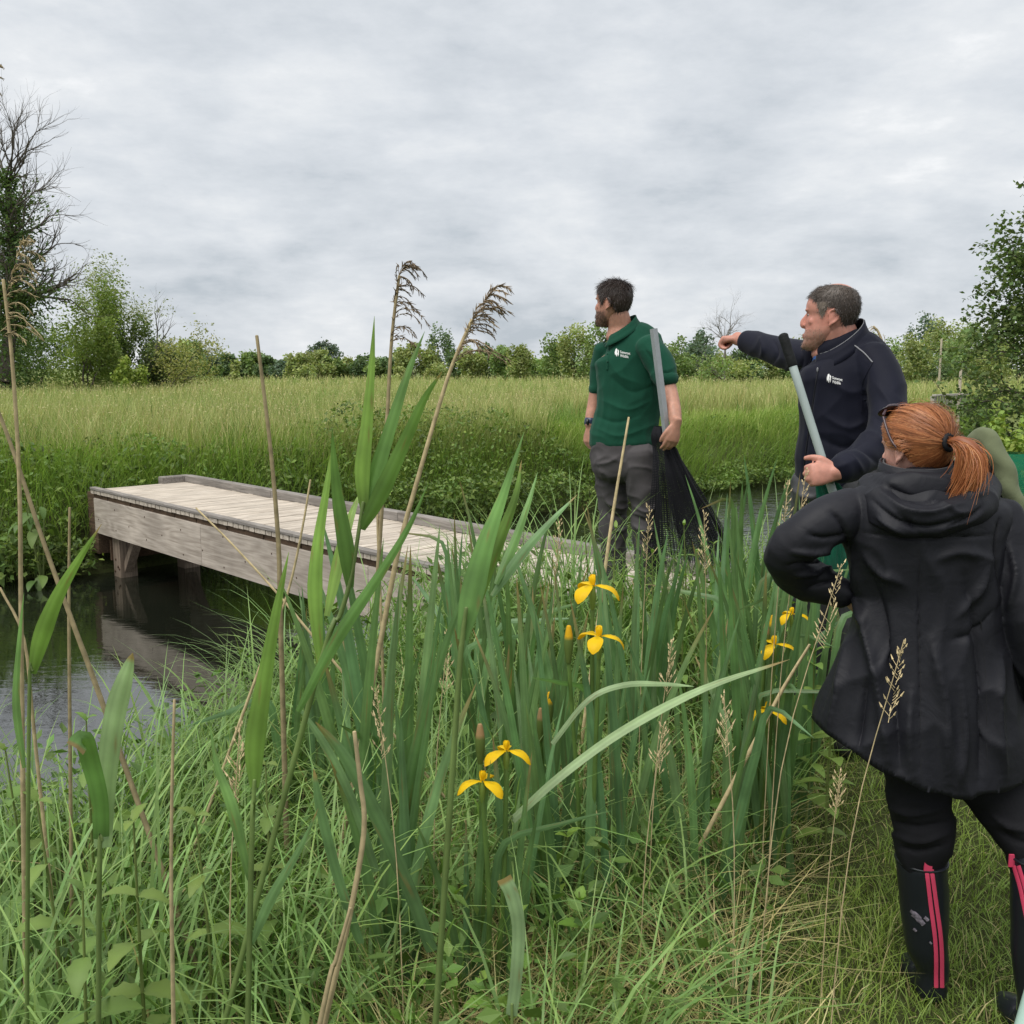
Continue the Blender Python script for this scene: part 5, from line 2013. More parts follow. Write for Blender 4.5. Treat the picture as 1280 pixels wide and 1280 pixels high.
def chest_logo(bv, root, px, py, wpx, hpx, slope, mat):
    """white emblem and two short lines of lettering on the chest"""
    base = np.array(root.location)
    mb = MB()

    def put(V2, F):
        vs = []
        for (x, y) in V2:
            h = hit(bv, px + x, py + y + slope * x, .003)
            if h is None: return
            vs.append(h - base)
        mb.add(vs, F)
    em = wpx * .30
    shapes = [[(0, .5), (.25, .1), (.5, 0), (.62, .2), (.5, .45), (.65, .6), (.4, 1), (.25, .7), (.1, .85)], [(.7, .1), (.95, .25), (.9, .7), (.72, .95), (.66, .55)]]
    for sh in shapes:
        put([(x * em, (y - .5) * hpx * 1.25) for x, y in sh], [tuple(range(len(sh)))])
    link('emblem', mb.mesh('emblem'), mat, root)
    for line, (txt, yo, ww) in enumerate((('Somerset', -.42, .66), ('Wildlife', .12, .54))):
        cu = bpy.data.curves.new('t', 'FONT'); cu.body = txt; cu.size = 1; cu.resolution_u = 2; cu.offset = .012
        ob = bpy.data.objects.new('t', cu); COL.objects.link(ob)
        dg = bpy.context.evaluated_depsgraph_get(); dg.update()
        me = bpy.data.meshes.new_from_object(ob.evaluated_get(dg))
        V = np.array([v.co[:2] for v in me.vertices]); F = [tuple(p.vertices) for p in me.polygons]
        bpy.data.objects.remove(ob); bpy.data.curves.remove(cu); bpy.data.meshes.remove(me)
        x = V[:, 0] / V[:, 0].max() * wpx * ww + wpx * .36
        y = yo * hpx + (.42 - V[:, 1] * .56) * hpx
        mb = MB()
        put(list(zip(x, y)), F)
        if mb.v: link('lettering', mb.mesh('lettering'), mat, root)


def band_ring(center, rx, ry, h, tilt, flare, M3=None, a0=0, a1=2 * PI, n=40, lean=(0, 0)):
    """collar: strip around a neck from top edge to lower edge; tilt raises it along direction"""
    V, F = [], []
    for i in range(n + 1):
        a = a0 + (a1 - a0) * i / n
        ux, uy = math.cos(a), math.sin(a)
        zt = tilt[0] * ux + tilt[1] * uy
        for j in range(4):
            t = j / 3
            k = 1 + flare * t ** 1.4
            V.append((center[0] + rx * ux * k + lean[0] * t, center[1] + ry * uy * k + lean[1] * t, center[2] + zt * (1 + .2 * t) + h * (.5 - t)))
    for i in range(n):
        for j in range(3):
            a = i * 4 + j
            F.append((a, a + 1, a + 5, a + 4))
    return np.array(V), F


def solid(o, th):
    m = o.modifiers.new('thickness', 'SOLIDIFY'); m.thickness = th; m.offset = 1
    return o


def net_mat(name, color, nu, nv, open_lo, open_hi):
    m, t, b = newmat(name)
    L = t.links
    a = N(t, 'ShaderNodeAttribute', attribute_name='Col')
    sp = N(t, 'ShaderNodeSeparateColor'); L.new(a.outputs['Color'], sp.inputs[0])

    def cell(src, n):
        mu = N(t, 'ShaderNodeMath', operation='MULTIPLY'); mu.inputs[1].default_value = n * PI
        L.new(src, mu.inputs[0])
        si = N(t, 'ShaderNodeMath', operation='SINE'); L.new(mu.outputs[0], si.inputs[0])
        ab = N(t, 'ShaderNodeMath', operation='ABSOLUTE'); L.new(si.outputs[0], ab.inputs[0])
        return ab.outputs[0]
    x, y = cell(sp.outputs[0], nu), cell(sp.outputs[1], nv)
    mn = N(t, 'ShaderNodeMath', operation='MINIMUM'); L.new(x, mn.inputs[0]); L.new(y, mn.inputs[1])
    mr = N(t, 'ShaderNodeMapRange'); mr.inputs['To Min'].default_value = open_lo; mr.inputs['To Max'].default_value = open_hi
    L.new(sp.outputs[1], mr.inputs['Value'])
    gt = N(t, 'ShaderNodeMath', operation='GREATER_THAN'); L.new(mn.outputs[0], gt.inputs[0]); L.new(mr.outputs[0], gt.inputs[1])
    b.inputs['Base Color'].default_value = (*color, 1)
    b.inputs['Roughness'].default_value = .8
    b.inputs['Specular IOR Level'].default_value = .2
    tr = N(t, 'ShaderNodeBsdfTransparent')
    mx = N(t, 'ShaderNodeMixShader')
    L.new(gt.outputs[0], mx.inputs[0]); L.new(b.outputs[0], mx.inputs[1]); L.new(tr.outputs[0], mx.inputs[2])
    L.new(mx.outputs[0], t.nodes['Material Output'].inputs['Surface'])
    return m


def net_bag(rows, nf, amp, root, mat, name='net', nu=96, sub=14, seed=1):
    """gathered net hanging in folds; rows (px, py, d, a_px, b_px)"""
    D = []
    for r in rows:
        p = P(r[0], r[1], r[2]); D.append([*p, r[3] * r[2] / FPX, r[4] * r[2] / FPX])
    D = cr_spline(np.array(D), sub)
    n = len(D)
    rng = np.random.default_rng(seed)
    ph = rng.uniform(0, 6, 6)
    V, C = [], []
    for i in range(n):
        v = i / (n - 1)
        for j in range(nu):
            a = 2 * PI * j / nu
            f = 1 + amp * min(1, .35 + v) * (.6 * math.sin(nf * a + ph[0] + v * 2) + .4 * math.sin((nf * 1.7 // 1) * a + ph[1] - v * 3) + .3 * math.sin(3 * a + ph[2]))
            V.append((D[i, 0] + D[i, 3] * math.cos(a) * f, D[i, 1] + D[i, 4] * math.sin(a) * f, D[i, 2] + .012 * v * math.sin(nf * a * .5 + ph[3])))
            C.append((abs(j / nu * 2 - 1), v, 0))
    F = [(i * nu + j, i * nu + (j + 1) % nu, (i + 1) * nu + (j + 1) % nu, (i + 1) * nu + j) for i in range(n - 1) for j in range(nu)]
    return link(name, mesh_np(name, np.array(V) - np.array(root.location), np.array(F), None, np.array(C)), mat, root)


def person_body(root, pieces, HL, HF, HH, M3, hc, tone, mask_dark, dark, extra=(), voxel=.0055):
    """one continuous skin: limbs and torso fused, fine head on top"""
    V1, F1 = fuse(pieces, voxel, 3, .55)
    Vh = hc + HH * (HL @ M3.T)
    mb_v = np.concatenate([V1, Vh])
    F = list(F1) + [tuple(i + len(V1) for i in f) for f in HF]
    col = np.tile(np.asarray(tone)[None], (len(mb_v), 1))
    k = 1 + .12 * nz(mb_v, 14)
    col = col * k[:, None]
    hv = HL
    red = np.exp(-((hv[:, 1] - .36) ** 2 + (hv[:, 2] + .09) ** 2) / .02) + .8 * np.exp(-((np.abs(hv[:, 0]) - .33) ** 2) / .002) * (np.abs(hv[:, 2]) < .13)
    hcx = col[len(V1):]
    hcx *= 1 + red[:, None] * np.array([.05, -.08, -.08])
    lips = (np.abs(hv[:, 2] + .285) < .03) & (hv[:, 1] > .38) & (np.abs(hv[:, 0]) < .09)
    hcx[lips] = hcx[lips] * np.array([.95, .65, .65])
    md = mask_dark(hv)[:, None]
    hcx[:] = hcx * (1 - md) + np.asarray(dark) * md
    return link('body', poly_mesh('body', mb_v - np.array(root.location), F, np.clip(col, .01, 1)), M['skin'], root)


def eyes(root, HH, M3, hc):
    wm = plain_mat('eye', (.55, .53, .5), .2, .5)
    im = plain_mat('iris_dark', (.05, .04, .035), .2, .5)
    b = np.array(root.location)
    for s in (-1, 1):
        V, F = ellipsoid((s * .105, .305, .035), (.045, .042, .026), None, 12, 8)
        e = MB().add(hc + HH * (V @ M3.T) - b, F).build('eye', wm, root, True)
        V, F = ellipsoid((s * .105, .342, .035), (.020, .008, .022), None, 10, 6)
        MB().add(hc + HH * (V @ M3.T) - b, F).build('pupil', im, e, True)


def sub_rows(rows, k):
    return [(r[0], r[1], r[2], r[3] * k, (r[4] if len(r) > 4 else r[3]) * k) for r in rows]


HAIR = hair_mat('hair')
WHITE = plain_mat('white_print', (.75, .75, .73), .6, .3)
rp = np.random.default_rng(55)


# ---------------------------------------------------------------- man in the green polo
def green_man():
    D = 5.3
    bx, by = P(793, 700, D)[0], D
    fz = 0.33
    root = empty('person', (bx, by, fz), 'person in dark green polo and grey trousers standing beside black net, looking away', 'person', None)
    base = np.array(root.location)
    polo_m = fabric_mat('green_polo', (.008, .062, .036), .85, .15, 700, .25, .0, .08)
    trs_m = fabric_mat('charcoal_trousers', (.072, .066, .068), .85, .2, 900, .2, .12)
    boot_m = plain_mat('brown_boot', (.07, .05, .04), .6, .3, 0, .2)
    HH = .248
    M3 = basis((-.80, .60, 0), 0, .05)
    hc = P(767, 380, D)
    HL, HF = head_mesh(HH, 1.0, 1.0)
    torso = [(775, 420, D, 20, 17), (782, 429, D, 39, 22), (788, 446, D, 44, 27), (789, 480, D, 42, 28), (785, 515, D, 40, 28), (780, 540, D, 42, 29), (780, 553, D, 43, 30)]
    slL = [(810, 431, 5.20, 17), (824, 452, 5.15, 17), (833, 475, 5.10, 14.5)]
    slR = [(757, 437, 5.42, 14), (750, 462, 5.46, 12.5), (747, 487, 5.46, 10.5)]
    armL = [(808, 434, 5.20, 12), (826, 460, 5.15, 12), (836, 488, 5.08, 10.5), (842, 512, 5.0, 9.5), (845, 530, 4.93, 7.2)]
    armR = [(758, 440, 5.42, 10), (749, 475, 5.46, 9.5), (743, 503, 5.46, 8.5), (739, 520, 5.44, 7.5), (737, 532, 5.42, 6.2)]
    neck = [(776, 420, D + .01, 19, 17), (775, 408, D + .01, 15, 15), (772, 395, D, 14.5, 15), (770, 385, D, 12, 14)]
    pieces = [T(sub_rows(torso, .88)), T(armL, 14), T(armR, 14), T(neck, 18)]
    wl = P(845, 531, 4.92)
    pieces += hand_parts(wl, (-.22, 0, -.97), (.25, -.95, .1), 1, [(18, 22, 12), (22, 28, 15), (26, 30, 18), (30, 34, 20)], (.55, .4), 1.0, .12)
    wr = P(737, 534, 5.42)
    pieces += hand_parts(wr, (-.10, -.05, -.98), (-.75, -.65, .0), -1, [(22, 30, 18), (28, 34, 20), (32, 36, 20), (34, 38, 20)], (.35, .3), .98, .05)
    # hips and legs inside the trousers
    legs = []
    hipz = P(780, 560, D)
    for px0, px1, px2, dd, k in ((763, 765, 769, 5.36, 0), (800, 806, 811, 5.22, 1)):
        ft = np.array([P(px2, 700, dd)[0], dd, fz + .09])
        kn = P(px1 + 1, 645, dd)
        hp = P(px0, 568, dd)
        legs.append((hp, kn, ft))
        pieces.append(tube([hp, (hp + kn) / 2, kn, (kn + ft) / 2, ft], [.075, .068, .05, .048, .034], None, 12))

    def dark(h):
        z, y, x = h[:, 2], h[:, 1], np.abs(h[:, 0])
        b = sstep(-.13, -.2, z) * sstep(-.02, .08, y) * (1 - np.exp(-((z + .285) ** 2) / .0006 - (x ** 2) / .006))
        return .55 * b * sstep(.32, .2, np.abs(z + .34))
    person_body(root, pieces, HL, HF, HH, M3, hc, (.46, .235, .165), dark, (.06, .04, .03))
    eyes(root, HH, M3, hc)
    hm = lambda h: (h[:, 2] > zline(h[:, 1]) - .01) & (h[:, 2] > -.24)
    V, q, t, c = short_hair(HL, HF, HH, M3, hc, base, rp, lambda h: np.tile(np.array([[.040, .026, .020]]), (len(h), 1)), lambda h: np.where(h[:, 2] > .36, .17, .10), lambda h: np.where(h[:, 2] > .36, .38, .02), 6500, hm, .024)
    link('hair', mesh_np('hair', V, q, t, c), HAIR, root)
    bm = lambda h: (h[:, 2] < -.16) & (h[:, 2] > -.49) & (h[:, 1] > .0 + .45 * (h[:, 2] + .35).clip(0, 1)) & ~((np.abs(h[:, 2] + .285) < .03) & (np.abs(h[:, 0]) < .07)) & ~((h[:, 2] > -.24) & (h[:, 1] > .3) & (np.abs(h[:, 0]) > .12))
    V, q, t, c = short_hair(HL, HF, HH, M3, hc, base, rp, lambda h: np.tile(np.array([[.075, .048, .034]]), (len(h), 1)), lambda h: .045 + 0 * h[:, 2], lambda h: .3 + 0 * h[:, 2], 2200, bm, -.006, 1.2, .5)
    link('beard', mesh_np('beard', V, q, t, c), HAIR, root)
    # polo
    fl = [([(800, 440), (812, 470), (818, 500)], 4, .008), ([(762, 470), (790, 490), (820, 480)], 5, -.006), ([(752, 500), (785, 512), (815, 500)], 4, .006), ([(745, 535), (775, 545), (820, 530)], 4, .006),
          ([(760, 450), (775, 470), (800, 480)], 5, .005), ([(822, 460), (834, 468), (842, 462)], 3, -.006), ([(745, 520), (770, 528), (800, 520)], 4, -.006), ([(806, 436), (815, 452), (816, 470)], 3, -.009), ([(750, 470), (756, 500), (752, 530)], 4, .005)]
    o, bv = garment('polo_shirt', [T(torso), T(slL), T(slR)], polo_m, root, .006, 5, fl, .005, (9, 9, 9), None, .004, (5, 5, 8))
    nk = P(776, 410, D + .005)
    V, F = band_ring(nk + np.array([.004, 0, -.012]), .074, .070, .055, (.052, .018), .42, n=44, a0=rad(-150), a1=rad(150), lean=(-.002, 0))
    cl = solid(link('collar', mesh_np('collar', V - base, np.array(F)), polo_m, root), .004)
    seam('placket', bv, [(762, 426), (760, 440), (759, 462)], 3.2, polo_m, root, .002, 6, .004)
    for py in (434, 443, 452):
        h = hit(bv, 760, py, .005)
        if h is not None:
            V, F = ellipsoid(h - base, (.005, .004, .005), None, 8, 6)
            MB().add(V, F).build('button', polo_m, root, True)
    for rows in (slL, slR):
        p = rows[-1]
        V, F = T([(p[0] - .4, p[1] - 3, p[2], p[3] * 1.05), (p[0], p[1] + .6, p[2], p[3] * 1.04)], 24, 2)
        link('cuff', poly_mesh('cuff', V - base, [f for f in F if len(f) < 5]), polo_m, root)
    chest_logo(bv, root, 768.5, 440.5, 19, 8.5, .16, WHITE)
    # trousers
    hips = T([(779, 548, D, 40, 28), (779, 565, D, 41, 30), (780, 585, D, 41, 30)])
    lg = []
    for (hp, kn, ft), w0 in zip(legs, (.100, .098)):
        sh = (kn + ft) / 2
        lg.append(tube([hp, (hp * .5 + kn * .5), kn + np.array([0, 0, .05]), kn - np.array([0, 0, .06]), sh, ft], [w0, .090, .078, .076, .068, .062], None, 20))
    fl = [([(760, 628), (775, 635), (786, 632)], 3, .010), ([(758, 640), (772, 646), (786, 642)], 3, -.010), ([(792, 632), (808, 640), (822, 632)], 3, .010), ([(792, 645), (810, 652), (824, 648)], 3, -.012), ([(790, 655), (806, 664), (824, 660)], 3, .010),
          ([(785, 575), (790, 600), (786, 625)], 4, .007), ([(742, 580), (760, 578), (775, 570)], 3, .007), ([(752, 615), (762, 630), (780, 638)], 3, .008), ([(760, 655), (772, 664), (784, 660)], 3, .009), ([(795, 672), (810, 680), (822, 674)], 3, -.01), ([(746, 565), (750, 585), (755, 600)], 3, .006)]
    fl = [(p, w_ * 1.1, k * 1.5) for p, w_, k in fl]
    garment('trousers', [hips] + lg, trs_m, root, .007, 4, fl, .006, (10, 10, 14), None, .007, (7, 7, 12))
    for (hp, kn, ft) in legs:
        g = np.array([ft[0], ft[1], fz])
        V, F = fuse([tube([g + (.0, .02, .05), g + (-.05, -.06, .045), g + (-.10, -.15, .032)], [.045, .046, .036], [.05, .048, .032], 14), tube([g + (0, .01, .04), g + (0, .01, .14)], [.05, .048], None, 14)], .008, 3)
        link('boot', poly_mesh('boot', V - base, F), boot_m, root)
    # wristwatch
    wm = plain_mat('watch', (.02, .035, .075), .35, .5)
    w0, w1 = P(738.6, 525, 5.43), P(737.6, 530, 5.43)
    V, F = tube([w0, w1], [.036, .035], [.036, .035], 16, 3)
    wt = link('watch', poly_mesh('watch', V - base, [f for f in F if len(f) < 5]), wm, root)
    V, F = ellipsoid(P(734.5, 527.5, 5.40) - base, (.010, .018, .020), None, 10, 8)
    MB().add(V, F).build('watch_face', plain_mat('watch_glass', (.01, .012, .015), .1, .6), wt, True)


green_man()


def black_net():
    m = plain_mat('grey_pole', (.33, .35, .36), .45, .5, .3, .08, 30)
    a, b = P(817, 411, 5.0), P(833.5, 545, 4.965)
    gx = np.array([b[0] + .02, b[1] + .02, .36])
    root = empty('landing_net', (gx[0], gx[1], .36), 'black mesh net hanging in folds on grey square pole beside the green polo', 'net')
    base = np.array(root.location)
    V, F = tube([a, (a + b) / 2, b, b + (b - a) * .35], [.0165] * 4, None, 4, 1, (0.6, .8, 0), True, 2)
    V, F = tube([a, b + (b - a) * .08], [.020, .020], None, 4, 2, (.3, .95, 0), False)
    link('pole', poly_mesh('pole', V - base, [f for f in F if len(f) <= 4], None, False), m, root)
    nm = net_mat('black_netting', (.010, .010, .013), 60, 100, .98, .20)
    net_bag([(826, 533, 5.04, 8, 9), (827, 545, 5.03, 12, 11), (831, 562, 5.03, 13, 11), (840, 590, 5.0, 20, 14), (848, 620, 5.0, 28, 18), (856, 655, 5.0, 38, 24), (864, 690, 5.0, 47, 30), (866, 712, 5.0, 46, 30)], 9, .24, root, nm, 'net', 120, 12, 4)
    net_bag([(838, 560, 5.03, 8, 7), (848, 600, 5.06, 13, 9), (866, 650, 5.06, 20, 12), (884, 700, 5.05, 26, 16)], 7, .3, root, nm, 'net', 96, 12, 9)
    rm_ = plain_mat('net_cord', (.012, .012, .014), .8, .2)
    V, F = tube([P(842, 556, 4.96), P(868, 610, 4.93), P(896, 655, 4.94), P(912, 690, 4.97)], [.006, .006, .007, .008], None, 8, 5)
    link('net_cord', poly_mesh('net_cord', V - base, [f for f in F if len(f) <= 4]), rm_, root)


black_net()


# ---------------------------------------------------------------- man in the navy jacket
def navy_man():
    D = 3.8
    bx, by = P(1055, 600, D)[0], D
    fz = gz(bx, by)
    root = empty('person', (bx, by, fz), 'person in navy jacket pointing across the river with one arm out', 'person')
    base = np.array(root.location)
    jk = fabric_mat('navy_softshell', (.0050, .0058, .0145), .7, .18, 500, .12, .05, .05)
    HH = .256
    M3 = basis((-.90, .43, 0), 0, .03)
    hc = P(1040, 397, D)
    HL, HF = head_mesh(HH, 1.0, 1.06)
    torso = [(1046, 430, D, 30, 27), (1052, 442, D, 50, 33), (1057, 463, D, 57, 41), (1060, 500, D, 60, 45), (1060, 540, D, 61, 47), (1057, 580, D, 62, 47), (1050, 607, D, 56, 44)]
    slL = [(1088, 448, 3.72, 25), (1104, 478, 3.64, 25), (1110, 515, 3.56, 24), (1106, 545, 3.48, 24), (1086, 566, 3.40, 22), (1064, 581, 3.32, 20), (1050, 588, 3.28, 17.5)]
    slR = [(1018, 448, 3.95, 21), (992, 444, 4.08, 20), (964, 436, 4.22, 17), (943, 430, 4.33, 15), (932, 427, 4.38, 13.5)]
    neck = [(1047, 440, D + .01, 32, 28), (1046, 425, D + .01, 27, 26), (1043, 410, D, 24, 24), (1041, 396, D, 20, 22)]
    pieces = [T(sub_rows(torso, .88)), T(sub_rows(slL[:-1], .7) + [(1046, 590, 3.275, 9.5), (1040, 590, 3.27, 9)], 14), T(sub_rows(slR, .62) + [(921, 423, 4.43, 8.5)], 14), T(neck, 18)]
    wl = P(1048, 590, 3.27)
    pieces += hand_parts(wl, (-.93, -.02, -.10), (-.15, -.95, .25), 1, [(62, 78, 45), (66, 80, 45), (68, 82, 45), (70, 84, 45)], (.75, .55), 1.06)
    wr = P(929, 424, 4.42)
    pieces += hand_parts(wr, (-.86, .45, .03), (.05, .05, 1), -1, [(58, 78, 45), (72, 92, 55), (76, 94, 55), (78, 94, 55)], (.10, .75), 1.05)
    legs = []
    for px0, dd, fx in ((1030, 3.86, -.10), (1082, 3.74, .12)):
        hp = P(px0, 618, dd)
        ft = np.array([bx + fx, dd, gz(bx + fx, dd) + .06])
        kn = hp * .48 + ft * .52
        legs.append((hp, kn, ft))
        pieces.append(tube([hp, kn, ft], [.08, .05, .035], None, 12))

    def dark(h):
        z, y, x = h[:, 2], h[:, 1], np.abs(h[:, 0])
        return .42 * sstep(-.17, -.26, z) * sstep(-.06, .1, y) * (1 - np.exp(-((z + .285) ** 2) / .0006 - (x ** 2) / .006))
    person_body(root, pieces, HL, HF, HH, M3, hc, (.50, .235, .175), dark, (.22, .14, .10))
    eyes(root, HH, M3, hc)

    def hm(h):
        r = (h[:, 0] / .15) ** 2 + ((h[:, 1] + .08) / .20) ** 2
        bald = (r < 1) & (h[:, 2] > .36)
        return (h[:, 2] > zline(h[:, 1]) + .0) & ~bald & (h[:, 2] > -.22)

    def hcol(h):
        g = np.exp(-((h[:, 1] - .12) ** 2) / .008) * (h[:, 2] < .22)
        k = (.25 * sstep(.1, .45, h[:, 2]) + .8 * g).clip(0, 1)[:, None]
        return np.array([[.052, .038, .030]]) * (1 - k) + np.array([[.23, .185, .145]]) * k
    V, q, t, c = short_hair(HL, HF, HH, M3, hc, base, rp, hcol, lambda h: np.where((h[:, 2] > .3) & (h[:, 1] > .15), .08, .045), lambda h: np.where((h[:, 2] > .3) & (h[:, 1] > .15), .45, .15), 7500, hm, .005, 1.3, .5)
    link('hair', mesh_np('hair', V, q, t, c), HAIR, root)
    bm = lambda h: (h[:, 2] < -.18) & (h[:, 2] > -.50) & (h[:, 1] > .02 + .5 * (h[:, 2] + .35).clip(0, 1)) & ~((np.abs(h[:, 2] + .285) < .035) & (np.abs(h[:, 0]) < .08))
    V, q, t, c = short_hair(HL, HF, HH, M3, hc, base, rp, lambda h: np.tile(np.array([[.22, .15, .10]]), (len(h), 1)), lambda h: .028 + 0 * h[:, 2], lambda h: .6 + 0 * h[:, 2], 1400, bm, -.01, 1.0, .5)
    link('stubble', mesh_np('stubble', V, q, t, c), HAIR, root)
    fl = [([(1024, 455), (1017, 500), (1008, 560), (1003, 600)], 2.2, -.007), ([(1026, 455), (1020, 500), (1012, 560)], 7, .007), ([(1085, 450), (1080, 490), (1085, 530)], 5, -.010),
          ([(1030, 520), (1060, 535), (1085, 525)], 6, .008), ([(1020, 545), (1055, 560), (1085, 550)], 6, -.008), ([(1010, 575), (1040, 585), (1070, 575)], 6, .007),
          ([(1095, 480), (1110, 500), (1120, 520)], 5, .008), ([(1092, 520), (1108, 532), (1122, 534)], 4, -.009), ([(1090, 540), (1104, 552), (1118, 552)], 4, .010), ([(1068, 556), (1084, 566), (1098, 580)], 4, -.008), ([(1060, 565), (1072, 580), (1080, 592)], 4, .008),
          ([(948, 420), (954, 436), (950, 448)], 3, .008), ([(966, 422), (972, 440), (966, 456)], 3.5, -.008), ([(984, 424), (990, 446), (982, 466)], 4, .009), ([(1000, 430), (1004, 450), (996, 470)], 4, -.009), ([(1030, 470), (1060, 490), (1080, 488)], 7, .006)]
    o, bv = garment('jacket', [T(torso), T(slL), T(slR)], jk, root, .0065, 5, fl, .005, (8, 8, 7), None, .005, (5, 5, 6))
    nk = P(1048, 431, D)
    V, F = band_ring(nk, .090, .086, .060, (.066, .02), .24, n=48, a0=rad(-165), a1=rad(160), lean=(.0, 0))
    solid(link('collar', mesh_np('collar', V - base, np.array(F)), jk, root), .005)
    top = V.reshape(-1, 4, 3)[:, 0] + np.array([0, 0, .003])
    pm_ = plain_mat('pale_piping', (.20, .20, .21), .6, .3)
    Vt, Ft = tube(top[::2], .0018, None, 6, 1)
    link('piping', poly_mesh('piping', Vt - base, [f for f in Ft if len(f) <= 4]), pm_, root)
    V, F = band_ring(nk + np.array([-.012, -.004, .0]), .078, .076, .035, (.06, .018), .12, n=40, a0=rad(165), a1=rad(232))
    solid(link('shirt_collar', mesh_np('shirt_collar', V - base, np.array(F)), fabric_mat('blue_shirt', (.035, .09, .25), .8), root), .003)
    seam('piping', bv, [(1068, 432), (1080, 441), (1091, 453)], 1.5, pm_, root, .003)
    seam('armhole_seam', bv, [(1091, 453), (1078, 480), (1076, 515)], 1.2, jk, root, .002)
    dz = plain_mat('dark_zip', (.006, .006, .008), .5, .4)
    seam('zip', bv, [(1023, 460), (1016, 505), (1008, 560), (1003, 598)], 1.6, dz, root, .003)
    h = hit(bv, 1022, 463, .006)
    if h is not None:
        V, F = ellipsoid(h - base, (.004, .003, .010), None, 8, 6); MB().add(V, F).build('zip_pull', pm_, root, True)
    chest_logo(bv, root, 1033.5, 472.5, 19, 9, .22, WHITE)
    wd = fabric_mat('grey_waders', (.050, .050, .054), .5, .35, 600, .15, .2)
    lg = [T([(1046, 598, D, 54, 42), (1046, 622, D, 54, 42)])]
    for hp, kn, ft in legs:
        lg.append(tube([hp + (0, 0, .05), hp * .5 + kn * .5, kn, kn * .5 + ft * .5, ft], [.125, .11, .095, .085, .075], None, 20))
    fl = [([(990, 612), (1012, 622), (1040, 612)], 4, .014), ([(992, 628), (1015, 640), (1035, 634)], 4, -.012), ([(990, 645), (1010, 655), (1030, 646)], 3, .012), ([(1000, 608), (1004, 625), (996, 650)], 4, .010)]
    garment('waders', lg, wd, root, .009, 4, fl, .008, (9, 9, 12), None, .008, (6, 6, 12))
    bm_ = plain_mat('black_boot', (.02, .02, .02), .5, .4)
    for hp, kn, ft in legs:
        g = np.array([ft[0], ft[1], ft[2] - .06])
        V, F = fuse([tube([g + (.0, .04, .05), g + (-.06, -.03, .05), g + (-.13, -.10, .035)], [.05, .05, .04], [.055, .05, .035], 14), tube([g + (0, .02, .04), g + (0, .02, .2)], [.055, .06], None, 14)], .009, 3)
        link('boot', poly_mesh('boot', V - base, F), bm_, root)


navy_man()


def green_hand_net():
    pm_ = plain_mat('grey_green_pole', (.34, .40, .38), .4, .5, 0, .08, 12)
    gm = plain_mat('black_grip', (.008, .009, .009), .75, .3, 0, .2, 80, .3)
    a, b = P(979, 420, 3.42), P(1033, 590, 3.325)
    root = empty('hand_net', (b[0] + .15, b[1], gz(b[0] + .15, b[1])), 'green mesh hand net on grey pole with black grip held by the navy jacketed person', 'net')
    base = np.array(root.location)
    g = a + (b - a) * .215
    V, F = tube([g, (g + b) / 2, b, b + (b - a) * .25], [.0145] * 4, None, 16, 2)
    link('pole', poly_mesh('pole', V - base, [f for f in F if len(f) <= 4]), pm_, root)
    V, F = tube([a, a + (g - a) * .5, g], [.0175, .017, .0175], None, 16, 2)
    link('grip', poly_mesh('grip', V - base, [f for f in F if len(f) <= 4]), gm, root)
    nm = net_mat('green_netting', (.010, .13, .075), 80, 110, .95, .35)
    net_bag([(1020, 584, 3.36, 6, 5), (1032, 600, 3.36, 13, 9), (1044, 630, 3.36, 20, 13), (1052, 670, 3.36, 26, 18), (1056, 705, 3.36, 26, 20), (1058, 728, 3.36, 14, 14)], 8, .22, root, nm, 'net', 96, 10, 3)


green_hand_net()


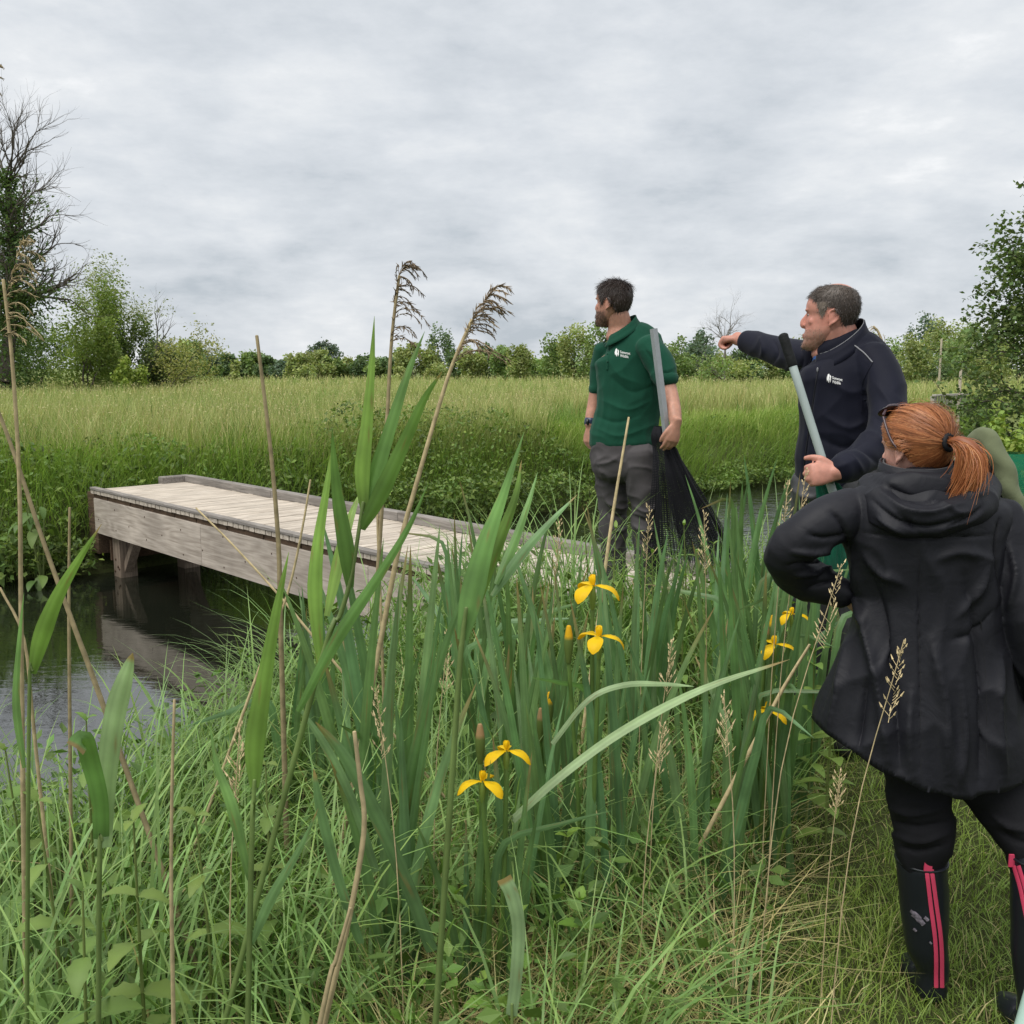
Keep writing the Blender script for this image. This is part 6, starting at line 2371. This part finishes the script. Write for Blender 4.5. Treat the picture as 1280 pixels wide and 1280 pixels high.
# ---------------------------------------------------------------- woman in the black jacket
def woman():
    D = 2.45
    root = empty('person', (P(1165, 1240, 2.42)[0], 2.42, 0.0), 'person in long black hooded jacket and striped boots seen from behind, hand on hip', 'person')
    root.location.z = gz(root.location.x, root.location.y)
    base = np.array(root.location)
    jk = fabric_mat('black_raincoat', (.0088, .0090, .0130), .60, .30, 800, .10, .22, .0, .10)
    tr = fabric_mat('black_trousers', (.008, .008, .010), .8, .2, 800, .15, .2)
    bt = plain_mat('rubber_boot', (.010, .012, .017), .38, .45, 0, .15, 8)
    pk = plain_mat('pink_strip', (.58, .055, .12), .5, .35)
    HH = .226
    M3 = basis((-.42, .91, 0), 0, -.08)
    hc = P(1146, 563, 2.50)
    HL, HF = head_mesh(HH, .9, .92)
    torso = [(1160, 606, D, 46, 36), (1158, 616, D, 84, 50), (1156, 640, D, 104, 60), (1157, 685, D, 95, 63), (1166, 735, D, 87, 64), (1163, 790, D, 96, 69), (1156, 850, D, 116, 78), (1150, 905, D, 134, 86), (1150, 960, D, 146, 92), (1150, 1010, D, 152, 95)]
    slL = [(1066, 640, 2.46, 30), (1034, 651, 2.43, 30), (1004, 672, 2.42, 27), (984, 695, 2.44, 25), (1000, 719, 2.50, 25), (1028, 732, 2.50, 22), (1052, 741, 2.49, 17)]
    slR = [(1243, 645, 2.46, 30), (1264, 700, 2.42, 31), (1282, 770, 2.37, 31), (1294, 840, 2.40, 29), (1300, 880, 2.5, 25)]
    neck = [(1150, 620, 2.47, 30, 30), (1149, 600, 2.48, 25, 26), (1149, 580, 2.49, 22, 24)]
    pieces = [T(sub_rows(torso[:6], .70)), T(sub_rows(slL, .6) + [(1062, 744, 2.50, 9)], 14), T(sub_rows(slR, .6) + [(1304, 900, 2.56, 10)], 14), T(neck, 16)]
    pieces += hand_parts(P(1056, 742, 2.49), (.82, -.12, -.52), (-.40, -.80, -.4), -1, [(20, 30, 25)] * 4, (.6, .3), .95)
    pieces += hand_parts(P(1304, 896, 2.55), (-.1, .2, -.95), (.9, -.4, 0), -1, [(70, 80, 45)] * 4, (.5, .5), .92)
    kneeL, kneeR = P(1150, 1030, 2.42), P(1262, 1030, 2.36)
    gl, gr = np.array([P(1163, 1240, 2.42)[0], 2.42, 0]), np.array([P(1300, 1290, 2.22)[0], 2.24, 0])
    gl[2] = gz(gl[0], gl[1]); gr[2] = gz(gr[0], gr[1])
    for kn, g, hx, bt_ in ((kneeL, gl, 1130, P(1152, 1076, 2.42)), (kneeR, gr, 1205, P(1298, 1074, 2.30))):
        pieces.append(tube([P(hx, 900, 2.45), kn, bt_, (bt_ + g) / 2, g + (0, 0, .08)], [.075, .05, .04, .036, .03], None, 12))
    person_body(root, pieces, HL, HF, HH, M3, hc, (.56, .31, .24), lambda h: 0 * h[:, 0], (.1, .1, .1))
    eyes(root, HH, M3, hc)
    # ---- hair: cap, strands drawn back to the tie, pony tail
    Nl = normals(HL, HF)
    tie = np.array([.0, -.49, .08])
    zl = lambda y: np.interp(y, [-.5, -.3, -.2, -.12, -.05, .03, .10, .18, .25, .33, .5], [-.25, -.26, -.2, -.05, .06, .09, .04, .12, .24, .32, .36])
    mk = HL[:, 2] > zl(HL[:, 1])
    mk &= ~((np.abs(HL[:, 0]) > .30) & (np.abs(HL[:, 1] + .06) < .09) & (HL[:, 2] < .09))
    cap_k = .024 + .012 * nz(HL, 5)
    Vc = HL + Nl * cap_k[:, None]
    Fc = [f for f in HF if all(mk[i] for i in f)]
    used = sorted({i for f in Fc for i in f}); idx = {v: i for i, v in enumerate(used)}
    Fc = [tuple(idx[i] for i in f) for f in Fc]
    Vcap = Vc[used]
    bvh = BVHTree.FromPolygons([tuple(p) for p in Vc], HF)
    n = 7500
    pick = rp.choice(np.where(mk)[0], n)
    Pt = np.zeros((n, 9, 3)); Nr = np.zeros((n, 9, 3))
    for i, v in enumerate(pick):
        p = Vector(Vc[v] + rp.normal(size=3) * .006)
        off = rp.uniform(.002, .020)
        tgt = Vector(tie + rp.normal(size=3) * .03)
        Lr = min((tgt - p).length * 1.25, rp.uniform(.35, 1.1))
        for k in range(9):
            loc, nn, _, _ = bvh.find_nearest(p)
            q = loc + nn * off
            dist = (tgt - q).length
            if dist < .09: q = q.lerp(tgt, .5)
            Pt[i, k] = q; Nr[i, k] = nn
            d = (tgt - q)
            d = d - nn * d.dot(nn) * (1 if dist > .12 else .3)
            if d.length > 1e-5: d.normalize()
            p = Vector(q) + d * (Lr / 8)
    fly = rp.choice(n, 260, replace=False)
    Pt[fly] += np.sin(np.linspace(0, PI, 9))[None, :, None] * Nr[fly] * rp.uniform(.01, .07, (260, 1, 1))
    hue = rp.uniform(0, 1, (n, 1))
    hc_ = np.array([[.42, .155, .055]]) * hue + np.array([[.24, .080, .028]]) * (1 - hue)
    hi = rp.uniform(0, 1, n) < .14
    hc_[hi] = np.array([.46, .20, .078])
    V2, q2 = ribbons(Pt, Nr, .0016 / HH)
    col = [np.tile(np.array([[.23, .075, .027]]), (len(Vcap), 1)), np.repeat(hc_, 18, 0)]
    Vw = hc + HH * (np.concatenate([Vcap, V2]) @ M3.T)
    qs = np.concatenate([np.array([f for f in Fc if len(f) == 4]).reshape(-1, 4), q2 + len(Vcap)])
    hair = link('hair', mesh_np('hair', Vw - base, qs, None, np.concatenate(col)), HAIR, root)
    # pony tail in world space
    tw = hc + HH * (M3 @ tie)
    path = cr_spline(np.array([tw + (-.012, .008, .0), tw + (.010, -.026, .004), tw + (.032, -.046, -.018), tw + (.036, -.050, -.060), tw + (.020, -.05, -.105), tw + (.002, -.045, -.148)]), 5)
    spread = np.interp(np.linspace(0, 1, len(path)), [0, .12, .45, .72, 1], [.012, .018, .031, .030, .010])
    n = 3600
    a = rp.uniform(0, 2 * PI, n); r = np.sqrt(rp.uniform(0, 1, n))
    endk = rp.uniform(.62, 1.0, n)
    K = 14
    Pt = np.zeros((n, K, 3))
    tt = np.linspace(0, 1, len(path))
    swirl = rp.normal(size=n) * .25
    for k in range(K):
        t = endk * k / (K - 1)
        c = np.stack([np.interp(t, tt, path[:, j]) for j in range(3)], 1)
        s = np.interp(t, tt, spread)
        aa = a + swirl * t * 2
        Pt[:, k] = c + np.stack([np.cos(aa) * s * r, np.sin(aa) * s * r * .8, np.sin(aa * 2) * s * r * .25], 1)
    # loose wisp that hangs lower
    fly = rp.choice(n, 160, replace=False)
    Pt[fly] += np.linspace(0, 1, K)[None, :, None] ** 1.5 * (rp.normal(size=(160, 1, 3)) * .022)
    lw = n // 9
    Pt[:lw, :, 0] -= (np.linspace(0, 1, K) ** 2 * .035)[None]
    Pt[:lw, :, 2] -= (np.linspace(0, 1, K) ** 2 * .035)[None]
    vw = np.tile(np.array([0, 1, .2]), (n, K, 1)) + rp.normal(size=(n, 1, 3)) * .35
    V2, q2 = ribbons(Pt, vw, .0018)
    hue = rp.uniform(0, 1, (n, 1))
    pc = np.array([[.46, .165, .055]]) * hue + np.array([[.25, .080, .028]]) * (1 - hue)
    hi = rp.uniform(0, 1, n) < .14
    pc[hi] = np.array([.54, .245, .095])
    core, cf = tube(path[:-5], spread[:-5] * .72, spread[:-5] * .55, 12, 1)
    V = np.concatenate([core, V2]); cc = np.concatenate([np.tile(np.array([[.22, .07, .026]]), (len(core), 1)), np.repeat(pc, 2 * K, 0)])
    q = np.concatenate([np.array([f for f in cf if len(f) == 4]), q2 + len(core)])
    link('ponytail', mesh_np('ponytail', V - base, q, None, cc), HAIR, hair)
    bd = plain_mat('hair_band', (.008, .008, .010), .7, .3)
    th = np.linspace(0, 2 * PI, 20)
    ax = path[3] - path[0]; ax /= np.linalg.norm(ax)
    e1 = np.cross(ax, (0, 0, 1)); e1 /= np.linalg.norm(e1); e2 = np.cross(ax, e1)
    ring = [path[1] + .0185 * (e1 * math.cos(t) + e2 * math.sin(t)) for t in th]
    V, F = tube(ring, .0062, None, 8, 1, tuple(ax))
    link('hair_band', poly_mesh('hair_band', V - base, [f for f in F if len(f) <= 4]), bd, hair)
    # ---- jacket
    hx = [(985, 880), (1015, 905), (1060, 937), (1110, 963), (1180, 984), (1290, 975), (1330, 970)]
    hw = np.array([P(x, y, 2.32) for x, y in hx])

    def clip(V):
        zh = np.interp(V[:, 0], hw[:, 0], hw[:, 2])
        return (V[:, 2] > zh) | (V[:, 2] > .9)
    fl = [([(1150, 690), (1148, 760), (1150, 850), (1150, 960)], 2.2, -.005), ([(1080, 665), (1130, 672), (1190, 672), (1240, 668)], 2.5, -.005),
          ([(1068, 700), (1078, 760), (1095, 840), (1110, 950)], 9, .016), ([(1092, 720), (1108, 790), (1120, 880), (1125, 960)], 9, -.012), ([(1165, 800), (1180, 880), (1185, 975)], 10, .012), ([(1205, 720), (1222, 800), (1228, 900), (1225, 975)], 10, -.013),
          ([(1235, 700), (1222, 740), (1198, 770)], 8, .010), ([(1245, 760), (1220, 790), (1190, 800)], 8, -.009), ([(1080, 690), (1100, 715), (1130, 730)], 8, .009), ([(1170, 700), (1200, 690), (1240, 700)], 8, .008), ([(1250, 820), (1245, 900), (1255, 970)], 9, .014),
          ([(1060, 800), (1050, 860), (1035, 920)], 8, .012), ([(1085, 850), (1078, 900), (1072, 940)], 7, -.010), ([(1140, 860), (1136, 910), (1140, 970)], 7, .008), ([(1200, 850), (1205, 920), (1200, 980)], 7, .009),
          ([(1010, 668), (1030, 672), (1060, 668)], 4, -.008), ([(990, 690), (1020, 690), (1052, 682)], 4, .010), ([(985, 706), (1012, 704), (1045, 696)], 3.5, -.010), ([(992, 718), (1015, 716), (1040, 710)], 3.5, .010), ([(1010, 735), (1030, 728), (1050, 722)], 3.5, -.009),
          ([(1040, 640), (1052, 655), (1060, 680)], 4, -.010), ([(1248, 650), (1244, 690), (1250, 740)], 3.5, -.012), ([(1262, 680), (1270, 720), (1262, 760)], 5, .010)]
    fl = [(p, w_ * .85, k * 1.5) for p, w_, k in fl]
    o, bv = garment('jacket', [T(torso, 32), T(slL, 22), T(slR, 22)], jk, root, .0055, 3, fl, .005, (7, 7, 4), clip, .008, (8, 8, 4.5))
    me = o.data
    co = np.empty(len(me.vertices) * 3, dtype=np.float32); me.vertices.foreach_get('co', co); co = co.reshape(-1, 3)
    cnt = np.zeros(len(me.edges), int)
    le = np.empty(len(me.loops), dtype=np.int32); me.loops.foreach_get('edge_index', le)
    np.add.at(cnt, le, 1)
    ev = np.empty(len(me.edges) * 2, dtype=np.int32); me.edges.foreach_get('vertices', ev); ev = ev.reshape(-1, 2)
    bd_ = np.unique(ev[cnt == 1])
    bd_ = bd_[co[bd_, 2] + base[2] < .85]
    co[bd_, 2] = np.interp(co[bd_, 0] + base[0], hw[:, 0], hw[:, 2]) - base[2] - .004 + .004 * np.sin(co[bd_, 0] * 60)
    me.vertices.foreach_set('co', co.ravel()); me.update()
    solid(o, .003)
    # hood lying on the shoulders, and standing collar
    hood = [T([(1088, 612, 2.50, 15, 22), (1098, 630, 2.40, 19, 22), (1122, 645, 2.34, 23, 22), (1155, 650, 2.325, 25, 22), (1190, 645, 2.33, 24, 22), (1222, 628, 2.39, 20, 22), (1236, 606, 2.48, 14, 20)], 18, 5, (0.0, .6, .8)),
            T([(1100, 605, 2.46, 14, 16), (1116, 612, 2.40, 20, 16), (1150, 616, 2.385, 26, 16), (1190, 614, 2.39, 22, 16), (1218, 604, 2.45, 14, 16)], 18, 5, (0, 1, 0))]
    fl = [([(1090, 625), (1120, 650), (1160, 660), (1210, 645)], 4, -.014), ([(1100, 615), (1130, 636), (1165, 640), (1205, 628)], 4, .012), ([(1108, 606), (1135, 622), (1165, 626), (1200, 612)], 3.5, -.012), ([(1095, 645), (1112, 658), (1132, 668)], 4, .010),
          ([(1185, 660), (1210, 650), (1230, 632)], 4, -.011), ([(1120, 640), (1138, 655), (1150, 668)], 4, -.009), ([(1205, 615), (1222, 620), (1236, 612)], 4, .010), ([(1175, 625), (1195, 640), (1212, 640)], 4, .009)]
    garment('hood', hood, jk, root, .005, 3, fl, .005, (10, 10, 12), None, .006, (8, 8, 12))
    nk = P(1146, 592, 2.475)
    V, F = band_ring(nk, .088, .082, .062, (.004, .012), .14, n=44, a0=rad(120), a1=rad(420))
    solid(link('collar', mesh_np('collar', V - base, np.array(F)), jk, root), .006)
    V, F = band_ring(nk + np.array([0, 0, .006]), .082, .076, .05, (.004, .012), .05, n=40, a0=rad(130), a1=rad(410))
    solid(link('collar_lining', mesh_np('collar_lining', V - base, np.array(F)), fabric_mat('grey_lining', (.085, .085, .088), .8), root), .003)
    sm = fabric_mat('seam_tape', (.011, .011, .013), .6, .3)
    seam('seam', bv, [(1149, 676), (1148, 760), (1150, 850), (1151, 970)], 1.6, sm, root, .002)
    seam('seam', bv, [(1076, 664), (1130, 671), (1190, 671), (1244, 667)], 1.8, sm, root, .002)
    seam('seam', bv, [(1066, 652), (1062, 672), (1066, 700)], 1.6, sm, root, .002)
    seam('seam', bv, [(1247, 652), (1244, 700), (1250, 750)], 1.6, sm, root, .002)
    seam('seam', bv, [(1224, 760), (1232, 850), (1234, 970)], 1.4, sm, root, .002)
    # ---- trousers and boots
    fl = [([(1112, 1010), (1140, 1018), (1180, 1010)], 4, .012), ([(1110, 1025), (1145, 1034), (1185, 1028)], 4, -.012), ([(1112, 1042), (1150, 1052), (1188, 1040)], 4, .012), ([(1120, 1058), (1150, 1064), (1184, 1056)], 3, -.010), ([(1240, 1020), (1262, 1034), (1285, 1040)], 4, .012), ([(1250, 1040), (1268, 1050), (1290, 1056)], 4, -.012)]
    garment('trousers', [T([(1148, 930, D, 60, 60), (1148, 975, 2.44, 42, 42), (1150, 1012, 2.43, 38, 38), (1156, 1036, 2.42, 39, 38), (1152, 1062, 2.42, 34, 34), (1153, 1090, 2.42, 26, 26)], 22),
                         T([(1205, 930, D, 60, 60), (1242, 985, 2.40, 41, 42), (1270, 1030, 2.36, 38, 38), (1289, 1060, 2.32, 34, 34), (1296, 1100, 2.30, 28, 28)], 22)], tr, root, .007, 4, fl, .006, (9, 9, 12), None, .006, (6, 6, 12))

    def boot(top, g, rt_):
        axis = [top, top * .7 + g * .3, top * .4 + g * .6 + np.array([0, 0, .0]), g + np.array([0, .0, .10])]
        parts = [tube(axis + [g + np.array([0, 0, .03])], [rt_, rt_ * .97, rt_ * .84, rt_ * .68, rt_ * .66], None, 24, 5),
                 tube([g + (0, -.01, .04), g + (-.004, .05, .042), g + (-.006, .10, .032), g + (-.008, .14, .024)], [.040, .043, .042, .03], [.042, .045, .036, .026], 16)]
        V, F = fuse(parts, .006, 4)
        V = V + normals(V, F) * (.002 * nz(V, (10, 10, 16)))[:, None]
        b = link('boot', poly_mesh('boot', V - base, F), bt, root)
        bvb = BVHTree.FromPolygons([tuple(p) for p in V], F)
        # rolled rim
        th = np.linspace(0, 2 * PI, 28)
        rim = [top + (math.cos(t) * (rt_ * 1.01), math.sin(t) * (rt_ * 1.01), .004) for t in th]
        Vr, Fr = tube(rim, .0035, None, 6, 1, (0, 0, 1))
        link('boot_rim', poly_mesh('boot_rim', Vr - base, [f for f in Fr if len(f) <= 4]), bt, b)
        return b, bvb
    bL, bvL = boot(P(1152, 1076, 2.42), gl, .065)
    bR, bvR = boot(P(1298, 1074, 2.30), gr, .065)
    pr = plain_mat('boot_print', (.16, .14, .17), .5, .3, 0, .6, 90)
    for par, bvv, p1, p2, tab in ((bL, bvL, [(1158, 1086), (1163, 1130), (1169, 1180), (1170, 1234)], [(1164, 1086), (1170, 1130), (1176, 1180), (1177, 1234)], (1158, 1077)),
                                  (bR, bvR, [(1268, 1082), (1276, 1110), (1284, 1150)], [(1274, 1082), (1282, 1110), (1290, 1150)], (1266, 1072))):
        for pp in (p1, p2):
            o = seam('pink_strip', bvv, pp, 5.0, pk, root, .0025)
            if o: o.parent = par
        h = hit(bvv, tab[0] + 1, tab[1] + 9, .004)
        if h is not None:
            h = h - base
            MB().box((h[0] - .0105, h[1] - .004, h[2] - .004), (h[0] + .0105, h[1] + .0, h[2] + .030), .001).build('pink_tab', pk, par)
    for (x, y, w_) in ((1146, 1145, 9), (1152, 1152, 7), (1158, 1148, 5), (1144, 1162, 4), (1163, 1178, 3), (1141, 1140, 5)):
        o = seam('boot_print', bvL, [(x - w_ * .5, y - w_ * .4), (x, y), (x + w_ * .4, y + w_ * .5)], w_ * .8, pr, root, .002)
        if o: o.parent = bL
    # ---- sunglasses pushed up on the hair
    sg = empty('sunglasses', hc, 'dark sunglasses pushed up on a head above black hood', 'sunglasses')
    dk = plain_mat('dark_lens', (.015, .012, .016), .12, .6)
    fr = plain_mat('tortoise_frame', (.05, .025, .03), .25, .5)
    for s in (-1, 1):
        arm = cr_spline(np.array([(s * .40, -.10, .03), (s * .405, -.01, .13), (s * .395, .07, .27), (s * .36, .15, .40)]), 5)
        V, F = tube(HH * (arm @ M3.T), .0035, .0028, 8, 1)
        link('temple_arm', poly_mesh('temple_arm', V, [f for f in F if len(f) <= 4]), fr, sg)
        Ml = np.array([[.93, s * .0, 0], [0, .55, -.83], [0, .83, .55]])
        V, F = ellipsoid((s * .185, .235, .465), (.155, .020, .105), np.array([[1, 0, 0], [0, .62, -.78], [0, .78, .62]]), 18, 10)
        MB().add(HH * (V @ M3.T), F).build('lens', dk, sg, True)
    V, F = tube(HH * (np.array([(-.36, .15, .42), (-.2, .23, .52), (0, .26, .53), (.2, .23, .52), (.36, .15, .42)]) @ M3.T), .004, .0035, 8, 4)
    link('frame', poly_mesh('frame', V, [f for f in F if len(f) <= 4]), fr, sg)


woman()


def hoop_net():
    """fabric sleeved net hoop carried over the shoulder"""
    ol = fabric_mat('olive_sleeve', (.135, .155, .085), .85, .2, 500, .2, .25, .1)
    rows = [(1214, 562, 2.66), (1219, 549, 2.62), (1232, 547, 2.58), (1247, 569, 2.55), (1261, 605, 2.53), (1276, 652, 2.52), (1288, 705, 2.52), (1298, 765, 2.53), (1310, 820, 2.56), (1345, 860, 2.62), (1385, 800, 2.72), (1390, 690, 2.80), (1380, 620, 2.84), (1350, 585, 2.84)]
    pts = np.array([P(*r) for r in rows])
    g = pts[8]
    root = empty('hoop_net', (g[0], g[1], g[2] - .4), 'olive fabric sleeved hoop net with green mesh carried behind black jacket shoulder', 'net')
    base = np.array(root.location)
    V, F = fuse([tube(pts[:10], [.018, .022, .024, .025, .026, .026, .026, .026, .026, .026], None, 18, 6, (0, 1, 0))], .005, 3)
    Nn = normals(V, F)
    V = V + Nn * (.004 * nz(V, (30, 30, 12)) + .0025 * np.sin(V[:, 2] * 90 + V[:, 0] * 60))[:, None]
    link('hoop_sleeve', poly_mesh('hoop_sleeve', V - base, F), ol, root)
    V, F = tube(pts[9:], .022, None, 14, 5, (0, 1, 0))
    link('hoop_sleeve', poly_mesh('hoop_sleeve', V - base, [f for f in F if len(f) <= 4]), ol, root)
    nm = net_mat('green_hoop_netting', (.012, .17, .085), 70, 100, .62, .62)
    net_bag([(1258, 566, 2.70, 30, 20), (1265, 592, 2.70, 42, 30), (1275, 640, 2.70, 55, 36), (1285, 700, 2.70, 60, 36), (1295, 780, 2.72, 50, 30), (1300, 840, 2.75, 20, 16)], 6, .12, root, nm, 'net', 90, 10, 6)
    bk = fabric_mat('black_net_bag', (.008, .008, .010), .85, .2)
    V, F = fuse([T([(1222, 552, 2.66, 10, 14), (1226, 580, 2.64, 10, 16), (1234, 612, 2.60, 14, 18), (1252, 622, 2.58, 14, 16), (1268, 640, 2.58, 10, 14)], 14)], .007, 3)
    V = V + normals(V, F) * (.006 * nz(V, 22))[:, None]
    link('net_pocket', poly_mesh('net_pocket', V - base, F), bk, root)
    pm_ = plain_mat('net_handle', (.36, .42, .40), .4, .5, 0, .08, 12)
    a, b = P(1330, 850, 2.60), P(1310, 900, 2.54)
    V, F = tube([a, b, b + np.array([.16, .02, -.42])], .016, None, 14, 2)
    link('handle', poly_mesh('handle', V - base, [f for f in F if len(f) <= 4]), pm_, root)
    # second pole end resting in the path corner
    o_m = plain_mat('pale_green_pole', (.30, .42, .36), .4, .5, 0, .06, 12)
    p0 = P(1284, 1264, 1.9); p0[2] = max(p0[2], gz(p0[0], p0[1]) + .02)
    c = np.array([p0[0] + .030, p0[1], p0[2] - .02])
    pts = [c + (-.03, -.5, 0.25), c + (.0, -.1, .06), c + (.05, .25, -.02)]
    pts = [P(1268, 1330, 1.55), P(1283, 1275, 1.62), P(1300, 1215, 1.70)]
    root2 = empty('pole', pts[0], 'pale green pole end slanting over the mown path', 'pole')
    lo = pts[0] + (pts[0] - pts[2]) * 1.2
    V, F = tube([lo, pts[0], pts[1], pts[2] + (pts[2] - pts[0]) * 1.5], .017, None, 14, 3)
    link('shaft', poly_mesh('shaft', V - pts[0], [f for f in F if len(f) <= 4]), o_m, root2)
    V, F = tube([pts[2] + (pts[2] - pts[0]) * 1.5, pts[2] + (pts[2] - pts[0]) * 2.0], .019, None, 14, 2)
    link('grip', poly_mesh('grip', V - pts[0], [f for f in F if len(f) <= 4]), plain_mat('dark_grip', (.01, .01, .01), .7, .3), root2)


hoop_net()
